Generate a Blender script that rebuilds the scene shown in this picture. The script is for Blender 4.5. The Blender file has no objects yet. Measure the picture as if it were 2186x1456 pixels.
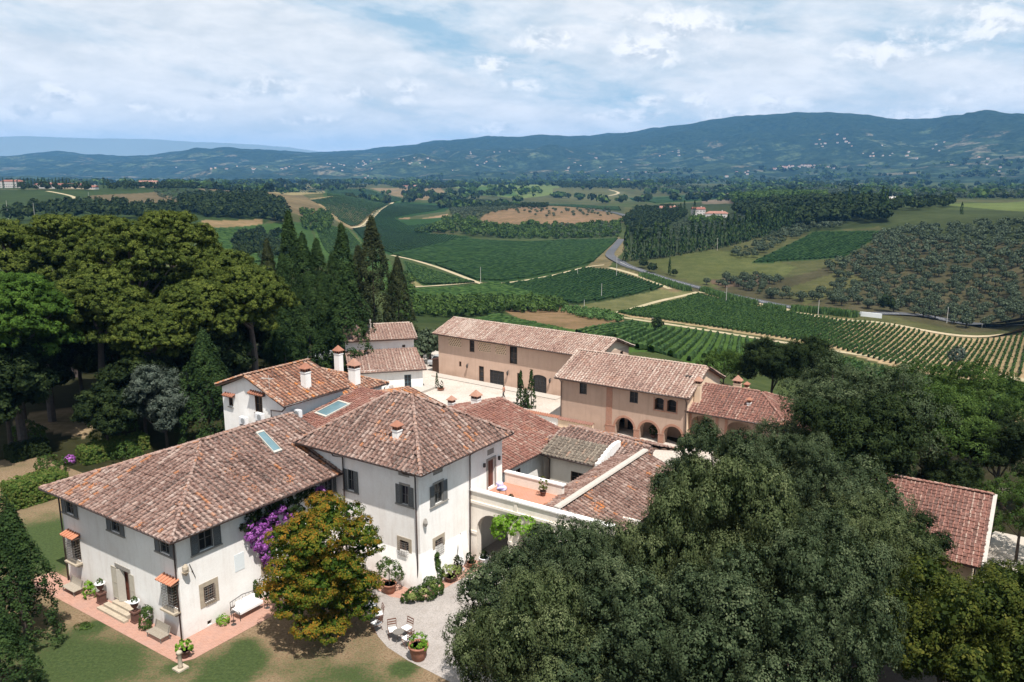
import bpy, math, random
import numpy as np

# ------------------------------------------------------------------ camera, sky, sun, exposure
SC = bpy.context.scene
COL = SC.collection
HC = 28.4
PITCH = math.atan(343 / 1700)
cam = bpy.data.cameras.new('camera'); cam_o = bpy.data.objects.new('camera', cam); COL.objects.link(cam_o)
cam.sensor_width = 36; cam.lens = 36 * 1700 / 2186; cam.clip_start = 0.5; cam.clip_end = 60000
cam_o.location = (0, 0, HC); cam_o.rotation_euler = (math.pi / 2 - PITCH, 0, 0)
SC.camera = cam_o
SV = np.array([.191, -.456, 1.0]); SV /= np.linalg.norm(SV)          # towards the sun
SUN_EL = math.asin(SV[2]); SUN_AZ = math.atan2(SV[0], SV[1])
SC.view_settings.view_transform = 'Standard'; SC.view_settings.look = 'None'
SC.view_settings.exposure = 0.6; SC.view_settings.gamma = 1.0
SC.cycles.max_bounces = 6; SC.cycles.diffuse_bounces = 3; SC.cycles.transmission_bounces = 4
SC.cycles.volume_bounces = 0; SC.cycles.transparent_max_bounces = 4
sun = bpy.data.lights.new('sun', 'SUN'); sun.energy = 5.0; sun.angle = math.radians(.55); sun.color = (1, .95, .885)
sun_o = bpy.data.objects.new('sun', sun); COL.objects.link(sun_o); sun_o.location = (40, -60, 120)
from mathutils import Vector, Matrix
sun_o.rotation_euler = Vector(SV).to_track_quat('Z', 'Y').to_euler()

def pxdir(px, py):
    u = (px - 1093) / 1700; v = (py - 728) / 1700
    d = np.array([u, math.cos(PITCH) - v * math.sin(PITCH), -math.sin(PITCH) - v * math.cos(PITCH)])
    return d / np.linalg.norm(d)

class NT:
    """tiny helper to write node trees"""
    def __init__(s, tree): s.t = tree; s.t.nodes.clear()
    def n(s, kind, **kw):
        nd = s.t.nodes.new(kind)
        ins = kw.pop('ins', {})
        for k, v in kw.items(): setattr(nd, k, v)
        for k, v in ins.items():
            if hasattr(v, 'is_output') or hasattr(v, 'links'): s.t.links.new(v, nd.inputs[k])
            else: nd.inputs[k].default_value = v
        return nd
    def math(s, op, a, b=None, c=None, clamp=False):
        nd = s.t.nodes.new('ShaderNodeMath'); nd.operation = op; nd.use_clamp = clamp
        for i, v in enumerate((a, b, c)):
            if v is None: continue
            if isinstance(v, (int, float)): nd.inputs[i].default_value = v
            else: s.t.links.new(v, nd.inputs[i])
        return nd.outputs[0]
    def vmath(s, op, a, b=None):
        nd = s.t.nodes.new('ShaderNodeVectorMath'); nd.operation = op
        for i, v in enumerate((a, b)):
            if v is None: continue
            if isinstance(v, tuple): nd.inputs[i].default_value = v
            else: s.t.links.new(v, nd.inputs[i])
        return nd.outputs['Value'] if op in ('LENGTH', 'DISTANCE', 'DOT_PRODUCT') else nd.outputs[0]
    def ramp(s, fac, stops, interp='LINEAR'):
        nd = s.t.nodes.new('ShaderNodeValToRGB'); cr = nd.color_ramp; cr.interpolation = interp
        while len(cr.elements) < len(stops): cr.elements.new(.5)
        for e, (p, c) in zip(cr.elements, stops):
            e.position = p; e.color = (c, c, c, 1) if isinstance(c, (int, float)) else (*c, 1)
        if not isinstance(fac, (int, float)): s.t.links.new(fac, nd.inputs[0])
        return nd.outputs[0]
    def mix(s, f, a, b, mode='MIX'):
        nd = s.t.nodes.new('ShaderNodeMix'); nd.data_type = 'RGBA'; nd.blend_type = mode
        for k, v in ((0, f), (6, a), (7, b)):
            if isinstance(v, (int, float)): nd.inputs[k].default_value = v
            elif isinstance(v, tuple): nd.inputs[k].default_value = (*v[:3], 1)
            else: s.t.links.new(v, nd.inputs[k])
        return nd.outputs[2]
    def noise(s, vec, scale, detail=3, rough=.55, dist=0.0):
        nd = s.t.nodes.new('ShaderNodeTexNoise')
        nd.inputs['Scale'].default_value = scale; nd.inputs['Detail'].default_value = detail
        nd.inputs['Roughness'].default_value = rough; nd.inputs['Distortion'].default_value = dist
        if vec is not None: s.t.links.new(vec, nd.inputs['Vector'])
        return nd.outputs['Fac']

W = bpy.data.worlds.new('World'); SC.world = W; W.use_nodes = True
N = NT(W.node_tree)
sky = N.n('ShaderNodeTexSky', sky_type='NISHITA', sun_disc=False, sun_elevation=SUN_EL, sun_rotation=SUN_AZ, air_density=1.0, dust_density=1.2, ozone_density=1.5)
tc = N.n('ShaderNodeTexCoord').outputs['Generated']
sep = N.n('ShaderNodeSeparateXYZ', ins={0: tc})
azn = N.math('ARCTAN2', sep.outputs[0], sep.outputs[1]); el = N.math('ARCSINE', sep.outputs[2])
# high veil, drawn out and slanted a little
sl = N.math('ADD', N.math('MULTIPLY', azn, .22), el)
vA = N.n('ShaderNodeCombineXYZ', ins={0: N.math('MULTIPLY', azn, 2.2), 1: N.math('MULTIPLY', sl, 13.0), 2: 3.3}).outputs[0]
nA = N.noise(vA, 1.35, 7, .58, .35)
vB = N.n('ShaderNodeCombineXYZ', ins={0: N.math('MULTIPLY', azn, 9.0), 1: N.math('MULTIPLY', el, 26.0), 2: 1.1}).outputs[0]
nB = N.noise(vB, 1.5, 8, .62, .2)
vC = N.n('ShaderNodeCombineXYZ', ins={0: N.math('MULTIPLY', azn, 26.0), 1: N.math('MULTIPLY', el, 42.0), 2: 6.0}).outputs[0]
nC = N.noise(vC, 1.0, 8, .62, .3)
nC2 = N.noise(N.vmath('ADD', vC, (-.25, .45, 0)), 1.0, 8, .62, .3)
# veil density: thinner on the left and half way up
left = N.math('SUBTRACT', .60, N.math('MULTIPLY', azn, .28))
veil = N.ramp(N.math('SUBTRACT', N.math('ADD', nA, N.math('MULTIPLY', azn, -.13)), N.math('MULTIPLY', N.math('SUBTRACT', .5, nB), .3)), [(.28, 0.15), (.41, .72), (.54, 1.0)])
bl = [(580,190,60,26),(865,192,50,26),(1045,140,50,20),(1115,180,48,15),(1460,60,110,60),(1390,105,90,36),(1900,100,120,34),(2080,45,85,55),(1490,215,34,20),(1670,218,66,22),(1380,215,40,12),(1960,245,66,20),(2110,200,70,18),(1060,275,60,14),(1345,246,90,14),(1550,246,66,14),(385,243,55,14),(480,205,50,16),(130,200,60,22),(70,244,80,16),(640,258,80,13),(1170,85,70,24),(300,225,26,13),(770,200,60,18)]
cum = None
for (bx, by, rx, ry) in bl:
    d = pxdir(bx, by); a0 = math.atan2(d[0], d[1]); e0 = math.asin(d[2])
    da = N.math('MULTIPLY', N.math('SUBTRACT', azn, a0), 1700 / rx); de = N.math('MULTIPLY', N.math('SUBTRACT', el, e0), 1700 / ry)
    q = N.math('SUBTRACT', 1.0, N.math('ADD', N.math('MULTIPLY', da, da), N.math('MULTIPLY', de, de)))
    cum = q if cum is None else N.math('MAXIMUM', cum, q)
cum = N.math('MAXIMUM', cum, -1.5)
cf = N.math('ADD', N.math('MULTIPLY', cum, .34), N.math('SUBTRACT', N.math('MULTIPLY', nC, 2.0), 1.0))
cmask = N.ramp(cf, [(-.0, 0.0), (.38, .8), (.62, 1.0)])
cshade = N.mix(N.ramp(N.math('ADD', .5, N.math('MULTIPLY', N.math('SUBTRACT', nC, nC2), 2.6)), [(.25, 0.0), (.65, 1.0)]), (5.9, 6.4, 6.9), (10.2, 10.0, 9.8))
blue = N.mix(N.ramp(el, [(0.0, 1.0), (.22, .0)]), N.mix(1.0, sky.outputs[0], (1.12, 1.25, 1.22), 'MULTIPLY'), (3.6, 5.0, 6.2))
blue = N.mix(.8, blue, (3.0, 5.0, 6.4))
vcol = N.mix(N.ramp(nB, [(.35, 0.0), (.65, 1.0)]), (7.0, 7.35, 7.6), (9.1, 9.1, 9.1))
c1 = N.mix(veil, blue, vcol)
c2 = N.mix(cmask, c1, cshade)
low = N.ramp(el, [(0.0, 1.0), (.035, .55), (.075, 0.0)])
c3 = N.mix(N.math('MULTIPLY', low, .5), c2, (4.2, 5.5, 6.4))
gr = N.ramp(sep.outputs[2], [(.0, (1.2, 1.3, 1.2)), (.001, (1, 1, 1))])
bg = N.n('ShaderNodeBackground', ins={0: c3, 1: .076})
N.n('ShaderNodeOutputWorld', ins={0: bg.outputs[0]})

# ------------------------------------------------------------------ bookkeeping helpers
def tag(o, label=None, cat=None, group=None, kind=None):
    if label: o['label'] = label
    if cat: o['category'] = cat
    if group: o['group'] = group
    if kind: o['kind'] = kind
    return o
TH = math.radians(34.0)
E1 = (math.cos(TH), -math.sin(TH)); E2 = (math.sin(TH), math.cos(TH)); ORG = (-20.6734, 45.4885)
def WL(a, b, z=0.0):
    return (ORG[0] + a * E1[0] + b * E2[0], ORG[1] + a * E1[1] + b * E2[1], z)
def thing(name, label, cat, loc=(0, 0, 0), rz=0.0, group=None):
    o = bpy.data.objects.new(name, None); COL.objects.link(o); o.empty_display_size = .5
    o.location = loc; o.rotation_euler = (0, 0, rz)
    return tag(o, label, cat, group)
def dup(o, loc=None, rz=None, label=None, group=None, sc=None, parent=None):
    r = o.copy(); COL.objects.link(r)
    if parent is not None: r.parent = parent
    if loc is not None: r.location = loc
    if rz is not None: r.rotation_euler = (0, 0, rz)
    if sc is not None: r.scale = sc if isinstance(sc, tuple) else (sc, sc, sc)
    if label: r['label'] = label
    if group: r['group'] = group
    for ch in [c for c in KIDS.get(o.name, [])]:
        dup(bpy.data.objects[ch], parent=r)
    return r
KIDS = {}
def put(name, me, parent=None):
    o = bpy.data.objects.new(name, me); COL.objects.link(o)
    if parent is not None:
        o.parent = parent; KIDS.setdefault(parent.name, []).append(o.name)
    return o
_dup0 = dup
def dup(o, loc=None, rz=None, label=None, group=None, sc=None, parent=None):
    r = o.copy(); COL.objects.link(r)
    if parent is not None:
        r.parent = parent; KIDS.setdefault(parent.name, []).append(r.name)
    if loc is not None: r.location = loc
    if rz is not None: r.rotation_euler = (0, 0, rz)
    if sc is not None: r.scale = sc if isinstance(sc, tuple) else (sc, sc, sc)
    if label: r['label'] = label
    if group: r['group'] = group
    for ch in list(KIDS.get(o.name, [])):
        dup(bpy.data.objects[ch], parent=r)
    return r

class MB:
    """collects shapes, links them as one mesh object"""
    def __init__(s, off=(0, 0)): s.v = []; s.f = []; s.m = []; s.off = off
    def add(s, vs, fs, m=0):
        k = len(s.v); s.v += [tuple(p) for p in vs]
        for f in fs: s.f.append(tuple(i + k for i in f)); s.m.append(m)
    def box(s, x0, x1, y0, y1, z0, z1, m=0):
        s.add([(x0,y0,z0),(x1,y0,z0),(x1,y1,z0),(x0,y1,z0),(x0,y0,z1),(x1,y0,z1),(x1,y1,z1),(x0,y1,z1)],
              [(0,3,2,1),(4,5,6,7),(0,1,5,4),(1,2,6,5),(2,3,7,6),(3,0,4,7)], m)
    def prism(s, poly, z0, z1, m=0):
        n = len(poly)
        s.add([(x, y, z0) for x, y in poly] + [(x, y, z1) for x, y in poly],
              [tuple(range(n))[::-1], tuple(range(n, 2 * n))] + [(i, (i + 1) % n, n + (i + 1) % n, n + i) for i in range(n)], m)
    def tube(s, pts, r, n=6, m=0, r1=None, cap=True):
        pts = [np.array(p, float) for p in pts]; L = len(pts); rings = []
        for i, p in enumerate(pts):
            t = pts[min(i + 1, L - 1)] - pts[max(i - 1, 0)]; t = t / (np.linalg.norm(t) + 1e-9)
            a = np.array([0, 0, 1.]) if abs(t[2]) < .9 else np.array([1., 0, 0])
            u = np.cross(t, a); u /= np.linalg.norm(u); w = np.cross(t, u)
            rr = r if r1 is None else r + (r1 - r) * i / (L - 1)
            rings.append([p + rr * (math.cos(2 * math.pi * k / n) * u + math.sin(2 * math.pi * k / n) * w) for k in range(n)])
        vs = [q for rg in rings for q in rg]; fs = []
        for i in range(L - 1):
            for k in range(n):
                fs.append((i * n + k, i * n + (k + 1) % n, (i + 1) * n + (k + 1) % n, (i + 1) * n + k))
        if cap: fs += [tuple(range(n))[::-1], tuple(range((L - 1) * n, L * n))]
        s.add(vs, fs, m)
    def lathe(s, cx, cy, prof, n=14, m=0):
        vs = [(cx + r * math.cos(2 * math.pi * k / n), cy + r * math.sin(2 * math.pi * k / n), z) for r, z in prof for k in range(n)]
        fs = [(i * n + k, i * n + (k + 1) % n, (i + 1) * n + (k + 1) % n, (i + 1) * n + k) for i in range(len(prof) - 1) for k in range(n)]
        fs += [tuple(range(n))[::-1], tuple(range((len(prof) - 1) * n, len(prof) * n))]
        s.add(vs, fs, m)
    def ball(s, c, r, m=0, n=10, h=6, jit=0.0, rng=random):
        R = r if isinstance(r, tuple) else (r, r, r); vs = []
        for i in range(h + 1):
            t = math.pi * i / h
            for k in range(n):
                j = 1 + (rng.random() - .5) * jit; p = 2 * math.pi * k / n
                vs.append((c[0] + R[0] * j * math.sin(t) * math.cos(p), c[1] + R[1] * j * math.sin(t) * math.sin(p), c[2] - R[2] * j * math.cos(t)))
        s.add(vs, [(i * n + k, i * n + (k + 1) % n, (i + 1) * n + (k + 1) % n, (i + 1) * n + k) for i in range(h) for k in range(n)], m)
    def build(s, name, mats, parent=None, smooth=False, autos=False):
        me = bpy.data.meshes.new(name)
        ox, oy = s.off
        me.from_pydata([(x - ox, y - oy, z) for x, y, z in s.v], [], s.f)
        if not isinstance(mats, (list, tuple)): mats = [mats]
        for mt in mats: me.materials.append(mt)
        me.polygons.foreach_set('material_index', s.m)
        if smooth: me.polygons.foreach_set('use_smooth', [True] * len(s.f))
        me.validate(); me.update()
        return put(name, me, parent)

def quads_mesh(name, V, mats, rnd=None, mi=None, smooth=False, attr='rnd', col=None):
    """V (n,4,3) -> mesh of loose quads with a per-face float"""
    n = len(V); me = bpy.data.meshes.new(name)
    me.vertices.add(n * 4); me.vertices.foreach_set('co', np.ascontiguousarray(V, np.float32).ravel())
    me.loops.add(n * 4); me.loops.foreach_set('vertex_index', np.arange(n * 4, dtype=np.int32))
    me.polygons.add(n); me.polygons.foreach_set('loop_start', np.arange(0, n * 4, 4, dtype=np.int32))
    me.polygons.foreach_set('loop_total', np.full(n, 4, np.int32))
    if not isinstance(mats, (list, tuple)): mats = [mats]
    for m in mats: me.materials.append(m)
    if mi is not None: me.polygons.foreach_set('material_index', np.asarray(mi, np.int32))
    if rnd is not None:
        at_ = me.attributes.new(attr, 'FLOAT', 'FACE'); at_.data.foreach_set('value', np.asarray(rnd, np.float32))
    me.update(calc_edges=True)
    return me
def grid_mesh(name, P, mats, cols=None, smooth=True, faces_mask=None, attr=None):
    """P (r,c,3) grid -> mesh"""
    r, c, _ = P.shape; me = bpy.data.meshes.new(name)
    me.vertices.add(r * c); me.vertices.foreach_set('co', np.ascontiguousarray(P, np.float32).ravel())
    i = np.arange(r * c).reshape(r, c)
    q = np.stack([i[:-1, :-1], i[:-1, 1:], i[1:, 1:], i[1:, :-1]], -1).reshape(-1, 4)
    if faces_mask is not None: q = q[faces_mask.ravel()]
    n = len(q)
    me.loops.add(n * 4); me.loops.foreach_set('vertex_index', q.ravel().astype(np.int32))
    me.polygons.add(n); me.polygons.foreach_set('loop_start', np.arange(0, n * 4, 4, dtype=np.int32)); me.polygons.foreach_set('loop_total', np.full(n, 4, np.int32))
    if smooth: me.polygons.foreach_set('use_smooth', np.ones(n, bool))
    for m in (mats if isinstance(mats, (list, tuple)) else [mats]): me.materials.append(m)
    if cols is not None:
        ca = me.color_attributes.new('Col', 'FLOAT_COLOR', 'POINT')
        ca.data.foreach_set('color', np.concatenate([cols.reshape(-1, 3), np.ones((r * c, 1))], 1).astype(np.float32).ravel())
    if attr is not None:
        a_ = me.attributes.new('green', 'FLOAT', 'POINT'); a_.data.foreach_set('value', attr.astype(np.float32).ravel())
    me.update(calc_edges=True)
    return me

# ------------------------------------------------------------------ materials
def new_mat(name):
    m = bpy.data.materials.new(name); m.use_nodes = True
    return m, NT(m.node_tree)
def finish(N, color, rough=.8, spec=.3, bump=None, bstr=.3, bdist=.02, metal=0.0, **kw):
    b = N.n('ShaderNodeBsdfPrincipled')
    for k, v in (('Base Color', color), ('Roughness', rough), ('Specular IOR Level', spec), ('Metallic', metal)):
        if isinstance(v, (int, float)): b.inputs[k].default_value = v
        elif isinstance(v, tuple): b.inputs[k].default_value = (*v[:3], 1)
        else: N.t.links.new(v, b.inputs[k])
    if bump is not None:
        bn = N.n('ShaderNodeBump', ins={'Height': bump, 'Strength': bstr, 'Distance': bdist}); N.t.links.new(bn.outputs[0], b.inputs['Normal'])
    N.n('ShaderNodeOutputMaterial', ins={0: b.outputs[0]})
def coords(N, kind='Object'): return N.n('ShaderNodeTexCoord').outputs[kind]
def plain(name, c, rough=.7, spec=.3, var=.25, scale=3.0, metal=0.0):
    m, N = new_mat(name); v = coords(N)
    n = N.noise(v, scale, 5, .6)
    col = N.mix(n, tuple(x * (1 - var) for x in c), tuple(min(1, x * (1 + var)) for x in c))
    finish(N, col, rough, spec, n, .15, .01, metal)
    return m
def plaster(name, c, stain, amt=.35):
    m, N = new_mat(name); v = coords(N)
    n1 = N.noise(v, .55, 6, .65); n2 = N.noise(v, 6.0, 5, .6)
    st = N.n('ShaderNodeMapping', ins={'Vector': v, 'Scale': (2.2, 2.2, .25)}).outputs[0]
    n3 = N.noise(st, 1.2, 5, .6)
    col = N.mix(N.ramp(n1, [(.35, 0.0), (.75, amt)]), c, stain)
    col = N.mix(N.ramp(n3, [(.5, 0.0), (.78, amt * 1.1)]), col, stain)
    z = N.n('ShaderNodeSeparateXYZ', ins={0: v}).outputs[2]
    damp = N.math('MULTIPLY', N.ramp(z, [(0.0, 1.0), (.09, .0)]), N.ramp(n1, [(.3, .25), (.6, .75)]))
    zz = N.math('MULTIPLY', z, .1)
    damp = N.math('MULTIPLY', N.ramp(zz, [(0.0, .9), (.12, .0)]), N.ramp(n1, [(.3, .2), (.65, .8)]))
    col = N.mix(damp, col, tuple(x * .72 for x in stain))
    col = N.mix(N.ramp(n2, [(.4, 0.0), (.9, .12)]), col, (.3, .27, .24))
    finish(N, col, .9, .15, n2, .25, .02)
    return m
def tile_mat(name, stops, lich=(.30, .245, .215), lamt=.5, orange=.25):
    m, N = new_mat(name); v = coords(N)
    a = N.n('ShaderNodeAttribute', attribute_name='rnd').outputs['Fac']
    col = N.ramp(a, stops)
    n1 = N.noise(v, .5, 6, .7); n2 = N.noise(v, 5.0, 6, .75); n3 = N.noise(v, .33, 5, .7, .3)
    col = N.mix(N.math('MULTIPLY', N.ramp(n2, [(.42, 0.0), (.62, 1.0)]), N.ramp(n1, [(.3, lamt * .5), (.7, lamt)])), col, lich)
    col = N.mix(N.math('MULTIPLY', N.ramp(n2, [(.40, 1.0), (.50, 0.0)]), N.ramp(n1, [(.35, .75), (.65, .3)])), col, (.035, .027, .025))
    col = N.mix(N.math('MULTIPLY', N.ramp(n3, [(.60, 0.0), (.68, 1.0)]), N.ramp(N.noise(v, 9, 3), [(.5, 0.0), (.6, orange * 2.2)])), col, (.62, .22, .06))
    finish(N, col, .92, .12, n2, .5, .02)
    return m
def leaf_mat(name, stops, trans=.16, rough=.75):
    m, N = new_mat(name)
    a = N.n('ShaderNodeAttribute', attribute_name='rnd').outputs['Fac']
    v = coords(N)
    col = N.ramp(N.math('ADD', N.math('MULTIPLY', a, .75), N.math('MULTIPLY', N.noise(v, .45, 3), .25)), stops)
    b = N.n('ShaderNodeBsdfPrincipled', ins={'Base Color': col, 'Roughness': rough, 'Specular IOR Level': .07})
    t = N.n('ShaderNodeBsdfTranslucent', ins={'Color': N.mix(1.0, col, (1.2, 1.35, .7), 'MULTIPLY')})
    mx = N.n('ShaderNodeMixShader', ins={0: trans, 1: b.outputs[0], 2: t.outputs[0]})
    N.n('ShaderNodeOutputMaterial', ins={0: mx.outputs[0]})
    return m
M = {}
M['white'] = plaster('white_plaster', (.87, .85, .82), (.58, .51, .45), .32)
M['white2'] = plaster('cream_plaster', (.80, .73, .65), (.55, .47, .38), .35)
M['ochre'] = plaster('ochre_plaster', (.57, .405, .315), (.42, .285, .215), .55)
M['ochre2'] = plaster('dark_ochre_plaster', (.45, .32, .25), (.32, .225, .175), .6)
M['pale'] = plaster('pale_ochre_plaster', (.76, .58, .42), (.6, .43, .30), .4)
M['tile'] = tile_mat('old_roof_tiles', [(0, (.030, .020, .017)), (.18, (.075, .038, .030)), (.40, (.145, .070, .052)), (.60, (.21, .114, .088)), (.80, (.265, .165, .132)), (.95, (.36, .265, .225)), (1, (.34, .125, .045))], lamt=.6, orange=.5)
M['tile_o'] = tile_mat('lichen_roof_tiles', [(0, (.045, .026, .02)), (.2, (.12, .052, .034)), (.45, (.24, .10, .058)), (.7, (.31, .155, .10)), (.88, (.38, .27, .21)), (1, (.46, .16, .035))], lamt=.3, orange=1.3)
M['tile_r'] = tile_mat('red_roof_tiles', [(0, (.075, .038, .03)), (.3, (.18, .072, .053)), (.7, (.25, .108, .08)), (.92, (.27, .16, .125)), (1, (.36, .25, .2))], lamt=.3, orange=.15)
M['tile_p'] = tile_mat('pale_roof_tiles', [(0, (0.115, 0.0656, 0.0533)), (.25, (0.254, 0.139, 0.107)), (.55, (0.361, 0.23, 0.18)), (.8, (0.41, 0.303, 0.246)), (1, (0.525, 0.426, 0.361))], lamt=.6, orange=.12)
M['tile_d'] = tile_mat('grey_roof_tiles', [(0, (0.072, 0.0576, 0.0468)), (.4, (0.151, 0.115, 0.09)), (.8, (0.223, 0.18, 0.14)), (1, (0.288, 0.158, 0.108))], lich=(0.245, 0.223, 0.18), lamt=.6, orange=.1)
M['tile_far'] = plain('far_roof', (.25, .13, .10), .9, .1, .4, .6)
M['ridge_o'] = plain('lichen_ridge', (.50, .24, .11), .9, .1, .55, 3.5)
M['ridge'] = plain('old_ridge', (.22, .155, .125), .9, .1, .5, 3.5)
M['soffit'] = plain('brown_soffit', (.16, .10, .075), .8, .2, .3, 4)
M['pipe'] = plain('brown_pipe', (.055, .036, .032), .45, .5, .2, 4)
M['stone'] = plain('grey_stone', (.27, .25, .225), .85, .2, .3, 5)
M['stone_w'] = plain('warm_stone', (.38, .32, .245), .85, .2, .35, 4)
M['concrete'] = plain('concrete', (.40, .36, .32), .9, .2, .3, 5)
M['shut'] = plain('grey_shutter', (.125, .125, .122), .6, .3, .2, 8)
M['shut_l'] = plain('beige_shutter', (.40, .36, .29), .6, .3, .25, 8)
M['frame'] = plain('brown_frame', (.10, .055, .035), .5, .4, .3, 8)
M['frame_w'] = plain('pale_frame', (.42, .39, .34), .6, .3, .2, 8)
M['door'] = plain('mahogany_door', (.11, .035, .022), .45, .4, .35, 6)
M['iron'] = plain('wrought_iron', (.035, .03, .028), .5, .5, .2, 8)
M['iron_g'] = plain('worn_grille', (.16, .145, .13), .6, .4, .25, 8)
M['white_f'] = plain('white_fabric', (.82, .81, .80), .9, .1, .05, 5)
M['white_m'] = plain('white_metal', (.74, .75, .76), .4, .5, .06, 5)
M['grey_m'] = plain('grey_metal', (.30, .31, .32), .5, .5, .15, 5)
M['terra'] = plain('terracotta', (.29, .13, .085), .8, .2, .35, 5)
M['terra_d'] = plain('dark_terracotta', (.11, .055, .042), .7, .25, .35, 5)
M['terra_n'] = plain('new_terracotta', (.46, .20, .12), .8, .2, .25, 6)
M['soil'] = plain('soil', (.06, .04, .028), .95, .1, .4, 8)
M['wood'] = plain('bench_wood', (.30, .26, .21), .8, .2, .3, 10)
M['wood_b'] = plain('brown_chair_wood', (.13, .06, .04), .6, .3, .3, 10)
M['skin'] = plain('skin', (.48, .28, .2), .6, .3, .08, 6)
M['bark'] = plain('bark', (.06, .048, .04), .95, .1, .5, 4)
M['bark_p'] = plain('pine_bark', (.10, .08, .072), .95, .1, .5, 2.5)
M['pole'] = plain('pole_grey', (.42, .40, .37), .8, .2, .2, 2)
M['pink'] = plain('magenta_cloth', (.30, .02, .10), .8, .2, .3, 8)
M['lilac'] = plain('lilac_cloth', (.50, .44, .66), .85, .1, .45, 9)
M['aqua'] = plain('aqua_cloth', (.45, .68, .76), .85, .1, .3, 9)
M['plaque'] = plain('faded_blue_plaque', (.68, .72, .73), .9, .1, .1, 3)
M['tyre'] = plain('tyre', (.02, .02, .02), .8, .2, .1, 5)
M['carw'] = plain('white_paint', (.70, .71, .72), .25, .6, .03, 2)
M['cars'] = plain('silver_paint', (.36, .37, .38), .25, .6, .05, 2)
M['aqua_door'] = plain('blue_grey_door', (.10, .16, .19), .5, .4, .2, 6)
def glass_mat(name, c, rough=.08):
    m, N = new_mat(name); v = coords(N)
    n = N.noise(v, 1.5, 3)
    finish(N, N.mix(n, c, tuple(x * 2.0 for x in c)), rough, .35, n, .05, .01)
    return m
M['glass'] = glass_mat('dark_glass', (.012, .013, .015))
M['glass_b'] = glass_mat('skylight_glass', (.07, .115, .13), .2)
def brick_mat(name, c1, c2, mortar, scale, sx=1.0):
    m, N = new_mat(name); v = coords(N)
    b = N.n('ShaderNodeTexBrick', ins={'Vector': N.n('ShaderNodeMapping', ins={'Vector': v, 'Rotation': (0, 0, 0) if sx == 1.0 else (math.pi / 2, 0, 0)}).outputs[0], 'Scale': scale, 'Color1': (*c1, 1), 'Color2': (*c2, 1), 'Mortar': (*mortar, 1), 'Mortar Size': .02, 'Brick Width': .5, 'Row Height': .25})
    n = N.noise(v, .9, 6, .7); n2 = N.noise(v, 14, 3)
    col = N.mix(N.ramp(n, [(.4, 0.0), (.7, .55)]), b.outputs[0], tuple(x * .7 + .12 for x in c2))
    col = N.mix(N.math('MULTIPLY', n2, .35), col, (.12, .08, .06))
    finish(N, col, .9, .15, n2, .4, .01)
    return m
M['brick'] = brick_mat('brickwork', (.43, .19, .12), (.32, .14, .09), (.42, .33, .26), 3.4, 2)
M['paving'] = brick_mat('brick_paving', (.46, .235, .175), (.36, .18, .13), (.42, .31, .24), 2.2)
M['terrace'] = brick_mat('terrace_cotto', (.50, .21, .13), (.44, .185, .115), (.46, .28, .2), 1.6)
def ground_mat(name, c1, c2, c3, s1, s2, fine=60, bstr=.4):
    m, N = new_mat(name); v = coords(N)
    a = N.noise(v, s1, 6, .65); b = N.noise(v, s2, 5, .7); f = N.noise(v, fine, 3, .7)
    col = N.mix(N.ramp(a, [(.38, 0.0), (.62, 1.0)]), c1, c2)
    col = N.mix(N.ramp(b, [(.5, 0.0), (.75, .8)]), col, c3)
    col = N.mix(N.ramp(f, [(.3, 0.55), (.6, .0)]), col, tuple(x * .45 for x in c1))
    finish(N, col, .95, .1, f, bstr, .02)
    return m
M['gravel'] = ground_mat('gravel', (.30, .27, .25), (.36, .325, .30), (.25, .215, .185), .25, 1.6, 11)
M['court'] = ground_mat('pale_courtyard', (.44, .385, .335), (.52, .46, .41), (.35, .285, .23), .12, .7, 5)
M['court_g'] = ground_mat('yard_gravel', (.45, .40, .34), (.50, .45, .39), (.36, .30, .24), .2, .9, 12)
M['barep'] = ground_mat('dusty_yard', (.22, .165, .135), (.26, .20, .165), (.17, .12, .09), .2, 1.0, 14)
M['asph'] = ground_mat('asphalt', (.075, .078, .085), (.10, .10, .108), (.06, .06, .065), .02, .2, 3)
M['track'] = ground_mat('dirt_track', (.40, .32, .215), (.33, .28, .17), (.20, .20, .09), .03, .15, 1.2)
M['line'] = plain('road_paint', (.7, .7, .7), .7, .2, .1, 2)
# lawn: green attribute between watered and dry grass
m, N = new_mat('lawn_grass'); M['lawn'] = m; v = coords(N)
g = N.n('ShaderNodeAttribute', attribute_name='green').outputs['Fac']
n1 = N.noise(v, .55, 6, .7); n2 = N.noise(v, 5, 5, .7); n3 = N.noise(v, 9, 5, .85)
gg = N.math('ADD', g, N.math('MULTIPLY', N.math('SUBTRACT', n2, .5), 1.3))
gg = N.math('ADD', gg, N.math('MULTIPLY', N.math('SUBTRACT', n1, .5), .5))
grn = N.mix(N.ramp(n2, [(.3, 0.0), (.7, 1.0)]), (.022, .042, .014), (.065, .088, .03)); dry = N.mix(N.ramp(n2, [(.3, 0.0), (.7, 1.0)]), (.13, .08, .045), (.30, .215, .14))
col = N.mix(N.ramp(gg, [(.18, 0.0), (.62, 1.0)]), dry, grn)
col = N.mix(N.ramp(n3, [(.35, .6), (.58, 0.0)]), col, (.03, .035, .012))
finish(N, col, .95, .1, n3, .6, .03)
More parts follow.
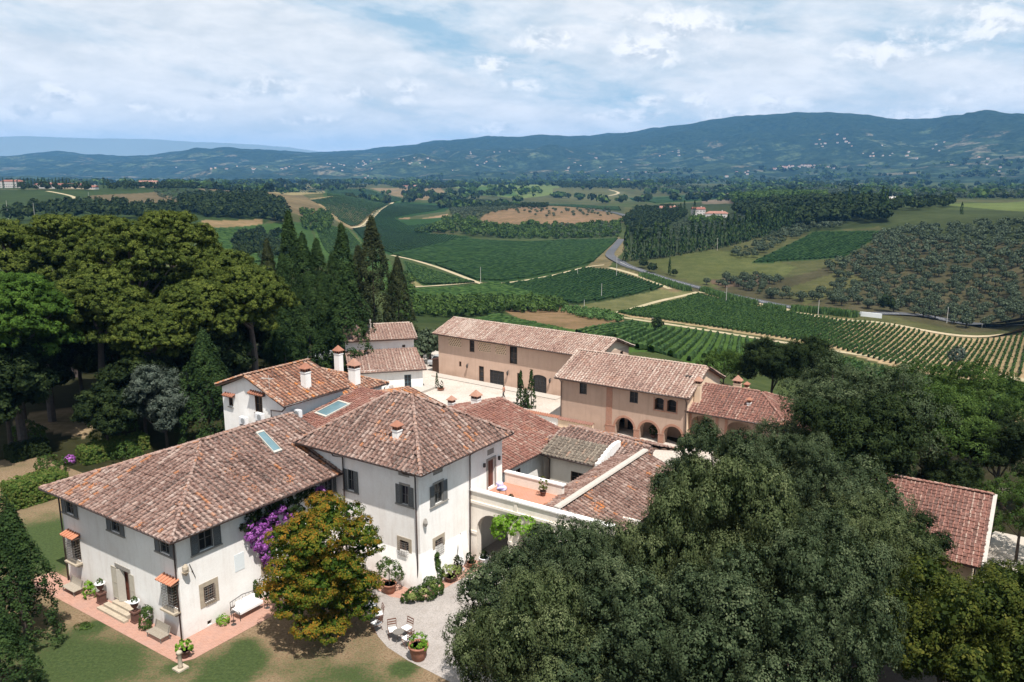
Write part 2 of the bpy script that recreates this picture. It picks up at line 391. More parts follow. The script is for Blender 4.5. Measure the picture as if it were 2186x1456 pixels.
# terrain: colour attribute plus field grain
m, N = new_mat('land'); M['land'] = m; v = coords(N)
ca = N.n('ShaderNodeAttribute', attribute_name='Col').outputs['Color']
n1 = N.noise(v, .012, 7, .65); n2 = N.noise(v, .11, 6, .7); n3 = N.noise(v, .9, 5, .75)
col = N.mix(N.ramp(n1, [(.4, .45), (.6, 0.0)]), ca, N.mix(1.0, ca, (.55, .62, .5), 'MULTIPLY'))
col = N.mix(N.ramp(n2, [(.42, .55), (.58, 0.0)]), col, N.mix(1.0, col, (.5, .6, .45), 'MULTIPLY'))
col = N.mix(N.ramp(n3, [(.38, .5), (.6, 0.0)]), col, N.mix(1.0, col, (.45, .5, .4), 'MULTIPLY'))
col = N.mix(1.0, col, (.74, .72, .68), 'MULTIPLY')  # overall darkening stands in for cloud shade over the land
finish(N, col, .98, .05)
# wooded hills: dark woods, paler fields and groves, colours toned down for cloud shade
m, N = new_mat('hill_land'); M['hill'] = m; v = coords(N)
ca = N.n('ShaderNodeAttribute', attribute_name='Col').outputs['Color']
a = N.noise(v, .0016, 7, .7); b = N.noise(v, .006, 7, .72); c = N.noise(v, .03, 5, .8)
vo = N.n('ShaderNodeTexVoronoi', feature='F1', ins={'Vector': v, 'Scale': .006, 'Randomness': 1.0})
fld = N.ramp(N.n('ShaderNodeSeparateColor', ins={0: vo.outputs['Color']}).outputs[0], [(0, (.042, .064, .034)), (.35, (.062, .086, .042)), (.6, (.09, .106, .06)), (.82, (.14, .125, .085)), (1, (.07, .11, .045))], 'CONSTANT')
wood = N.mix(N.ramp(c, [(.35, 0.0), (.65, 1.0)]), (.003, .009, .006), (.026, .042, .022))
hz = N.n('ShaderNodeSeparateXYZ', ins={0: v}).outputs[2]
hi = N.math('ADD', N.math('MULTIPLY', N.math('SUBTRACT', hz, 190), .0022), N.math('MULTIPLY', N.math('SUBTRACT', b, .5), 1.6))
f1 = N.ramp(N.math('ADD', hi, N.math('SUBTRACT', a, .5)), [(-.0, 0.0), (.12, 1.0)])
f2 = N.ramp(b, [(.44, 0.0), (.49, 1.0)])
f = N.math('MAXIMUM', f1, f2)
fl2 = N.mix(N.ramp(c, [(.45, .75), (.55, 0.0)]), fld, (.012, .020, .012))
col = N.mix(f, fl2, wood)
bz = N.math('ADD', N.math('MULTIPLY', b, 1.0), N.math('ADD', N.math('MULTIPLY', a, 2.0), N.math('MULTIPLY', c, .12)))
finish(N, col, 1.0, .02, bz, .8, 34)
M['farhill'] = plain('distant_range', (.15, .165, .145), 1.0, .02, .15, .0008)  # base colour kept pale to stand in for haze over the range
# leaves
M['l_oak'] = leaf_mat('holm_oak_leaves', [(.05, (.009, .016, .007)), (.35, (.028, .043, .019)), (.65, (.062, .082, .039)), (.95, (.135, .155, .08))], .15)
M['l_oak2'] = leaf_mat('paler_holm_oak_leaves', [(.05, (.013, .021, .008)), (.35, (.040, .056, .021)), (.65, (.085, .104, .043)), (.95, (.17, .185, .09))], .15)
M['l_pine'] = leaf_mat('pine_needles', [(.1, (.014, .024, .005)), (.45, (.048, .068, .012)), (.85, (.135, .155, .030))], .15)
M['l_pineg'] = leaf_mat('green_pine_needles', [(.1, (.018, .038, .007)), (.5, (.042, .085, .012)), (.9, (.09, .15, .024))])
M['l_cyp'] = leaf_mat('cypress_foliage', [(.1, (.006, .014, .004)), (.5, (.018, .036, .010)), (.9, (.046, .074, .020))], .1)
M['l_cyp2'] = leaf_mat('brownish_cypress_foliage', [(.1, (.008, .011, .005)), (.5, (.022, .028, .011)), (.9, (.052, .060, .024))], .1)
M['l_dark'] = leaf_mat('dark_leaves', [(.1, (.006, .012, .005)), (.5, (.018, .030, .009)), (.9, (.045, .062, .019))], .15)
M['l_mid'] = leaf_mat('green_leaves', [(.1, (.016, .032, .008)), (.5, (.042, .074, .016)), (.9, (.10, .15, .036))], .25)
M['l_grey'] = leaf_mat('grey_olive_leaves', [(.1, (.016, .024, .012)), (.5, (.046, .062, .036)), (.9, (.105, .13, .08))], .12)
M['l_aut'] = leaf_mat('autumn_leaves', [(.08, (.012, .032, .006)), (.40, (.05, .088, .010)), (.58, (.135, .125, .014)), (.76, (.23, .105, .014)), (.96, (.30, .16, .022))], .25)
M['l_yel'] = leaf_mat('yellowing_leaves', [(.1, (.015, .026, .006)), (.5, (.042, .058, .010)), (.85, (.10, .10, .018)), (1, (.18, .12, .024))], .22)
M['l_lime'] = leaf_mat('lime_leaves', [(.1, (.06, .13, .012)), (.5, (.13, .25, .025)), (.9, (.24, .36, .06))], .3)
M['l_var'] = leaf_mat('variegated_leaves', [(.1, (.06, .09, .02)), (.5, (.17, .21, .06)), (.9, (.38, .40, .17))], .2)
M['l_boug'] = leaf_mat('bougainvillea_flowers', [(.1, (.13, .03, .17)), (.5, (.32, .085, .38)), (.9, (.58, .28, .62))], .25)
M['l_vine'] = leaf_mat('vine_leaves', [(.1, (.010, .026, .006)), (.5, (.026, .056, .013)), (.9, (.056, .096, .024))], .15)
M['l_vined'] = leaf_mat('dark_vine_leaves', [(.1, (.006, .018, .005)), (.5, (.014, .036, .009)), (.9, (.030, .058, .016))], .12)
M['l_reed'] = leaf_mat('reed_leaves', [(.1, (.03, .065, .018)), (.5, (.065, .12, .036)), (.9, (.12, .19, .065))], .2)
M['l_hed'] = leaf_mat('hedge_leaves', [(.1, (.03, .055, .012)), (.5, (.075, .12, .024)), (.9, (.19, .16, .05))], .15)
M['l_silv'] = leaf_mat('silver_leaves', [(.1, (.022, .032, .024)), (.5, (.055, .07, .052)), (.9, (.12, .14, .11))], .12)
# ------------------------------------------------------------------ terrain
def unp(px, py, z):
    d = pxdir(px, py); t = (z - HC) / d[2]; return (d[0] * t, d[1] * t, z)
def unr(px, py, r):
    d = pxdir(px, py); t = r / math.hypot(d[0], d[1]); return (d[0] * t, d[1] * t, HC + d[2] * t)
CPZ = [(1270,740,-9),(1400,745,-11),(1250,700,-16),(1700,760,-24),(2186,860,-20),(2000,850,-18),(1450,630,-31),(1650,665,-31),(1900,690,-30),(2186,712,-29),
 (2186,640,-25),(2000,620,-26),(2186,550,-12),(2186,480,0),(2000,540,-15),(2000,470,-1),(1900,446,3),(1800,600,-27),(1800,520,-15),(1700,560,-24),(1600,560,-25),(1500,600,-30),(1400,570,-26),
 (1310,545,-25),(1336,558,-24),(1527,530,-20),(1665,493,-13),(1330,480,-19),(1330,457,-14),(1000,700,-18),(900,640,-23),(1100,660,-25),(1200,640,-29),(1180,600,-30),(1000,600,-30),(880,560,-30),
 (1100,560,-30),(1000,520,-32),(880,500,-32),(1200,530,-30),(1290,510,-27),(950,500,-30),(1100,495,-30),(1150,457,-14),(1250,452,-14),(1000,457,-17),(900,450,-20),(850,430,-16),(700,430,-10),
 (760,480,-25),(700,412,6),(600,412,9),(600,440,0),(700,440,-6),(820,435,-12),(500,470,-8),(500,520,-15),(600,520,-20),(600,480,-12),(700,550,-22),(800,600,-22),(560,600,-12),
 (0,405,16),(200,405,16),(400,405,14),(0,440,4),(200,440,4),(400,430,2),(0,480,-2),(200,470,-1),(0,560,-3),(300,560,-4),
 (1100,408,0),(1000,420,-12),(900,415,-6),(1400,420,-12),(1500,430,-9),(1400,402,6),(1700,412,3),(1700,432,0),(2000,432,4),(2186,445,3),(2100,422,0),(1200,425,-14),(1250,405,2)]
CPR = [(0,392,4200),(300,391,4200),(600,391,4200),(900,389,4000),(1100,389,4000),(1400,388,3800),(1700,388,3600),(2000,390,3300),(2186,395,3200),(0,397,2500),(300,397,2500),(600,395,2600),
 (1800,345,5000),(2100,340,4700),(1500,350,5100),(1200,357,5400),(900,362,5600),(600,370,6000),(300,376,6500),(0,378,7000),(1650,330,5600),(1350,340,6000),(2000,300,5600),(1050,335,6500),(750,352,7000),(450,350,7200),
 (2186,252,6500),(2090,238,6300),(1950,264,6900),(1800,249,6600),(1700,253,6700),(1620,251,6800),(1560,261,7000),(1480,269,7200),(1400,279,7400),(1300,299,7600),(1180,299,7600),(1040,296,7600),(950,304,7800),(830,323,8000),
 (760,321,8200),(700,331,8500),(560,321,8200),(430,323,8200),(330,340,9000),(250,342,9400),(130,322,9500),(0,338,9500),(2400,262,6500),(-200,345,9500)]
CPX = [unp(*c) for c in CPZ] + [unr(*c) for c in CPR]
for px in (-200, 0, 400, 800, 1200, 1600, 2000, 2400): CPX.append((*unr(px, 385, 12500)[:2], 60.0))
for (x, y) in ((-60, 60), (-40, 100), (-75, 110), (0, 70), (0, 105), (30, 60), (-20, 40), (-100, 150), (20, 90)): CPX.append((x, y, 0.0))
for (px, py, z) in ((-160, 480, -2), (-160, 405, 14), (2330, 720, -16), (2330, 560, -4), (2330, 450, 6), (2330, 860, -9)): CPX.append(unp(px, py, z))
CP = np.array(CPX)
KA = 2.2
def _uv(x, y):
    az = np.clip(np.arctan2(x, y), -.72, .72); return np.stack([az * KA, np.log(np.maximum(np.hypot(x, y), 20))], -1)
def _phi(d2): return d2 * np.log(d2 + 1e-12) * .5
_cu = _uv(CP[:, 0], CP[:, 1]); _n = len(CP)
_K = _phi(((_cu[:, None] - _cu[None]) ** 2).sum(-1)) + np.eye(_n) * 2e-3
_P = np.concatenate([np.ones((_n, 1)), _cu], 1)
_A = np.block([[_K, _P], [_P.T, np.zeros((3, 3))]])
_r = np.hypot(CP[:, 0], CP[:, 1])
_sc = 1.0 / np.maximum(_r, 60)           # solve for elevation angle so far points keep their outline
_w = np.linalg.solve(_A, np.concatenate([(CP[:, 2] - HC) * _sc, np.zeros(3)]))
def hashn(x, y, s):
    v = np.sin(x * 12.9898 + y * 78.233 + s * 37.719) * 43758.5453; return v - np.floor(v)
def vnoise(x, y, s=0):
    xi = np.floor(x); yi = np.floor(y); fx = x - xi; fy = y - yi; fx = fx * fx * (3 - 2 * fx); fy = fy * fy * (3 - 2 * fy)
    a = hashn(xi, yi, s); b = hashn(xi + 1, yi, s); c = hashn(xi, yi + 1, s); d = hashn(xi + 1, yi + 1, s)
    return (a * (1 - fx) + b * fx) * (1 - fy) + (c * (1 - fx) + d * fx) * fy
def fbm(x, y, s=0, o=4):
    t = 0; a = 1; k = 0
    for i in range(o): t = t + a * vnoise(x, y, s + i); k += a; x = x * 2.03 + 5.1; y = y * 2.03 + 1.7; a *= .5
    return t / k
def sstep(t): t = np.clip(t, 0, 1); return t * t * (3 - 2 * t)
def terrain_raw(x, y):
    x = np.asarray(x, float); y = np.asarray(y, float); u = _uv(x, y); sh = x.shape; u = u.reshape(-1, 2)
    out = np.empty(len(u))
    for i in range(0, len(u), 20000):
        q = u[i:i + 20000]; d2 = ((q[:, None] - _cu[None]) ** 2).sum(-1)
        out[i:i + 20000] = _phi(d2) @ _w[:_n] + _w[_n] + q @ _w[_n + 1:]
    r = np.hypot(x, y); z = HC + out.reshape(sh) * np.maximum(r, 60)
    az = np.arctan2(x, y)
    R0 = 124 - 40 * sstep((az - .12) / .25)
    z = z * sstep((r - R0) / 55)
    rel = (fbm(x / 900 + 3, y / 900, 2, 5) - .5) * 2; rid = 1 - np.abs(fbm(x / 1500, y / 1500 + 9, 7, 4) - .5) * 4
    amp = sstep((r - 3900) / 1600) * (1 - .45 * sstep((r - 5800) / 1400))
    fine = (fbm(x / 330, y / 330, 17, 4) - .5) * 2; rg2 = 1 - np.abs(fbm(x / 620 + 4, y / 620, 23, 4) - .5) * 4
    z = z + amp * (rel * 75 + rid * 45 - 15 + fine * 34 + rg2 * 46 - 18)
    z = z + sstep((r - 450) / 1200) * (1 - sstep((r - 3600) / 800)) * (fbm(x / 260, y / 260, 11, 3) - .5) * 7
    return z
# lookup grid in (azimuth, ln r)
AZ = np.concatenate([np.linspace(-math.pi, -.80, 30)[:-1], np.linspace(-.80, -.62, 24)[:-1], np.linspace(-.62, .62, 640)[:-1], np.linspace(.62, .80, 24)[:-1], np.linspace(.80, math.pi, 30)])
LR = np.concatenate([np.linspace(math.log(3.0), math.log(90), 18)[:-1], np.linspace(math.log(90), math.log(12800), 430)])
_gx = np.exp(LR)[:, None] * np.sin(AZ)[None]; _gy = np.exp(LR)[:, None] * np.cos(AZ)[None]
GZ = terrain_raw(_gx, _gy)
def T(x, y):
    x = np.asarray(x, float); y = np.asarray(y, float)
    az = np.arctan2(x, y); lr = np.log(np.maximum(np.hypot(x, y), 3.01))
    i = np.clip(np.searchsorted(AZ, az) - 1, 0, len(AZ) - 2); j = np.clip(np.searchsorted(LR, lr) - 1, 0, len(LR) - 2)
    fa = (az - AZ[i]) / (AZ[i + 1] - AZ[i]); fr = np.clip((np.exp(lr) - np.exp(LR[j])) / (np.exp(LR[j + 1]) - np.exp(LR[j])), 0, 1)
    return (GZ[j, i] * (1 - fa) + GZ[j, i + 1] * fa) * (1 - fr) + (GZ[j + 1, i] * (1 - fa) + GZ[j + 1, i + 1] * fa) * fr
def at(px, py, rmin=40):
    """the point of the land seen in a direction (first hit)"""
    d = pxdir(px, py); h = math.hypot(d[0], d[1])
    r = np.exp(np.linspace(math.log(rmin), math.log(12500), 4000)); z = HC + d[2] / h * r
    g = T(d[0] / h * r, d[1] / h * r); k = np.argmax(z <= g)
    if not (z <= g).any(): k = len(r) - 1
    return np.array([d[0] / h * r[k], d[1] / h * r[k], g[k]])
def pip(poly, x, y):
    """points in polygon (vectorised)"""
    c = np.zeros(np.shape(x), bool); n = len(poly)
    for i in range(n):
        x0, y0 = poly[i][:2]; x1, y1 = poly[(i + 1) % n][:2]
        if y0 == y1: continue
        k = ((y0 > y) != (y1 > y)) & (x < (x1 - x0) * (y - y0) / (y1 - y0) + x0); c ^= k
    return c
def wpoly(pts): return [at(*p)[:2] for p in pts]

# colour of the land, vertex by vertex
GREEN = (.06, .10, .028); DRY = (.20, .155, .085); TAN = (.36, .25, .155); DK = (.035, .055, .02)
rr = np.hypot(_gx, _gy)
nz = fbm(_gx / 140, _gy / 140, 21, 4)[..., None]; nz2 = fbm(_gx / 45, _gy / 45, 31, 3)[..., None]
CC = np.where(nz > .52, np.array((.075, .095, .035)), np.array((.10, .10, .045))) * (1 - .0) + 0
CC = CC * (.7 + .6 * nz2)
ZONES = [
 ([(-200,400),(420,398),(640,404),(640,440),(560,480),(-200,520)], (.045,.07,.022)),
 ([(190,418),(330,410),(420,430),(330,460),(240,452)], (.17,.125,.075)),
 ([(420,402),(560,404),(660,425),(705,455),(700,470),(660,468),(600,445),(520,420),(430,415)], (.20,.145,.085)),
 ([(430,470),(560,468),(560,480),(430,486)], (.30,.20,.12)),
 ([(520,400),(690,396),(695,413),(620,417),(560,410)], (.33,.26,.15)),
 ([(790,402),(940,401),(965,425),(880,428),(830,415)], (.27,.19,.12)),
 ([(695,402),(790,404),(870,428),(690,420)], (.05,.09,.025)),
 ([(660,424),(840,428),(830,440),(750,490),(700,455)], (.30,.22,.13)),
 ([(900,392),(1190,392),(1195,412),(1110,424),(1000,412)], (.17,.21,.075)),
 ([(980,398),(1080,398),(1110,420),(990,415)], (.08,.14,.04)),
 ([(1120,400),(1190,398),(1190,405),(1130,420)], (.16,.20,.07)),
 ([(1180,402),(1300,404),(1380,420),(1300,432),(1180,424)], (.12,.12,.055)),
 ([(1050,425),(1320,440),(1330,452),(1100,440)], (.05,.10,.025)),
 ([(1000,428),(1050,418),(1330,440),(1335,470),(1250,485),(980,480),(960,455)], (.075,.085,.04)),
 ([(1030,462),(1110,442),(1270,446),(1345,470),(1300,487),(1170,480),(1060,482),(1020,476)], (.27,.17,.11)),
 ([(1100,442),(1200,436),(1270,442),(1240,448)], (.22,.15,.09)),
 ([(843,468),(900,452),(955,450),(957,466),(870,478)], (.34,.22,.145)),
 ([(860,455),(955,440),(960,456),(880,470)], (.10,.11,.05)),
 ([(1180,480),(1320,475),(1325,508),(1190,512),(1050,508),(1060,500)], (.07,.095,.04)),
 ([(752,490),(845,430),(965,436),(950,452),(845,468),(960,462),(915,500),(1010,506),(833,545),(775,520)], (.03,.075,.02)),
 ([(833,545),(979,508),(1188,513),(1052,549),(928,566)], (.028,.06,.018)),
 ([(928,566),(1063,542),(1192,512),(1325,509),(1268,562),(1162,589),(1071,603),(1016,600)], (.032,.07,.02)),
 ([(1071,606),(1181,587),(1250,570),(1301,575),(1422,615),(1345,633),(1225,652),(1162,637)], (.045,.065,.025)),
 ([(1320,505),(1345,525),(1297,575),(1250,575)], (.22,.17,.10)),
 ([(1300,573),(1330,572),(1440,616),(1420,622)], (.22,.17,.10)),
 ([(860,555),(1016,604),(1000,608),(905,612),(870,590)], (.045,.085,.025)),
 ([(845,560),(870,590),(905,612),(865,620),(840,590)], (.33,.27,.15)),
 ([(870,612),(1060,602),(1190,640),(1000,640),(875,650)], (.06,.11,.03)),
 ([(665,475),(745,488),(780,530),(835,560),(845,640),(700,560)], (.065,.12,.03)),
 ([(440,486),(660,475),(700,560),(560,600),(440,560)], (.05,.095,.025)),
 ([(870,645),(1200,645),(1230,660),(1070,672),(880,690)], (.05,.075,.025)),
 ([(1060,652),(1200,655),(1300,672),(1345,690),(1250,708),(1130,690)], (.27,.17,.10)),
 ([(1340,633),(1425,615),(1490,625),(1316,668),(1210,655)], (.16,.155,.07)),
 ([(1400,590),(1470,615),(1440,625),(1400,612)], (.20,.15,.09)),
 ([(1000,690),(1130,690),(1250,708),(1350,684),(1500,705),(1760,750),(1760,800),(1300,760),(1290,740),(1000,720)], (.075,.135,.03)),
 ([(1316,668),(1490,625),(1690,664),(1780,680),(2186,706),(2430,722),(2430,870),(2186,812),(1764,742),(1349,678)], (.47,.335,.22)),
 ([(1690,760),(1764,748),(2186,822),(2430,880),(2430,960),(2186,920),(1960,850),(1760,800)], (.16,.19,.065)),
 ([(2060,860),(2186,880),(2400,930),(2400,1050),(2120,960)], (.40,.28,.18)),
 ([(1380,556),(1500,532),(1620,545),(1700,570),(1660,600),(1580,618),(1440,592)], (.12,.13,.05)),
 ([(1500,600),(1620,585),(1660,600),(1600,625)], (.15,.10,.075)),
 ([(1600,562),(1740,494),(1895,494),(1800,552),(1700,557)], (.026,.062,.018)),
 ([(1440,616),(1580,612),(1800,560),(1900,494),(2186,470),(2430,470),(2430,700),(2186,690),(1850,668),(1600,640)], (.095,.082,.048)),
 ([(1660,620),(1800,575),(1850,600),(1720,650)], (.13,.125,.055)),
 ([(1800,455),(2186,450),(2430,450),(2430,475),(1900,495)], (.06,.075,.03)),
 ([(2000,436),(2186,430),(2430,425),(2430,448),(2186,452)], (.15,.18,.06)),
 ([(1350,440),(1600,425),(1900,440),(1900,480),(1640,500),(1350,556),(1330,520)], (.045,.06,.025)),
 ([(1500,424),(1640,418),(1700,430),(1500,436)], (.20,.15,.12)),
 ([(1340,422),(1530,412),(1600,418),(1400,436)], (.06,.10,.03)),
]
vis = (_gy > 60) & (rr < 4200)
for poly, c in ZONES:
    wp = wpoly(poly); k = pip(wp, _gx, _gy) & vis & (rr > 118)
    CC[k] = (np.array(c) * (.8 + .4 * nz2))[k]
k = rr < 118; CC[k] = (np.array((.06, .052, .032)) * (.6 + .8 * nz2))[k]  # ground colour darkened so gaps between the crowns read as shade
k = (rr >= 118) & (rr < 175) & (np.arctan2(_gx, _gy) < -.12) ; CC[k] = (np.array((.05, .055, .024)) * (.6 + .8 * nz2))[k]  # wood floor darkened in its colour to deepen the shade under the trees
k = (rr < 150) & (rr > 62) & (np.arctan2(_gx, _gy) < -.2); CC[k] = (np.array((.045, .045, .022)) * (.6 + .8 * nz2))[k]  # nearer wood floor, also coloured dark for tree shade
k = pip(wpoly([(20, 905), (75, 878), (190, 870), (215, 900), (180, 935), (120, 925)]), _gx, _gy) & (rr < 150); CC[k] = (.40, .29, .20)
P3 = np.stack([_gx, _gy, GZ], -1)
ir = int(np.searchsorted(LR, math.log(3300)))
o = put('ground', grid_mesh('ground', P3[:ir + 1], M['land'], CC[:ir + 1])); tag(o, kind='structure')
o = put('hills', grid_mesh('hills', P3[ir:], M['hill'], CC[ir:])); tag(o, kind='structure')
# faint farther range on the left
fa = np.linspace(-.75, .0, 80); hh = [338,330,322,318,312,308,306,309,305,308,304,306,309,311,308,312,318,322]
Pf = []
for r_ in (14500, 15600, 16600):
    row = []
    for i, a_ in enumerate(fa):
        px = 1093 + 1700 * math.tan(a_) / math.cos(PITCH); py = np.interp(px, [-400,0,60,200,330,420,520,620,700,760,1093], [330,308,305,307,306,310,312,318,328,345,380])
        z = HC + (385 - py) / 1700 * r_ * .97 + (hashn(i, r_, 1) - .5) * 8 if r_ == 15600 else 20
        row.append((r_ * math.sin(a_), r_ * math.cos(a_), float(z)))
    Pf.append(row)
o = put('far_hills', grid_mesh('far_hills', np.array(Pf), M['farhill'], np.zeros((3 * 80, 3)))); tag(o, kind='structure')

def ribbon(name, pxs, width, mat, lift=.05, world=False, kind='structure', step=4.0, dash=None):
    P = [np.array(p, float) for p in pxs] if world else [at(*p)[:2] for p in pxs]
    # smooth polyline
    Q = []
    for i in range(len(P) - 1):
        p0, p1, p2, p3 = P[max(i - 1, 0)], P[i], P[i + 1], P[min(i + 2, len(P) - 1)]
        n = max(2, int(np.linalg.norm(p2 - p1) / step))
        for t in np.arange(n) / n:
            Q.append(.5 * (2 * p1 + (p2 - p0) * t + (2 * p0 - 5 * p1 + 4 * p2 - p3) * t * t + (3 * p1 - p0 - 3 * p2 + p3) * t ** 3))
    Q.append(P[-1]); Q = np.array(Q); d = np.gradient(Q, axis=0); d /= np.linalg.norm(d, axis=1)[:, None] + 1e-9
    nn = np.stack([-d[:, 1], d[:, 0]], -1); offs = [-.5, -.17, .17, .5]
    R = np.stack([np.concatenate([Q + nn * (f * width), T(*(Q + nn * (f * width)).T)[:, None] + lift], 1) for f in offs], 1)
    R[:, :, 2] = np.maximum(R[:, :, 2], R[:, :, 2].max(1, keepdims=True) - .15)
    o = put(name, grid_mesh(name, R, mat)); tag(o, kind=kind); return o
ROAD = [(1235,447),(1265,448),(1305,453),(1335,461),(1347,470)]
ribbon('road', ROAD, 7.5, M['asph'], .35)
ROAD2 = [(1326,512),(1313,528),(1302,543),(1310,553),(1335,566),(1365,577),(1410,592),(1470,609),(1540,626),(1608,641),(1689,657),(1760,665),(1835,670),(2000,680),(2186,695),(2400,712)]
ribbon('road', ROAD2, 6.5, M['asph'], .30)
ribbon('road_line', ROAD2, .16, M['line'], .36)
for pts, w in (([(835,545),(880,555),(925,568),(975,586),(1025,605),(1110,632),(1200,655),(1290,671),(1349,682),(1500,705),(1764,747),(2000,783),(2186,817),(2400,850)], 3.6),
               ([(838,427),(828,437),(800,458),(752,488)], 7), ([(1071,605),(1181,588),(1250,571),(1290,566)], 3.2), ([(1016,602),(960,608),(905,612),(875,614)], 3.0),
               ([(1490,624),(1560,632),(1683,662),(1773,682),(1900,692),(2186,708),(2400,724)], 4.0), ([(1490,624),(1400,645),(1316,668)], 3), ([(1300,572),(1370,592),(1430,617)], 3.5),
               ([(100,408),(150,418),(160,424)], 5), ([(1300,405),(1320,412),(1300,418)], 8), ([(1480,412),(1560,414),(1640,420)], 10), ([(0,405),(90,404),(200,405)], 8)):
    ribbon('dirt_track', pts, w, M['track'], .12)

# ------------------------------------------------------------------ vines in rows
def vines(name, pxpoly, dirv, spacing, h, w, mat, label, group=None, individuals=False, step=2.0, seed=1, gaps=.0, phase=0.0, leafy=False):
    rng = np.random.default_rng(seed)
    wp = np.array(wpoly(pxpoly)); d = np.array(dirv, float); d /= np.linalg.norm(d); nrm = np.array([d[1], -d[0]])
    s = wp @ nrm; t = wp @ d; out = []; rows = []
    for sv in np.arange(s.min() + spacing * (.5 + phase), s.max(), spacing):
        # clip
        xs = []
        for i in range(len(wp)):
            s0, s1 = s[i], s[(i + 1) % len(wp)]
            if (s0 - sv) * (s1 - sv) < 0: f = (sv - s0) / (s1 - s0); xs.append(t[i] + f * (t[(i + 1) % len(wp)] - t[i]))
        xs.sort()
        for a_, b_ in zip(xs[::2], xs[1::2]):
            if b_ - a_ < 4: continue
            n = max(2, int((b_ - a_) / step)); tt = np.linspace(a_, b_, n + 1)
            c = tt[:, None] * d + sv * nrm + rng.normal(0, .05, (n + 1, 1)) * nrm
            z = T(c[:, 0], c[:, 1]); hh = h * rng.uniform(.78, 1.16, n + 1); ww = w * rng.uniform(.7, 1.25, n + 1)
            prof = [(-.5, .12), (-.42, .75), (0, 1.0), (.42, .78), (.5, .12)]
            G = np.stack([np.concatenate([c + nrm * (u * ww)[:, None] * rng.uniform(.8, 1.2, (n + 1, 1)), (z + hh * v)[:, None]], 1) for u, v in prof], 1)
            A = G[:-1, :-1]; B = G[:-1, 1:]; C_ = G[1:, 1:]; D = G[1:, :-1]
            Q = np.stack([A, B, C_, D], 2).reshape(-1, 4, 3)
            if gaps: Q = Q[np.repeat(rng.random(n) > gaps, 4)]
            if leafy:
                m_ = n * leafy; f_ = rng.random(m_) * n; i_ = f_.astype(int); fr = (f_ - i_)[:, None]
                cc = G[i_, 2] * (1 - fr) + G[i_ + 1, 2] * fr; cc[:, 2] -= rng.random(m_) ** 1.5 * h * .8; cc[:, :2] += nrm * (rng.normal(0, w * .42, m_))[:, None]
                cc[:, 2] += .1; a1 = rng.normal(0, 1, (m_, 3)); a1 /= np.linalg.norm(a1, axis=1)[:, None]; a2 = np.cross(a1, rng.normal(0, 1, (m_, 3))); a2 /= np.linalg.norm(a2, axis=1)[:, None]
                sz = rng.uniform(.10, .24, (m_, 1)); Q2 = np.stack([cc - a1 * sz - a2 * sz, cc + a1 * sz - a2 * sz, cc + a1 * sz + a2 * sz, cc - a1 * sz + a2 * sz], 1); Q = np.concatenate([Q, Q2])
            if not len(Q): continue
            if individuals: rows.append(Q)
            else: out.append(Q)
    if individuals:
        for i, Q in enumerate(rows):
            c0 = Q.reshape(-1, 3).mean(0); c0[2] = Q[..., 2].min()
            o = put('vine_row', quads_mesh('vine_row', Q - c0, mat, rng.random(len(Q))))
            o.location = c0; tag(o, label, 'vine row', group)
        return len(rows)
    Q = np.concatenate(out); c0 = Q.reshape(-1, 3).mean(0); c0[2] = Q[..., 2].min()
    o = put(name, quads_mesh(name, Q - c0, mat, rng.random(len(Q)))); o.location = c0; tag(o, label, 'vineyard', kind='stuff')
    return len(Q)
e2v = E2; e1v = E1
nr = vines('vine_row', [(1318,668),(1490,628),(1690,668),(1780,684),(2186,711),(2330,721),(2330,833),(2186,805),(1764,738),(1349,675)], (E2[0] - .0, E2[1]), 1.85, 1.25, .5, M['l_vine'],
      'long row of grapevines on tan soil in the large striped vineyard below the road', 'vine rows of the large striped vineyard', True, 1.6, 3, 0, leafy=6)
nr2 = vines('vine_row', [(1640,742),(1764,757),(2186,828),(2330,852),(2330,930),(2186,890),(2060,880),(1960,845),(1760,800),(1690,775)], (E2[0], E2[1]), 2.2, 1.4, .95, M['l_vine'],
      'short row of grapevines in the grassy strip below the dirt track', 'vine rows of the strip below the dirt track', True, 1.6, 5, 0, leafy=6)
print('vine rows', nr, nr2)
def dirpx(p, q): a = at(*p); b = at(*q); return (b - a)[:2]
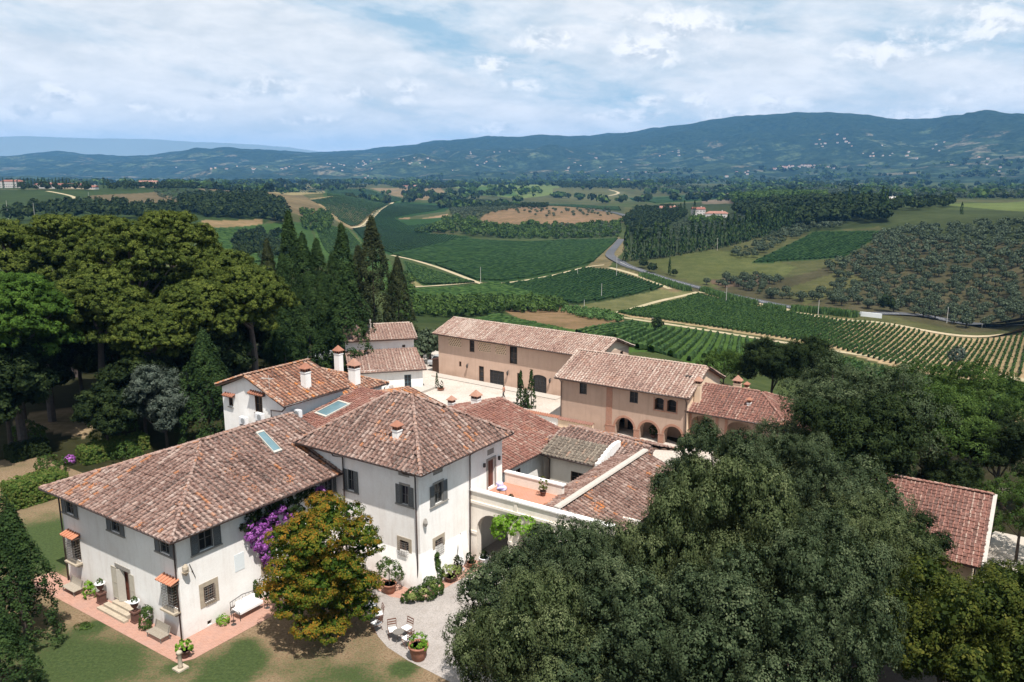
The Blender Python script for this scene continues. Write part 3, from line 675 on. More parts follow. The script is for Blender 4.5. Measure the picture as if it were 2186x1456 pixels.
V = [
 ([(1071,608),(1181,590),(1250,573),(1301,578),(1418,614),(1345,631),(1225,649),(1162,636)], ((1162,630),(1290,590)), 2.8, 'dark green vineyard between the dirt track and the road bend', 'l_vined', 2),
 ([(930,566),(1063,543),(1192,513),(1318,510),(1266,560),(1162,586),(1071,600),(1016,598)], ((930,566),(1320,509)), 2.8, 'broad dark vineyard above the pale dirt track in the valley', 'l_vined', 3),
 ([(836,543),(979,510),(1186,515),(1052,547),(928,564)], ((980,520),(1180,520)), 3.0, 'narrow dark vineyard below the wooded knoll', 'l_vined', 4),
 ([(755,490),(842,434),(950,440),(930,450),(840,466),(870,482),(955,472),(910,500),(1000,508),(835,541),(780,518)], ((780,505),(950,445)), 3.4, 'large dark green vineyard curving below the eroded bank', 'l_vined', 4),
 ([(665,428),(815,430),(822,438),(750,484),(715,462),(695,445)], ((700,430),(770,475)), 4.2, 'young vineyard in thin rows beside the diagonal track', 'l_vined', 4),
 ([(865,560),(1012,604),(905,609),(885,596)], ((880,568),(1000,602)), 2.8, 'small vineyard under the pale dirt track left of the pole', 'l_vine', 2),
 ([(880,622),(1055,604),(1180,638),(1000,636),(940,640)], ((880,622),(1000,636)), 2.8, 'grassy vineyard just below the track junction', 'l_vine', 2),
 ([(1605,561),(1740,497),(1888,496),(1798,550),(1700,555)], ((1640,555),(1800,500)), 3.0, 'dark vineyard set between olive groves on the hill', 'l_vined', 3),
 ([(1290,738),(1316,715),(1400,700),(1500,709),(1640,733),(1700,748),(1640,770),(1500,765),(1400,755)], ((1300,738),(1420,712)), 2.6, 'bright green vineyard behind the ochre farmhouse', 'l_vine', 2),
 ([(1230,712),(1345,688),(1390,698),(1290,728),(1250,722)], ((1230,712),(1345,690)), 2.6, 'small green vineyard at the foot of the tan field', 'l_vine', 2),
 ([(1000,690),(1060,672),(1130,690),(1215,712),(1120,712)], ((1020,690),(1120,676)), 2.6, 'patchy vineyard right behind the long ochre barn', 'l_vine', 2),
 ([(540,402),(685,399),(690,412),(600,415)], ((560,404),(590,413)), 7.0, 'striped young vineyard on the far tan slope', 'l_vined', 6),
 ([(700,404),(785,405),(860,426),(700,420)], ((700,412),(840,424)), 5, 'deep green field beyond the striped slope', 'l_vined', 6),
 ([(670,478),(740,490),(775,528),(830,556),(760,565),(700,540)], ((690,490),(770,530)), 3.0, 'bright green vineyard behind the tall cypresses', 'l_vine', 3),
 ([(440,490),(560,488),(560,560),(470,560)], ((450,500),(550,520)), 3.0, 'green vineyard above the pine crowns', 'l_vine', 3),
 ([(1060,428),(1320,442),(1325,450),(1110,438)], ((1080,432),(1310,446)), 5, 'dark green strip of vines beyond the knoll', 'l_vined', 6),
 ([(1345,424),(1530,414),(1590,419),(1400,434)], ((1350,430),(1580,418)), 6, 'green field of vines behind the estate wood', 'l_vined', 6),
]
for poly, dp, sp, lab, mt, stp in V:
    vines('vineyard', poly, dirpx(*dp), sp * (.95 if sp < 4 else 1), 1.3, 1.05 if sp < 4 else sp * .42, M[mt], lab, step=stp, seed=len(lab), gaps=.0)
# ------------------------------------------------------------------ roofs and walls
def roof_tiles(polys, mat, name, parent, off, sp=.40, co=.37, seed=0, ridges=(), rmat=None, deck=.14, sof=None, coppo=.10, under=True):
    """polys: roof slopes as 3D polygons whose first two points are the eave. One mesh: tiles laid course by course."""
    rng = np.random.default_rng(seed + len(name) * 7); allQ = []; allR = []
    for poly in polys:
        P = np.array(poly, float); U = P[1] - P[0]; U /= np.linalg.norm(U)
        Nn = np.cross(U, P[2] - P[0]); Nn /= np.linalg.norm(Nn)
        if Nn[2] < 0: Nn = -Nn
        V = np.cross(Nn, U)
        if V[2] < 0: V = -V
        q = np.stack([(P - P[0]) @ U, (P - P[0]) @ V], -1)
        nu = max(1, round((q[:, 0].max() - q[:, 0].min()) / sp)); us = q[:, 0].min() + (np.arange(nu) + .5) * (q[:, 0].max() - q[:, 0].min()) / nu
        vs = np.arange(-.06, q[:, 1].max(), co)
        uu, vv = np.meshgrid(us, vs); uu = uu.ravel(); vv = vv.ravel()
        k = pip([tuple(a) for a in q], uu, np.maximum(vv + co * .5, .02)); uu = uu[k]; vv = vv[k]; n = len(uu)
        if not n: continue
        wav = (fbm(uu * .35 + seed, vv * .35, 3, 2) - .5) * .10
        ju = rng.normal(0, .012, n); jr = rng.normal(0, .05, n); jn = rng.normal(0, .012, n) + wav
        c2 = co * 1.12; colr = rng.normal(0, .12, nu); cj = colr[np.clip(np.searchsorted(us, uu), 0, nu - 1)]
        quads = []
        def q4(pts): quads.append(pts)
        h = sp / 2
        flat = [(-h, 0, .06), (h, 0, .06), (h, c2, .028), (-h, c2, .028)]
        step = [(-h, .0, -.01), (h, 0, -.01), (h, 0, .06), (-h, 0, .06)]
        arcL = [(math.cos(t) * coppo * 1.1 - h, -.03, .06 + math.sin(t) * coppo * 1.15) for t in np.linspace(math.pi, 0, 5)]
        arcU = [(math.cos(t) * coppo * .85 - h, c2, .02 + math.sin(t) * coppo * .95) for t in np.linspace(math.pi, 0, 5)]
        q4(flat); q4(step)
        for i in range(4): q4([arcL[i], arcL[i + 1], arcU[i + 1], arcU[i]])
        c0 = (-h, -.03, .05); q4([c0, arcL[2], arcL[1], arcL[0]]); q4([c0, arcL[4], arcL[3], arcL[2]])
        Tm = np.array(quads)                      # (8,4,3)
        A = np.broadcast_to(Tm, (n, 8, 4, 3)).copy()
        isC = np.array([0, 0, 1, 1, 1, 1, 1, 1], bool)
        A[:, 2:, :, 0] += ju[:, None, None] + jr[:, None, None] * A[:, 2:, :, 1]
        A[:, :, :, 2] += jn[:, None, None]; A[:, 2:, :, 2] += rng.normal(0, .008, n)[:, None, None]
        A[..., 0] += uu[:, None, None]; A[..., 1] += vv[:, None, None]
        Wd = P[0] + A[..., 0:1] * U + A[..., 1:2] * V + A[..., 2:3] * Nn
        r1 = rng.random(n); r2 = rng.random(n); pat = (fbm(uu * .28 + 7 * seed, vv * .28, 5, 4) - .5) * 2.2 + .5
        rr_ = np.clip(np.where(isC[None], (.32 + r1 * .42 + pat * .26 + cj)[:, None], (r2 * .18 + pat * .10 + cj * .3)[:, None]), 0, 1)
        allQ.append(Wd.reshape(-1, 4, 3)); allR.append(rr_.ravel())
    for (p, q_) in ridges:
        p = np.array(p, float); q_ = np.array(q_, float); L = np.linalg.norm(q_ - p); U = (q_ - p) / L
        S = np.cross(U, (0, 0, 1)); S /= np.linalg.norm(S); Nn = np.cross(S, U)
        for i in range(int(L / .38)):
            a = i * .38; j = rng.normal(0, .012); rj = rng.normal(0, .02)
            for k in range(4):
                t0, t1 = math.pi * k / 4, math.pi * (k + 1) / 4
                def R_(t, aa, r, up): return p + U * aa + S * (math.cos(t) * r + j) + Nn * (math.sin(t) * r * .9 + up)
                allQ.append(np.array([[R_(t0, a, .15, .08), R_(t1, a, .15, .08), R_(t1, a + .43, .125, .05), R_(t0, a + .43, .125, .05)]])); allR.append(np.array([rng.random() * .4 + .6]))
    Q = np.concatenate(allQ); Rn = np.concatenate(allR); Q[..., 0] -= off[0]; Q[..., 1] -= off[1]
    o = put(name, quads_mesh(name, Q, mat, np.clip(Rn, 0, 1)), parent)
    if under:
        mb = MB(off)
        for poly in polys:
            P = [tuple(p) for p in poly]; n = len(P)
            mb.add([(x, y, z - .02) for x, y, z in P] + [(x, y, z - .02 - deck) for x, y, z in P],
                   [tuple(range(n)), tuple(range(n, 2 * n))[::-1]] + [(i, i + n, (i + 1) % n + n, (i + 1) % n) for i in range(n)])
        mb.build('roof_deck', sof or M['soffit'], o)
    return o

class Fr:
    """frame on a facade: u along, n outward, z up"""
    def __init__(s, p0, du): s.p = p0; L = math.hypot(*du); s.d = (du[0] / L, du[1] / L); s.n = (s.d[1], -s.d[0])
    def __call__(s, u, n, z): return (s.p[0] + s.d[0] * u + s.n[0] * n, s.p[1] + s.d[1] * u + s.n[1] * n, z)
    def box(s, mb, u0, u1, n0, n1, z0, z1, m=0):
        c = [s(u0,n0,z0),s(u1,n0,z0),s(u1,n1,z0),s(u0,n1,z0),s(u0,n0,z1),s(u1,n0,z1),s(u1,n1,z1),s(u0,n1,z1)]
        mb.add(c, [(0,1,2,3),(4,7,6,5),(0,4,5,1),(1,5,6,2),(2,6,7,3),(3,7,4,0)], m)
    def slab(s, mb, u0, u1, nA, nB, z0, z1, t, m=0):
        """a leaf whose outer depth goes from nA at u0 to nB at u1"""
        c = [s(u0,nA,z0),s(u1,nB,z0),s(u1,nB-t,z0),s(u0,nA-t,z0),s(u0,nA,z1),s(u1,nB,z1),s(u1,nB-t,z1),s(u0,nA-t,z1)]
        mb.add(c, [(3,2,1,0),(5,6,7,4),(1,5,4,0),(2,6,5,1),(3,7,6,2),(0,4,7,3)], m)

def wall(mb, F, u0, u1, z0, z1, holes=(), depth=.3, m=0, top=None):
    """facade with openings; top: function u->z for a raked top"""
    us = sorted({u0, u1, *[h[0] for h in holes], *[h[1] for h in holes]} | ({top[0]} if top else set()))
    zs = sorted({z0, z1, *[h[2] for h in holes], *[h[3] for h in holes]})
    for i in range(len(us) - 1):
        for j in range(len(zs) - 1):
            uc = (us[i] + us[i + 1]) / 2; zc = (zs[j] + zs[j + 1]) / 2
            if any(h[0] < uc < h[1] and h[2] < zc < h[3] for h in holes): continue
            mb.add([F(us[i], 0, zs[j]), F(us[i + 1], 0, zs[j]), F(us[i + 1], 0, zs[j + 1]), F(us[i], 0, zs[j + 1])], [(0, 1, 2, 3)], m)
    for h in holes:
        a, b, c, d = h[:4]; dp = h[5] if len(h) > 5 else depth; arch = len(h) > 4 and h[4]
        zt = d - arch if arch else d
        mb.add([F(a, 0, c), F(a, -dp, c), F(a, -dp, zt), F(a, 0, zt)], [(0, 1, 2, 3)], m)
        mb.add([F(b, 0, c), F(b, -dp, c), F(b, -dp, zt), F(b, 0, zt)], [(3, 2, 1, 0)], m)
        mb.add([F(a, 0, c), F(b, 0, c), F(b, -dp, c), F(a, -dp, c)], [(0, 1, 2, 3)], m)
        if not arch: mb.add([F(a, 0, d), F(b, 0, d), F(b, -dp, d), F(a, -dp, d)], [(3, 2, 1, 0)], m)
        else:
            K = 14; r = (b - a) / 2; cu = (a + b) / 2
            pts = [(cu - r * math.cos(math.pi * k / K), zt + arch * math.sin(math.pi * k / K)) for k in range(K + 1)]
            for k in range(K):
                (ua, za), (ub, zb) = pts[k], pts[k + 1]
                mb.add([F(ua, 0, za), F(ub, 0, zb), F(ub, 0, d), F(ua, 0, d)], [(0, 1, 2, 3)], m)
                mb.add([F(ua, 0, za), F(ub, 0, zb), F(ub, -dp, zb), F(ua, -dp, za)], [(3, 2, 1, 0)], m)
def shell(name, rect, z0, z1, mat, parent, off, faces=None, gables=None, extra=None):
    """four walls; faces: dict side->(holes); sides S (b=min, u=+a), E (a=max, u=+b), N, W. gables: list of (side, u, z)"""
    a0, a1, b0, b1 = rect; mb = MB(off); faces = faces or {}
    FR = {'S': (Fr((a0, b0), (1, 0)), a1 - a0), 'E': (Fr((a1, b0), (0, 1)), b1 - b0), 'N': (Fr((a1, b1), (-1, 0)), a1 - a0), 'W': (Fr((a0, b1), (0, -1)), b1 - b0)}
    for s, (F, L) in FR.items():
        wall(mb, F, 0, L, z0, z1, faces.get(s, ()))
    for (s, uz) in (gables or []):
        F, L = FR[s]
        mb.add([F(0, 0, z1), F(L, 0, z1)] + [F(u, 0, z) for u, z in uz], [tuple(range(2 + len(uz)))])
    if extra: extra(mb, FR)
    o = mb.build(name, mat, parent)
    return o, FR

def louvre(mb, F, u0, u1, n0, z0, z1, m=0, slope=0):
    """louvred leaf with a frame and slats"""
    t = .04; w = .06
    F.box(mb, u0, u0 + w, n0, n0 + t, z0, z1, m); F.box(mb, u1 - w, u1, n0, n0 + t, z0, z1, m)
    for z in (z0, (z0 + z1) / 2 - w / 2, z1 - w): F.box(mb, u0 + w, u1 - w, n0, n0 + t, z, z + w, m)
    n = int((z1 - z0) / .075)
    for i in range(n):
        z = z0 + w + (z1 - z0 - 2 * w) * i / n
        mb.add([F(u0 + w, n0 + .002, z + .05), F(u1 - w, n0 + .002, z + .05), F(u1 - w, n0 + t - .002, z), F(u0 + w, n0 + t - .002, z)], [(3, 2, 1, 0)], m)
def window(bld, off, F, u0, u1, z0, z1, depth=.12, frame='frame', glass='glass', shutters=None, smat='shut', surround=None, surm='stone', sill=True, arch=0, cols=2, rows=3, grille=None, open_l=.0, open_r=.0):
    """window > frame mesh, pane, shutters, sill, grille, surround"""
    mb = MB(off); fw = .07
    nb = -depth
    zt = z1 - arch if arch else z1
    F.box(mb, u0, u0 + fw, nb, .004, z0, z1 if not arch else zt + .0); F.box(mb, u1 - fw, u1, nb, .004, z0, z1 if not arch else zt)
    F.box(mb, u0 + fw, u1 - fw, nb, nb + .06, z0, z0 + fw)
    if not arch: F.box(mb, u0 + fw, u1 - fw, nb, nb + .06, z1 - fw, z1)
    for i in range(1, cols):
        u = u0 + (u1 - u0) * i / cols; F.box(mb, u - .03, u + .03, nb + .003, nb + .052, z0 + fw, zt)
    for i in range(1, rows):
        z = z0 + (zt - z0) * i / rows; F.box(mb, u0 + fw, u1 - fw, nb + .006, nb + .046, z - .015, z + .015)
    if shutters: frame = smat
    w = mb.build('window', M[frame], bld)
    g = MB(off)
    if arch:
        K = 12; r = (u1 - u0) / 2; cu = (u0 + u1) / 2
        pts = [F(u0, nb + .02, z0), F(u1, nb + .02, z0)] + [F(cu + r * math.cos(math.pi * k / K), nb + .02, zt + arch * math.sin(math.pi * k / K)) for k in range(K + 1)]
        g.add(pts, [tuple(range(len(pts)))])
    else: g.add([F(u0, nb + .02, z0), F(u1, nb + .02, z0), F(u1, nb + .02, z1), F(u0, nb + .02, z1)], [(0, 1, 2, 3)])
    g.build('pane', M[glass], w)
    if shutters:
        sw = shutters
        for (a, b) in ((u0 - sw - .02, u0 - .02), (u1 + .02, u1 + sw + .02)):
            s = MB(off); louvre(s, F, a, b, .03, z0 - .02, z1 + .0); s.build('shutter', M[smat], w)
    if surround:
        s = MB(off); q = surround
        F.box(s, u0 - q, u0, 0.003, .03, z0 - q * .8, z1 + q); F.box(s, u1, u1 + q, .003, .03, z0 - q * .8, z1 + q)
        F.box(s, u0, u1, .003, .031, z1, z1 + q)
        F.box(s, u0, u1, .003, .031, z0 - q * .8, z0)
        s.build('surround', M[surm], w)
    if sill:
        s = MB(off); F.box(s, u0 - .08 - (shutters or 0) * (1 if shutters else 0), u1 + .08 + (shutters or 0), .032, .12, z0 - .13, z0 - .04); s.build('sill', M[surm], w)
    if grille:
        s = MB(off); gn = grille; n = max(3, round((u1 - u0) / .17)); k = max(4, round((z1 - z0) / .2))
        uu = [u0 + .03 + (u1 - u0 - .06) * i / n for i in range(n + 1)]; zz = [z0 + .03 + (z1 - z0 - .06) * i / k for i in range(k + 1)]
        for u in uu: s.tube([F(u, gn, zz[0]), F(u, gn, zz[-1])], .014, 4); s.tube([F(u, 0.0, zz[0]), F(u, gn, zz[0])], .012, 4)
        for z in zz: s.tube([F(uu[0], 0, z), F(uu[0], gn, z), F(uu[-1], gn, z), F(uu[-1], 0, z)], .012, 4)
        s.build('grille', M['iron_g'], w)
    return w
def tile_canopy(bld, off, F, u0, u1, z, d=.55, mat='terra_n', name='canopy'):
    """little tiled lean-to over a window"""
    mb = MB(off); n = max(3, round((u1 - u0) / .3))
    F.box(mb, u0, u1, 0, d * .9, z - .12, z - .06, 1)
    for i in range(n):
        a = u0 + (u1 - u0) * i / n; b = u0 + (u1 - u0) * (i + 1) / n
        mb.add([F(a, .0, z + .14), F(b, .0, z + .14), F(b, d, z - .05), F(a, d, z - .05)], [(3, 2, 1, 0)], 0)
        mb.tube([F(a + .05, .0, z + .17), F(a + .05, d + .02, z - .01)], .075, 6, 0)
    mb.tube([F(u1 - .03, .0, z + .17), F(u1 - .03, d + .02, z - .01)], .075, 6, 0)
    return mb.build(name, [M[mat], M['soffit']], bld)
def gutter(bld, off, pts, r=.075, name='gutter'):
    mb = MB(off); mb.tube(pts, r, 6); return mb.build(name, M['pipe'], bld, True)
def pipe(bld, off, pts, r=.055, name='downpipe'):
    mb = MB(off); mb.tube(pts, r, 7); return mb.build(name, M['pipe'], bld, True)
def chimney(bld, off, a, b, z0, z1, w=.55, d=.55, mat='white', cap='tile', style=0):
    mb = MB(off); mb.box(a - w / 2, a + w / 2, b - d / 2, b + d / 2, z0, z1, 0)
    mb.box(a - w / 2 - .04, a + w / 2 + .04, b - d / 2 - .04, b + d / 2 + .04, z1 - .10, z1 - .02, 0)
    hh = .28
    for sx in (-1, 0, 1):
        for sy in (-1, 0, 1):
            if sx == 0 and sy == 0: continue
            mb.box(a + sx * (w / 2 - .05) - .045, a + sx * (w / 2 - .05) + .045, b + sy * (d / 2 - .05) - .045, b + sy * (d / 2 - .05) + .045, z1, z1 + hh, 1)
    mb.box(a - w / 2 + .08, a + w / 2 - .08, b - d / 2 + .08, b + d / 2 - .08, z1, z1 + hh - .01, 2)
    W_ = w / 2 + .13; D_ = d / 2 + .13; z = z1 + hh
    mb.box(a - W_, a + W_, b - D_, b + D_, z, z + .05, 1)
    mb.add([(a - W_, b - D_, z + .05), (a + W_, b - D_, z + .05), (a + W_, b + D_, z + .05), (a - W_, b + D_, z + .05), (a, b, z + .05 + .75 * w)], [(0, 1, 4), (1, 2, 4), (2, 3, 4), (3, 0, 4)], 1)
    return mb.build('chimney', [M[mat], M['terra'] if cap == 'tile' else M['brick'], M['soil']], bld)
def skylight(bld, off, P, mat='glass_b', fr='frame_w'):
    """P: 4 corners 3D on the slope"""
    P = [np.array(p, float) for p in P]; n = np.cross(P[1] - P[0], P[3] - P[0]); n /= np.linalg.norm(n); n = n if n[2] > 0 else -n
    mb = MB(off); mb.add([tuple(p + n * .02) for p in P] + [tuple(p + n * .2) for p in P], [(0,1,5,4),(1,2,6,5),(2,3,7,6),(3,0,4,7)])
    c = sum(P) / 4; I = [c + (p - c) * .86 for p in P]
    mb.add([tuple(p + n * .2) for p in P] + [tuple(p + n * .2) for p in I], [(0,1,5,4),(1,2,6,5),(2,3,7,6),(3,0,4,7)])
    o = mb.build('skylight', M[fr], bld)
    g = MB(off); g.add([tuple(p + n * .17) for p in I], [(0, 1, 2, 3)]); g.build('pane', M[mat], o)
def bthing(name, label, a, b, cat='house'):
    o = thing(name, label, cat, WL(a, b), -TH); return o, (a, b)

# ---- left wing of the villa
B, off = bthing('villa_wing', 'white villa wing with hipped tile roof and grey shutters, nearest on the left', -7, 6, 'villa')
S_h = [(.72, 1.72, 5.42, 6.86), (6.50, 7.50, 5.55, 6.95), (12.03, 13.03, 5.55, 7.0), (.83, 2.03, 2.0, 3.75), (12.35, 13.55, 2.0, 3.75), (6.75, 7.95, .55, 2.95)]
S_h = [(u0, u1, z0, z1) for (u0, u1, z0, z1) in S_h]
E_h = [(1.55, 2.6, 5.35, 6.82), (1.62, 2.42, 1.75, 2.85), (1.72, 2.05, .12, .42), (12.15, 12.95, 5.5, 6.8), (6.3, 7.3, 1.8, 2.9), (8.9, 9.9, .1, 2.4)]
o, FR = shell('wall', (-13.7, 0, 0, 15.4), -.3, 7.1, M['white'], B, off, {'S': S_h, 'E': E_h})
FS, FE = FR['S'][0], FR['E'][0]
for i, (u0, u1, z0, z1) in enumerate(S_h[:3]): window(B, off, FS, u0, u1, z0, z1, shutters=.52, rows=3)
for (u0, u1, z0, z1) in S_h[3:5]:
    w = window(B, off, FS, u0 , u1, z0, z1, surround=.0, sill=False, rows=4, grille=.42)
    s = MB(off); FS.box(s, u0 - .12, u1 + .12, .02, .55, z0 - .14, z0 - .02); FS.box(s, u0, u0 + .12, .02, .3, z0 - .34, z0 - .14); FS.box(s, u1 - .12, u1, .02, .3, z0 - .34, z0 - .14); s.build('sill', M['stone_w'], w)
    tile_canopy(B, off, FS, u0 - .18, u1 + .18, z1 + .22, .62)
# front door: leaf ajar, side shutters, stone lintel
u0, u1, z0, z1 = S_h[5]
mb = MB(off); FS.box(mb, u0, u1, -.28, -.24, z0, z1); 
for i in (0, 1):
    for z_ in (z0 + .15, z0 + .9, z0 + 1.6):
        ua = u0 + .08 + i * .6; FS.box(mb, ua, ua + .42, -.24, -.215, z_, z_ + .58)
d_ = mb.build('door', M['door'], B)
mb = MB(off); FS.box(mb, u0 - .3, u1 + .3, .005, .06, z1, z1 + .28); FS.box(mb, u0 - .14, u0, .003, .035, z0, z1); FS.box(mb, u1, u1 + .14, .003, .035, z0, z1); mb.build('door_surround', M['stone'], B)
for (a, b_) in ((u0 - .8, u0 - .16), (u1 + .16, u1 + .66)):
    s = MB(off); louvre(s, FS, a, b_, .04, z0 + .02, z1 - .05); s.build('shutter', M['shut_l'], d_)
s = MB(off); FS.slab(s, u0 + .02, u0 + .45, .18, -.1, z0, z1 - .05, .04); s.build('door_leaf', M['frame_w'], d_)
mb = MB(off); FS.box(mb, u0 - .45, u1 + .5, .0, .42, -.1, .52); FS.box(mb, u0 - .9, u1 + .7, .42, .78, -.1, .36); FS.box(mb, u0 - 1.15, u1 + .9, .78, 1.12, -.1, .18); mb.build('steps', M['stone_w'], B)
window(B, off, FE, *E_h[0], shutters=.55, rows=2); window(B, off, FE, *E_h[1], surround=.3, surm='stone_w', sill=False, rows=3, grille=.16)
window(B, off, FE, *E_h[3], shutters=.42, rows=2); window(B, off, FE, *E_h[4], surround=.2, surm='stone_w', sill=False, grille=.14); window(B, off, FE, *E_h[5], sill=False, rows=3, arch=0)
mb = MB(off); FE.box(mb, 1.72, 2.05, -.2, -.15, .12, .42); mb.build('cellar_vent', M['soil'], B)
mb = MB(off); FE.box(mb, 4.05, 4.82, .005, .02, 2.85, 4.05); mb.build('wall_plaque', M['plaque'], B)
# roof
ez = 7.12; A0, A1, B0, B1 = -14.6, .8, -.82, 15.4; rx, rz, rb = -6.95, 9.85, 7.0
tile_m = M['tile']
roof = roof_tiles([[(A0, B0, ez), (A1, B0, ez), (rx, rb, rz)],
            [(A1, B0, ez), (A1, 13.95, ez), (A1 - 1.2, 15.6, ez + .42), (rx, 15.6, rz), (rx, rb, rz)],
            [(A0, 15.6, ez), (A0, B0, ez), (rx, rb, rz), (rx, 15.6, rz)]], tile_m, 'roof', B, off, seed=3,
           ridges=[((A1 - .05, B0 + .05, ez), (rx, rb, rz)), ((A0 + .05, B0 + .05, ez), (rx, rb, rz)), ((rx, rb, rz), (rx, 15.4, rz))])
gutter(B, off, [(A0 - .05, B0 - .07, ez - .02), (A1 + .06, B0 - .07, ez - .02), (A1 + .06, 13.2, ez - .02)])
gutter(B, off, [(A0 - .06, B0 - .07, ez - .02), (A0 - .06, 15.5, ez - .02)])
pipe(B, off, [(-.05, -.7, ez - .1), (-.05, -.12, ez - .35), (-.1, -.1, .0)])
pipe(B, off, [(-13.75, -.7, ez - .1), (-13.75, -.1, ez - .4), (-13.72, -.1, 3), (-13.72, -.1, .0)])
skylight(B, off, [(-3.0 - k[0] * .0 + k[0], k[1], rz - (k[0] - 3.0 - rx) * (rz - ez) / (A1 - rx) + .03) for k in ()] or [(a_, b_, rz - (a_ - rx) * (rz - ez) / (A1 - rx) + .05) for a_, b_ in ((-5.9, 11.6), (-3.2, 11.1), (-3.2, 10.35), (-5.9, 10.9))])
FE.box  # wall lamp and iron tie
mb = MB(off); mb.tube([FE(.78, .05, 4.85), FE(1.12, .05, 3.8)], .02, 5); mb.tube([FE(.95, .05, 4.3), FE(.95, .02, 4.3)], .05, 6); mb.build('tie_rod', M['iron'], B)
mb = MB(off); mb.ball((FE(.38, .22, 4.75)), (.2, .2, .3), n=9, h=6, jit=.25); mb.lathe(*FE(.38, .2, 0)[:2], [(.06, 4.3), (.2, 4.5), (.24, 4.55)], 8); mb.build('stone_ornament', M['stone_w'], B)

# ---- tower block
B, off = bthing('villa_block', 'tall white villa block with large pyramid-like hipped tile roof in the centre', 3, 18, 'villa')
TS = [(6.55 + 2.4 - .0, 7.25 + 2.4, 6.05, 7.45), (6.3 + 2.4, 7.15 + 2.4, 2.15, 3.25), (6.32 + 2.4, 7.35 + 2.4, 8.12, 8.5), (1.3 + 2.4, 1.95 + 2.4, 5.9, 7.5)]
TS = [(u0 - 0, u1, z0, z1) for u0, u1, z0, z1 in TS]
TE = [(14.95 - 13.3, 15.85 - 13.3, 5.75, 7.25), (14.9 - 13.3, 15.75 - 13.3, 1.85, 3.0), (14.85 - 13.3, 15.95 - 13.3, 7.95, 8.35), (21.45 - 13.3, 22.35 - 13.3, 4.8, 7.05), (21.4 - 13.3, 22.3 - 13.3, 7.5, 7.95)]
o, FR = shell('wall', (-2.4, 8.2, 13.3, 23.4), -.3, 8.95, M['white'], B, off, {'S': TS, 'E': TE})
FS, FE = FR['S'][0], FR['E'][0]
window(B, off, FS, *TS[0], shutters=.45, surround=.16, rows=2); window(B, off, FS, *TS[1], surround=.26, surm='stone_w', sill=False, grille=.26)
window(B, off, FS, *TS[3], shutters=.4, rows=2)
window(B, off, FE, *TE[0], shutters=.5, surround=.16, rows=2); window(B, off, FE, *TE[1], surround=.26, surm='stone_w', sill=False, grille=.18)
for F_, h in ((FS, TS[2]), (FE, TE[2]), (FE, TE[4])):
    mb = MB(off); F_.box(mb, h[0], h[1], -.06, -.02, h[2], h[3]); mb.build('attic_vent', M['stone'], B)
h = TE[3]; mb = MB(off); FE.box(mb, h[0], h[1], -.2, -.15, h[2], h[3]); FE.box(mb, h[0] + .42, h[0] + .48, -.15, -.12, h[2], h[3]); d_ = mb.build('door', M['door'], B)
mb = MB(off); FE.box(mb, h[0] - .18, h[0], .003, .04, h[2], h[3] + .2); FE.box(mb, h[1], h[1] + .18, .003, .04, h[2], h[3] + .2); FE.box(mb, h[0], h[1], .003, .041, h[3], h[3] + .2); mb.build('door_surround', M['stone'], d_)
for u in (h[0] - .55, h[1] + .55):
    mb = MB(off); FE.box(mb, u - .08, u + .08, .01, .16, 6.75, 7.05); mb.build('wall_lamp', M['iron'], B)
# battered foot of the corner
mb = MB(off); mb.add([(8.2, 13.3, 2.6), (8.95, 12.65, -.2), (8.2, 12.98, -.2), (8.55, 13.3, -.2), (2.5, 13.3, -.2), (8.2, 18.6, -.2), (2.5, 13.0, -.2), (8.62, 18.6, -.2), (2.5, 13.298, 2.4), (8.202, 18.6, 2.4)],
                  [(8, 6, 1, 0), (0, 1, 7, 9)]); mb.build('battered_base', M['white'], B)
ez = 8.98; A0, A1, B0, B1 = -3.25, 9.2, 12.4, 23.45; cz = 12.45; cb = 17.9; r0, r1 = 1.9, 3.75
roof_tiles([[(A0, B0, ez), (A1, B0, ez), (r1, cb, cz), (r0, cb, cz)], [(A1, B0, ez), (A1, B1, ez), (r1, cb, cz)],
            [(A1, B1, ez), (A0, B1, ez), (r0, cb, cz), (r1, cb, cz)], [(A0, B1, ez), (A0, B0, ez), (r0, cb, cz)]], M['tile'], 'roof', B, off, seed=11,
           ridges=[((A1, B0, ez), (r1, cb, cz)), ((A1, B1, ez), (r1, cb, cz)), ((A0, B0, ez), (r0, cb, cz)), ((A0, B1, ez), (r0, cb, cz)), ((r0, cb, cz), (r1, cb, cz))])
gutter(B, off, [(A0 - .06, B0 - .07, ez - .02), (A1 + .06, B0 - .07, ez - .02), (A1 + .06, B1, ez - .02)])
gutter(B, off, [(A0 - .06, B0, ez - .02), (A0 - .06, B1, ez - .02)])
pipe(B, off, [(.6, 12.45, ez - .1), (.6, 12.6, 8.6), (1.0, 13.15, 8.4), (1.0, 13.18, 0)]); pipe(B, off, [(7.2, 12.45, ez - .1), (7.4, 12.7, 8.62), (8.0, 13.15, 8.4), (8.05, 13.16, 2.4), (8.3, 12.85, 0)])
pipe(B, off, [(9.1, 20.4, ez - .1), (8.9, 19.9, 8.7), (8.34, 19.0, 8.3), (8.34, 18.9, 0)])
chimney(B, off, 5.15, 14.6, 9.6, 10.9, .5, .5)
mb = MB(off); mb.ball(FE(.4, .2, 4.9), (.17, .17, .28), n=9, h=6, jit=.3); mb.build('stone_mask', M['stone'], B)

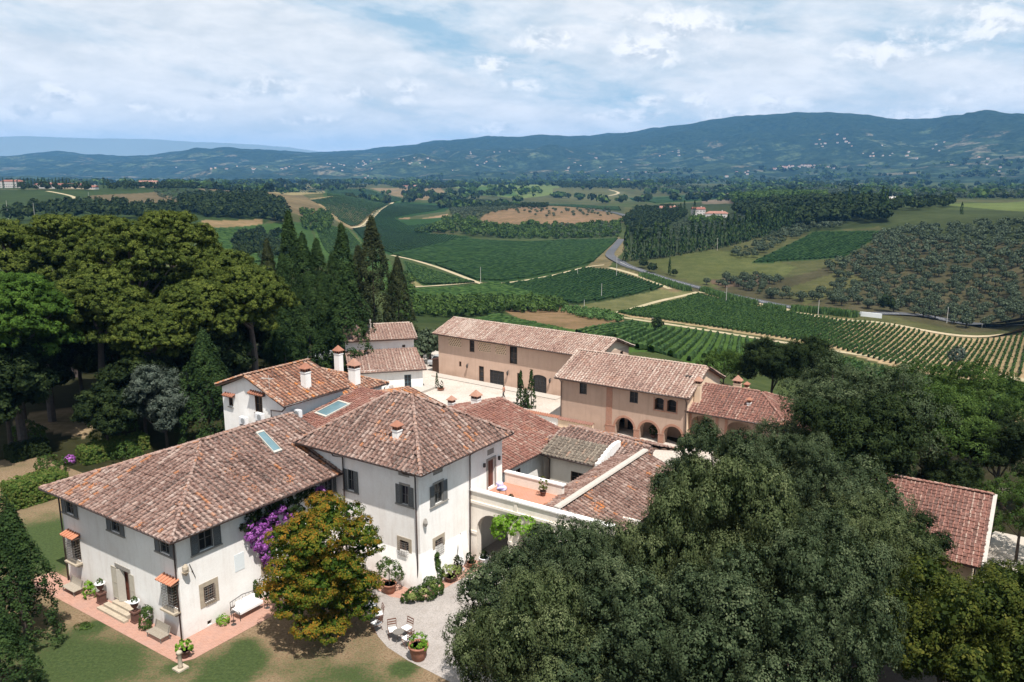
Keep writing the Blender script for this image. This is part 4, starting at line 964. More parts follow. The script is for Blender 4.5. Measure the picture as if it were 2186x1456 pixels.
# ---- white gable house at the back left
B, off = bthing('gable_house', 'small white gable house with orange-lichened tile roof behind the left wing', -12, 19)
GS = [(.85, 1.4, 9.0, 9.82), (4.4, 5.35, 9.05, 10.45)]
ga0, ga1, gb0, gb1 = -16.6, -8.6, 15.9, 22.6
mb = MB(off); F_ = Fr((ga0, gb0), (1, 0))
wall(mb, F_, 0, 8.0, 3.0, 10.6, GS, .15)
mb.add([F_(0, 0, 10.6), F_(8.0, 0, 10.6), F_(3.5, 0, 12.0)], [(0, 1, 2)])
for p0, du, L in (((ga1, gb0), (0, 1), gb1 - gb0), ((ga1, gb1), (-1, 0), 8.0), ((ga0, gb1), (0, -1), gb1 - gb0)): wall(mb, Fr(p0, du), 0, L, 3.0, 10.45)
mb.build('wall', M['white'], B)
window(B, off, F_, *GS[0], depth=.15, cols=1, rows=2); window(B, off, F_, *GS[1], depth=.15, cols=2, rows=2)
tile_canopy(B, off, F_, .45, 1.75, 10.0, .4, 'terra'); tile_canopy(B, off, F_, 3.95, 5.8, 10.72, .4, 'terra')
pk = -13.05; pz = 12.15
roof_tiles([[(ga1 + .45, 15.55, 10.25), (ga1 + .45, 22.9, 10.25), (pk, 22.9, pz), (pk, 15.55, pz)], [(ga0 - .45, 22.9, 10.75), (ga0 - .45, 15.55, 10.75), (pk, 15.55, pz), (pk, 22.9, pz)]], M['tile_o'], 'roof', B, off, seed=21,
           ridges=[((pk, 15.5, pz), (pk, 22.9, pz)), ((ga1 + .4, 15.6, 10.27), (pk, 15.6, pz)), ((ga0 - .4, 15.6, 10.77), (pk, 15.6, pz))])
gutter(B, off, [(ga1 + .52, 15.5, 10.2), (ga1 + .52, 22.9, 10.2)])
pipe(B, off, [(ga1 + .5, 15.7, 10.1), (ga1 + .1, 15.65, 9.7), (ga1 - 1.4, 15.75, 9.55), (ga1 - 1.4, 15.75, 8.9)])
chimney(B, off, -9.7, 19.4, 10.5, 12.2, .62, .62)
# annex with skylight
B, off = bthing('annex', 'low red-tiled link roof with a glass skylight between gable house and villa block', -6, 19)
a0, a1, b0, b1 = -8.1, -1.2, 15.3, 24.5; zl, zh = 8.5, 9.9
mb = MB(off); mb.prism([(a0, b0 + .2), (a1, b0 + .2), (a1, b1), (a0, b1)], 4, 8.3); mb.build('wall', M['white'], B)
def za(a, b): return zl + (b - b0) * (zh - zl) / (b1 - b0)
roof_tiles([[(a0, b0, zl), (a1, b0, zl), (a1, b1, zh), (a0, b1, zh)]], M['tile_r'], 'roof', B, off, seed=31, sp=.36)
gutter(B, off, [(a0, b0 - .05, zl - .02), (a1, b0 - .05, zl - .02)])
skylight(B, off, [(a, b, za(a, b) + .04) for a, b in ((-7.5, 18.2), (-5.9, 18.0), (-5.9, 20.9), (-7.5, 21.1))])
# rear roof with the chimneys
B, off = bthing('rear_house', 'small hipped tile roof carrying two white chimneys behind the gable house', -18, 30)
a0, a1, b0, b1 = -24, -13.9, 26.5, 34.2; zl, zh = 7.4, 8.9
shell('wall', (a0 + .5, a1 - .5, b0 + .5, b1 - .5), 0, 7.35, M['white'], B, off)
mid = (b0 + b1) / 2
roof_tiles([[(a0, b0, zl), (a1, b0, zl), (a1 - 3.4, mid, zh), (a0 + 3.4, mid, zh)], [(a1, b0, zl), (a1, b1, zl), (a1 - 3.4, mid, zh)],
            [(a1, b1, zl), (a0, b1, zl), (a0 + 3.4, mid, zh), (a1 - 3.4, mid, zh)], [(a0, b1, zl), (a0, b0, zl), (a0 + 3.4, mid, zh)]], M['tile_o'], 'roof', B, off, seed=41,
           ridges=[((a0 + 3.4, mid, zh), (a1 - 3.4, mid, zh)), ((a1, b0, zl), (a1 - 3.4, mid, zh)), ((a1, b1, zl), (a1 - 3.4, mid, zh))])
gutter(B, off, [(a1 + .05, b0, zl - .03), (a1 + .05, b1 + .05, zl - .03)]); pipe(B, off, [(a1 + .05, b1, zl - .1), (a1 - .3, b1 - .3, 6.9), (a1 - .45, b1 - .45, 0)])
chimney(B, off, -15.2, 30.6, 7.9, 9.6, .95, .75, cap='b'); chimney(B, off, -19.3, 32.4, 7.9, 10.3, .75, .6)
# lower roof joining rear house and block
B, off = bthing('link_house', 'low lichened roof slope linking the rear chimneys to the villa block', -9, 27)
mb = MB(off); mb.prism([(-13.4, 24.2), (-3.2, 24.2), (-3.2, 31), (-13.4, 31)], 0, 6.9); mb.build('wall', M['white'], B)
roof_tiles([[(-2.9, 24.2, 7.0), (-2.9, 31.4, 7.0), (-8.3, 31.4, 8.4), (-8.3, 24.2, 8.4)], [(-13.7, 31.4, 7.0), (-13.7, 24.2, 7.0), (-8.3, 24.2, 8.4), (-8.3, 31.4, 8.4)]], M['tile_o'], 'roof', B, off, seed=42, ridges=[((-8.3, 24.2, 8.4), (-8.3, 31.4, 8.4))])

# ---- terrace portico
B, off = bthing('terrace_portico', 'white arched portico carrying a cotto-floored terrace with parapets', 12, 21, 'portico')
FT = Fr((8.25, 19.05), (1, 0))
mb = MB(off)
wall(mb, FT, 0, 12, -.3, 4.55, [(.62, 3.5, -.3, 3.9, 1.44, .55), (4.4, 7.3, -.3, 3.9, 1.44, .55), (8.2, 11.1, -.3, 3.9, 1.44, .55)], m=0)
FT.box(mb, 0, 12, -.36, .0, 4.75, 5.5); FT.box(mb, 4.05, 4.3, 0.0, .05, 4.75, 5.5)
mb.box(8.25, 13.5, 19.6, 23.9, 4.3, 4.55); mb.box(13.5, 20.2, 19.6, 23.9, 3.6, 3.75)
FT.box(mb, -.02, 12.05, -.05, .09, 4.55, 4.75)
FB = Fr((20.3, 24.1), (-1, 0)); 
mb.box(8.25, 13.6, 23.7, 24.0, 0, 5.45)
mb.box(8.3, 20.2, 23.5, 23.7, 0, 4.3)
for u in (0, 3.5, 7.3): FT.box(mb, u - .02, u + .66 if u == 0 else u + .92, .0, .07, 2.1, 2.32)
mb.build('wall', M['white2'], B)
mb = MB(off); FT.box(mb, -.02, 12.1, -.42, .1, 5.5, 5.62); mb.box(8.2, 13.7, 23.64, 24.06, 5.45, 5.56); mb.build('coping', M['white'], B)
mb = MB(off); mb.box(8.25, 13.4, 19.45, 23.7, 4.55, 4.62); mb.build('terrace_floor', M['terrace'], B)
mb = MB(off); mb.box(10.0, 11.4, 23.38, 23.5, 1.2, 2.4); mb.build('dark_window', M['glass'], B)
mb = MB(off); mb.box(12.0, 12.9, 23.38, 23.5, 0.0, 2.3); mb.build('inner_door', M['door'], B)
# ---- stable wing with concrete ridge
B, off = bthing('stable_wing', 'long low tile roof with pale mortared ridge beside the terrace', 16, 28)
roof_tiles([[(12.3, 34.6, 4.15), (12.3, 19.7, 4.15), (15.5, 19.7, 5.4), (15.5, 34.6, 5.4)], [(19.8, 19.7, 3.9), (19.8, 34.6, 3.9), (15.5, 34.6, 5.4), (15.5, 19.7, 5.4)]], M['tile'], 'roof', B, off, seed=51)
mb = MB(off); mb.add([(15.5 + s * .28, b, 5.62 - .04) for b in (19.6, 34.6) for s in (-1, 1)] + [(15.5 + s * .2, b, 5.7) for b in (19.6, 34.6) for s in (-1, 1)], [(0, 1, 5, 4), (2, 6, 7, 3), (0, 4, 6, 2), (1, 3, 7, 5), (4, 5, 7, 6)]); mb.build('mortar_ridge', M['concrete'], B)
mb = MB(off); mb.prism([(12.7, 24.2), (19.3, 24.2), (19.3, 34.3), (12.7, 34.3)], -.2, 4.0); mb.add([(12.9, 20.42, 4.62), (19.2, 20.42, 4.62), (15.5, 20.42, 5.4)], [(0, 1, 2)]); mb.build('wall', M['white2'], B)
# ---- L-shaped low house
B, off = bthing('courtyard_house', 'low cream house with big grey-brown tiles and a curved white gable parapet', 9, 36)
mb = MB(off); Fc = Fr((6.6, 33.3), (1, 0)); wall(mb, Fc, 0, 5.2, 0, 3.85, [(2.3, 3.7, 1.7, 2.7)], .15)
wall(mb, Fr((11.8, 33.3), (0, 1)), 0, 7.5, 0, 3.9); wall(mb, Fr((6.0, 41), (0, -1)), 0, 7.7, 0, 3.9); mb.build('wall', M['white2'], B)
window(B, off, Fc, 2.3, 3.7, 1.7, 2.7, depth=.12, rows=2)
roof_tiles([[(6.0, 32.8, 3.9), (11.4, 32.8, 3.9), (11.4, 35.4, 4.85), (6.0, 35.4, 4.85)]], M['tile_d'], 'roof', B, off, seed=61, sp=.42, coppo=.10)
roof_tiles([[(5.0, 35.2, 4.3), (15.8, 35.6, 3.9), (14.6, 38.3, 4.55), (5.6, 38.6, 5.0)], [(15.8, 41.2, 3.8), (5.0, 41.4, 4.1), (5.6, 38.6, 5.0), (14.6, 38.3, 4.55)]], M['tile'], 'roof', B, off, seed=62, ridges=[((5.6, 38.6, 5.0), (14.6, 38.3, 4.55))], coppo=.10)
gutter(B, off, [(6.0, 32.74, 3.86), (11.4, 32.74, 3.86)]); pipe(B, off, [(6.6, 32.74, 3.8), (6.7, 33.2, 3.4), (6.7, 33.2, 0)])
mb = MB(off)
for i in range(9):
    t = i / 8; a = 11.5 + .1 * math.sin(t * 3); b = 32.9 + t * 3.8; mb.box(a, a + .35, b, b + .52, 0, 4.1 + .95 * math.sin(t * math.pi * .62))
mb.build('parapet', M['white'], B)
# red roof behind the block
B, off = bthing('red_roof_house', 'low white house with long red tile slope behind the villa block', 1, 32)
mb = MB(off); Fe = Fr((5.4, 24.2), (0, 1)); wall(mb, Fe, 0, 8.9, 0, 4.0, [(2.2, 3.2, 1.2, 2.9), (5.4, 6.1, 1.6, 3.2)], .15)
wall(mb, Fr((5.4, 33.1), (0, 1)), 0, 5.2, 0, 4.0); wall(mb, Fr((5.4, 38.3), (-1, 0)), 0, 14, 0, 4.0); mb.add([(5.4, 38.3, 4.0), (-8.6, 38.3, 4.0), (-2.5, 38.3, 6.3)], [(0, 1, 2)]); mb.build('wall', M['white'], B)
window(B, off, Fe, 2.2, 3.2, 1.2, 2.9, depth=.12); window(B, off, Fe, 5.4, 6.1, 1.6, 3.2, depth=.12, frame='door')
roof_tiles([[(6.0, 23.6, 4.0), (6.0, 32.9, 4.0), (4.6, 38.7, 4.42), (-2.5, 38.7, 6.5), (-2.5, 23.6, 6.5)], [(-9, 38.7, 4.6), (-9, 31.0, 4.6), (-2.5, 31.0, 6.5), (-2.5, 38.7, 6.5)]], M['tile_r'], 'roof', B, off, seed=71, sp=.38,
           ridges=[((-2.5, 31.5, 6.5), (-2.5, 38.7, 6.5)), ((4.6, 38.6, 4.44), (-2.5, 38.6, 6.5))])
gutter(B, off, [(6.06, 23.6, 3.97), (6.06, 32.9, 3.97)])
chimney(B, off, -4.6, 37.2, 5.6, 6.5, .8, .7, cap='b'); chimney(B, off, -8.6, 38.2, 3.6, 5.2, .6, .6, cap='b')
# garden walls
B, off = bthing('courtyard_wall', 'white courtyard wall under red coping tiles beside the dark cypresses', -4, 48, 'wall')
mb = MB(off); mb.box(-7.2, -.9, 47.9, 48.2, 0, 2.3); mb.build('masonry', M['white'], B)
mb = MB(off); mb.add([(-7.2, 47.75, 2.28), (-.9, 47.75, 2.28), (-.9, 48.05, 2.5), (-7.2, 48.05, 2.5), (-.9, 48.35, 2.28), (-7.2, 48.35, 2.28)], [(0, 1, 2, 3), (3, 2, 4, 5)]); 
for i in range(21): mb.tube([(-7.1 + i * .3, 47.72, 2.3), (-7.1 + i * .3, 48.05, 2.53)], .07, 5)
mb.build('coping', M['terra'], B)
B, off = bthing('courtyard_wall', 'cream garden wall with tile coping in front of the arcade farmhouse', 1, 47, 'wall')
mb = MB(off); mb.box(-.9, 3.4, 47.5, 47.8, 0, 2.35); mb.build('masonry', M['pale'], B)
mb = MB(off); mb.add([(-.9, 47.35, 2.33), (3.5, 47.35, 2.33), (3.5, 47.65, 2.55), (-.9, 47.65, 2.55), (3.5, 47.95, 2.33), (-.9, 47.95, 2.33)], [(0, 1, 2, 3), (3, 2, 4, 5)])
for i in range(15): mb.tube([(-.8 + i * .3, 47.32, 2.35), (-.8 + i * .3, 47.65, 2.58)], .07, 5)
mb.build('coping', M['tile_far'], B)
B, off = bthing('low_white_wall', 'short white parapet wall with tiled top between the block and red roof', -3, 35, 'wall')
mb = MB(off); mb.box(-10.5, -5.5, 40.6, 40.9, 0, 3.0); mb.build('masonry', M['white'], B)
mb = MB(off); mb.add([(-10.5, 40.4, 3.0), (-5.5, 40.4, 3.0), (-5.5, 40.75, 3.25), (-10.5, 40.75, 3.25), (-5.5, 41.1, 3.0), (-10.5, 41.1, 3.0)], [(0, 1, 2, 3), (3, 2, 4, 5)])
for i in range(17): mb.tube([(-10.4 + i * .3, 40.38, 3.02), (-10.4 + i * .3, 40.75, 3.28)], .07, 5)
mb.build('coping', M['tile_far'], B)

# ---- long ochre barn
B = thing('ochre_barn', 'long ochre barn with pale tile roof, brick lattices and arched door', 'barn', WL(-31.2, 63.7), -TH - math.radians(2.6))
off = (0, 0); L1 = 27.2; D1 = 8.4; hz_ = 6.35
def lat(u0, u1, z0, z1): return (u0, u1, z0, z1)
H1 = [lat(2.0, 4.4, 4.6, 6.1), (6.0, 6.9, 4.2, 6.2), lat(7.6, 9.8, 4.5, 6.0), lat(10.7, 12.5, 4.5, 6.0), (13.2, 14.5, 3.5, 6.05, .3), (4.0, 4.4, 1.75, 2.5), (7.7, 8.6, .1, 2.35), (9.7, 12.2, .1, 2.1), (14.5, 15.3, .1, 2.3), (17.2, 19.4, .1, 2.55, .4)]
mb = MB(); F1 = Fr((0, 0), (1, 0)); wall(mb, F1, 0, L1, -.3, hz_, H1, .2)
Fg = Fr((L1, 0), (0, 1)); wall(mb, Fg, 0, D1, -.3, hz_, [(6.0, 6.8, 4.6, 5.9)], .2); mb.add([Fg(0, 0, hz_), Fg(D1, 0, hz_), Fg(D1 / 2, 0, hz_ + 1.5)], [(0, 1, 2)], 1)
wall(mb, Fr((L1, D1), (-1, 0)), 0, L1, -.3, hz_); Fw = Fr((0, D1), (0, -1)); wall(mb, Fw, 0, D1, -.3, hz_); mb.add([Fw(0, 0, hz_), Fw(D1, 0, hz_), Fw(D1 / 2, 0, hz_ + 1.5)], [(0, 1, 2)])
mb.build('wall', [M['ochre'], M['pale']], B)
for h in (H1[0], H1[2], H1[3]):
    mb = MB(); F1.box(mb, h[0], h[1], -.19, -.16, h[2], h[3], 1)  # dark backing sheet stands in for the shade behind the holes
    nx = int((h[1] - h[0]) / .36); nz_ = int((h[3] - h[2]) / .25); px_ = (h[1] - h[0]) / nx; pz_ = (h[3] - h[2]) / nz_
    for j in range(nz_):
        z = h[2] + j * pz_
        F1.box(mb, h[0], h[1], -.14, -.01, z, z + pz_ * .30, 0)
        for i in range(nx + 1):
            u = h[0] + (i - (.5 if j % 2 else 0)) * px_; ua, ub = max(u, h[0]), min(u + px_ * .40, h[1])
            if ub > ua + .02: F1.box(mb, ua, ub, -.14, -.012, z + pz_ * .30, z + pz_, 0)
    mb.build('brick_lattice', [M['pale'], M['soil']], B)
window(B, off, F1, *H1[1][:4], depth=.15, cols=1, rows=3, sill=False); window(B, off, F1, *H1[4][:4], depth=.15, arch=.3, rows=3, sill=False); window(B, off, F1, *H1[5][:4], depth=.15, cols=1, rows=1, sill=False)
window(B, off, F1, *H1[6][:4], depth=.12, cols=1, rows=3, sill=False); window(B, off, F1, *H1[7][:4], depth=.12, cols=4, rows=4, sill=False, frame='iron'); window(B, off, F1, *H1[8][:4], depth=.12, cols=1, rows=3, sill=False); window(B, off, F1, *H1[9][:4], depth=.15, arch=.4, cols=3, rows=4, sill=False, frame='iron')
window(B, off, Fg, 6.0, 6.8, 4.6, 5.9, depth=.15, sill=False)
for u in (5.7, 13.0, 20.1):
    mb = MB(); F1.box(mb, u - .03, u + .03, 0, .3, 2.35, 2.4); mb.lathe(*F1(u, .28, 0)[:2], [(.05, 1.75), (.13, 1.85), (.17, 2.2), (.04, 2.38)], 6); mb.build('wall_lantern', M['iron'], B)
ze = 6.42; zr = 7.95
roof_tiles([[(-.55, -.6, ze - .2), (L1 + .5, -.6, ze - .2), (L1 + .5, D1 / 2, zr), (-.55, D1 / 2, zr)], [(L1 + .5, D1 + .6, ze - .2), (-.55, D1 + .6, ze - .2), (-.55, D1 / 2, zr), (L1 + .5, D1 / 2, zr)]], M['tile_p'], 'roof', B, off, seed=81, sp=.36, ridges=[((-.55, D1 / 2, zr), (L1 + .5, D1 / 2, zr)), ((L1 + .42, -.6, ze - .18), (L1 + .42, D1 / 2, zr)), ((8.6, -.55, ze - .14), (8.6, D1 / 2, zr + .03))])
gutter(B, off, [(-.55, -.66, ze - .24), (L1 + .5, -.66, ze - .24)], .06)
mb = MB(); mb.box(.0, 22, -1.7, 0, -.1, .14); mb.build('plinth_step', M['concrete'], B)

# ---- arcade farmhouse
B, off = bthing('arcade_farmhouse', 'ochre farmhouse with three brick arches and pale tile roof', 4, 57, 'farmhouse')
x0 = -3.55
def U(a): return a - x0
H2 = [(U(-1.0), U(-.05), 4.1, 5.45), (U(5.4), U(6.4), 4.05, 5.35), (U(8.4), U(9.5), 3.75, 5.12, .32), (U(9.85), U(10.95), 3.75, 5.12, .32),
      (U(3.7), U(6.0), -.3, 2.15, 1.15, 1.0), (U(6.7), U(8.95), -.3, 2.15, 1.12, 1.0), (U(9.6), U(11.7), -.3, 2.15, 1.05, 1.0)]
L2 = 12.2 - x0
mb = MB(off); F2 = Fr((x0, 52.5), (1, 0)); wall(mb, F2, 0, L2, -.3, 5.95, H2, .2)
Fg = Fr((12.2, 52.5), (0, 1)); wall(mb, Fg, 0, 9.9, -.3, 5.95, m=1); mb.add([Fg(0, 0, 5.95), Fg(9.9, 0, 5.95), Fg(4.95, 0, 8.0)], [(0, 1, 2)], 1)
wall(mb, Fr((12.2, 62.4), (-1, 0)), 0, L2, -.3, 5.95); Fw = Fr((x0, 62.4), (0, -1)); wall(mb, Fw, 0, 9.9, -.3, 5.95); mb.add([Fw(0, 0, 5.95), Fw(9.9, 0, 5.95), Fw(4.95, 0, 8.0)], [(0, 1, 2)])
mb.box(U(0), 12.0, 55.2, 55.4, -.2, 3.0); mb.box(3.2, 12.1, 52.9, 55.3, 2.6, 2.8)
mb.build('wall', [M['ochre2'], M['pale']], B)
for h in H2[:2]: window(B, off, F2, *h[:4], depth=.15, cols=2, rows=2, sill=False, frame='iron')
for h in H2[2:4]: window(B, off, F2, *h[:4], depth=.55, arch=.32, cols=1, rows=2, sill=False, frame='frame', surround=None)
mb = MB(off)
F2.box(mb, U(2.5), U(3.25), .004, .04, 1.0, 5.9); F2.box(mb, U(2.45), U(3.65), .003, .06, -.3, .95); F2.box(mb, U(2.4), U(3.7), .003, .09, .95, 1.05)
for a0_, a1_, zc in ((6.0, 6.7, 0), (8.95, 9.6, 0), (11.7, 12.15, 0)): F2.box(mb, U(a0_), U(a1_), .003, .05, -.3, 1.0); F2.box(mb, U(a0_) - .05, U(a1_) + .03, .003, .08, 1.0, 1.1)
for h in H2[4:]:
    r = (h[1] - h[0]) / 2; cu = (h[0] + h[1]) / 2; zt = h[3] - h[4]; K = 16
    for k in range(K):
        t0, t1 = math.pi * k / K, math.pi * (k + 1) / K
        def q(t, rr, n): return F2(cu - rr * math.cos(t), n, zt + (rr / r) * h[4] * math.sin(t))
        R2 = r + .26; mb.add([q(t0, r, .04), q(t1, r, .04), q(t1, R2, .04), q(t0, R2, .04)], [(0, 1, 2, 3)]); mb.add([q(t0, R2, .04), q(t1, R2, .04), q(t1, R2, .0), q(t0, R2, .0)], [(0, 1, 2, 3)]); mb.add([q(t0, r, .04), q(t1, r, .04), q(t1, r, -.3), q(t0, r, -.3)], [(3, 2, 1, 0)])
mb.build('brick_arcade', M['brick'], B); mb = MB(off)
for h in H2[2:4]: F2.box(mb, h[0] - .14, h[0], .004, .03, h[2], h[3]); F2.box(mb, h[1], h[1] + .14, .004, .03, h[2], h[3]); F2.box(mb, h[0] - .14, h[1] + .14, .0045, .05, h[2] - .12, h[2])
mb.build('brick_window_trim', M['brick'], B)
mb = MB(off); mb.box(4.0, 5.7, 55.1, 55.18, 0, 2.3); mb.build('inner_door', M['glass'], B)
ze = 5.72
roof_tiles([[(-4.05, 51.9, ze), (12.6, 51.9, ze), (12.6, 57.45, 8.05), (-4.05, 57.45, 8.05)], [(12.6, 63.0, ze), (-4.05, 63.0, ze), (-4.05, 57.45, 8.05), (12.6, 57.45, 8.05)]], M['tile_p'], 'roof', B, off, seed=91, sp=.38, ridges=[((-4.05, 57.45, 8.05), (12.6, 57.45, 8.05)), ((12.5, 51.9, ze), (12.5, 57.45, 8.05)), ((-3.95, 51.9, ze), (-3.95, 57.45, 8.05)), ((12.5, 63, ze), (12.5, 57.45, 8.05))])
gutter(B, off, [(-4.05, 51.83, ze - .03), (12.6, 51.83, ze - .03)]); pipe(B, off, [(-3.4, 51.9, ze - .1), (-3.4, 52.35, 5.2), (-3.4, 52.38, 0)]); pipe(B, off, [(12.1, 51.9, ze - .1), (12.1, 52.35, 5.1), (12.1, 52.38, 0)])
chimney(B, off, 12.62, 54.3, 3.6, 6.9, .62, .5, 'pale', cap='b'); 
mb = MB(off); mb.box(10.6, 11.4, 55.2, 56.0, 7.0, 7.32); mb.build('roof_hatch', M['iron'], B)
# ---- low red wing
B, off = bthing('red_wing', 'low ochre wing with bright red tile roof and wide arch right of the arcade', 17, 57)
mb = MB(off); F3 = Fr((12.25, 53.1), (1, 0)); wall(mb, F3, 0, 10.0, -.3, 4.15, [(.25, 2.9, -.3, 3.7, .75, .8), (4.2, 6.8, -.3, 3.7, .75, .8), (7.7, 9.4, .4, 2.6)], .2)
wall(mb, Fr((22.25, 53.1), (0, 1)), 0, 8, -.3, 4.15); wall(mb, Fr((22.25, 61.2), (-1, 0)), 0, 10, -.3, 4.15); mb.box(12.3, 22.2, 55.4, 55.6, -.2, 3.9); mb.build('wall', [M['ochre2']], B)
mb = MB(off); F3.box(mb, 0, .25, .003, .05, -.3, 3.9); F3.box(mb, 2.9, 3.2, .003, .05, -.3, 3.9); F3.box(mb, 3.9, 4.2, .003, .05, -.3, 3.9); mb.build('brick_pier', M['brick'], B)
roof_tiles([[(11.9, 52.6, 4.1), (22.9, 52.6, 4.1), (18.6, 57.3, 6.15), (12.3, 57.3, 6.15)], [(22.9, 52.6, 4.1), (22.9, 62.0, 4.1), (18.6, 57.3, 6.15)], [(22.9, 62.0, 4.1), (12.3, 62.0, 4.1), (12.3, 57.3, 6.15), (18.6, 57.3, 6.15)]], M['tile_r'], 'roof', B, off, seed=101, sp=.34, coppo=.06, ridges=[((12.3, 57.3, 6.15), (18.6, 57.3, 6.15)), ((22.9, 52.6, 4.1), (18.6, 57.3, 6.15)), ((22.9, 62, 4.1), (18.6, 57.3, 6.15))])
gutter(B, off, [(11.9, 52.54, 4.06), (22.9, 52.54, 4.06)])
chimney(B, off, 15.6, 58.3, 5.6, 6.5, .8, .5, 'pale', cap='b'); chimney(B, off, 16.6, 58.4, 5.6, 6.2, .4, .4, 'pale'); chimney(B, off, 18.0, 55.0, 4.9, 5.45, .35, .35, 'white')
# continuation under the trees
B, off = bthing('red_extension', 'ochre building end with red tile roof glimpsed through the tall trees', 26, 55)
shell('wall', (22.8, 30, 52, 60), -.3, 3.9, M['ochre'], B, off, {'S': [(1.5, 2.7, .2, 2.4), (4.2, 5.4, .9, 2.3)]})
roof_tiles([[(22.9, 51.4, 3.8), (30.6, 51.4, 3.8), (30.6, 56, 5.6), (22.9, 56, 5.6)], [(30.6, 60.6, 3.8), (22.9, 60.6, 3.8), (22.9, 56, 5.6), (30.6, 56, 5.6)]], M['tile_r'], 'roof', B, off, seed=103, sp=.36, ridges=[((22.9, 56, 5.6), (30.6, 56, 5.6)), ((30.5, 51.4, 3.8), (30.5, 56, 5.6))])
B, off = bthing('porch_house', 'small pale house with stepped red roofs half hidden between the dark oaks', 25, 43)
shell('wall', (21.5, 27.5, 40, 46), -.3, 3.4, M['pale'], B, off, {'S': [(1.5, 2.4, .3, 2.3), (3.8, 4.7, 1.0, 2.3)]})
roof_tiles([[(21, 39.4, 3.3), (28, 39.4, 3.3), (28, 43, 4.7), (21, 43, 4.7)], [(28, 46.6, 3.3), (21, 46.6, 3.3), (21, 43, 4.7), (28, 43, 4.7)]], M['tile_r'], 'roof', B, off, seed=105, sp=.36, ridges=[((21, 43, 4.7), (28, 43, 4.7))])
# ---- barn far right
B, off = bthing('red_barn', 'pale barn with broad dusty-red tile roof on the far right among trees', 36, 36, 'barn')
shell('wall', (27.5, 40.6, 31.6, 44.6), -.3, 3.75, M['pale'], B, off, {'E': [(2.2, 3.2, 0, 2.4), (5.0, 6.0, 1.2, 2.4)], 'S': [(3, 4, .8, 2.2), (8, 9, .8, 2.2)]}, gables=[('E', [(6.6, 6.1)])])
roof_tiles([[(27, 30.9, 3.55), (41.15, 30.9, 3.55), (41.15, 38.3, 6.1), (27, 38.3, 6.1)], [(41.15, 45.4, 3.55), (27, 45.4, 3.55), (27, 38.3, 6.1), (41.15, 38.3, 6.1)]], M['tile_r'], 'roof', B, off, seed=111, sp=.30, coppo=.055, ridges=[((27, 38.3, 6.1), (41.15, 38.3, 6.1))])
mb = MB(off); mb.add([(41.1, 30.85, 3.6), (41.35, 30.85, 3.6), (41.35, 38.3, 6.18), (41.1, 38.3, 6.18), (41.1, 30.85, 3.4), (41.35, 30.85, 3.4), (41.35, 38.3, 5.98), (41.1, 38.3, 5.98)], [(0, 1, 2, 3), (1, 5, 6, 2), (0, 4, 5, 1)]); mb.build('verge_flashing', M['concrete'], B)
pipe(B, off, [(40.9, 30.85, 3.5), (40.75, 31.45, 3.2), (40.75, 31.45, 0)])
# ---- white two-level house by the courtyard (own orientation)
pa = np.array(unp(813, 794, 2.9)[:2]); pb = np.array(unp(911, 788, 2.9)[:2]); dv = pb - pa; ang = math.atan2(dv[1], dv[0])
B = thing('stepped_white_house', 'white stepped cottage with two tile roofs and a glazed door by the courtyard', 'cottage', (float(pb[0]), float(pb[1]), 0), ang)
off = (0, 0); Lw = 10.5
mb = MB(); Fc = Fr((-Lw, .55), (1, 0)); wall(mb, Fc, 0, Lw - .5, -.2, 3.1, [(Lw - 3.05, Lw - 2.1, 0, 2.15)], .15)
wall(mb, Fr((-.5, .55), (0, 1)), 0, 6.2, -.2, 3.1); mb.add([(-.5, .55, 3.1), (-.5, 6.75, 3.1), (-.5, 6.75, 4.5)], [(0, 1, 2)])
Fu = Fr((-Lw, 6.75), (1, 0)); wall(mb, Fu, 0, Lw - .75, 3.4, 6.15, [(Lw - 2.45, Lw - 2.0, 4.7, 5.1)], .12); wall(mb, Fr((-.75, 6.75), (0, 1)), 0, 6.5, 0, 6.15); mb.add([(-.75, 6.75, 6.15), (-.75, 13.2, 6.15), (-.75, 12.0, 7.2)], [(0, 1, 2)])
Fu.box(mb, 0, Lw - .72, .0, .05, 5.7, 5.8)
mb.build('wall', M['white'], B)
window(B, off, Fc, Lw - 3.05, Lw - 2.1, 0, 2.15, depth=.1, cols=2, rows=4, frame='aqua_door', sill=False); window(B, off, Fu, Lw - 2.45, Lw - 2.0, 4.7, 5.1, depth=.1, sill=False, cols=1, rows=1)
roof_tiles([[(-Lw, 0, 2.9), (0, 0, 2.9), (-.45, 6.8, 4.62), (-Lw, 6.8, 4.62)]], M['tile_p'], 'lower_roof', B, off, seed=121, sp=.41)
roof_tiles([[(-Lw, 6.1, 6.1), (-.3, 6.1, 6.1), (-.3, 12.0, 7.35), (-Lw, 12.0, 7.35)]], M['tile_p'], 'roof', B, off, seed=122, sp=.41, ridges=[((-Lw, 12, 7.35), (-.3, 12, 7.35)), ((-.35, 6.1, 6.1), (-.35, 12, 7.35))])
mb = MB(); mb.box(-6.9, -6.45, 10.4, 10.8, 6.8, 8.35, 0); mb.build('flue', M['concrete'], B)
gutter(B, off, [(-Lw, -.06, 2.86), (0, -.06, 2.86)], .06)
# shed left of the barn
B = thing('tool_shed', 'small dark-red shed leaning on the left end of the long barn', 'shed', WL(-33.2, 64.6), -TH)
mb = MB(); mb.box(-.0, 1.9, 0, 3, 0, 1.9, 0); mb.build('wall', M['frame'], B)
mb = MB(); mb.add([(-.2, -.3, 1.9), (2.0, -.3, 2.3), (2.0, 3.2, 2.3), (-.2, 3.2, 1.9), (-.2, -.3, 1.8), (2.0, -.3, 2.2)], [(0, 1, 2, 3), (4, 5, 1, 0)]); mb.build('roof', M['tile_far'], B)

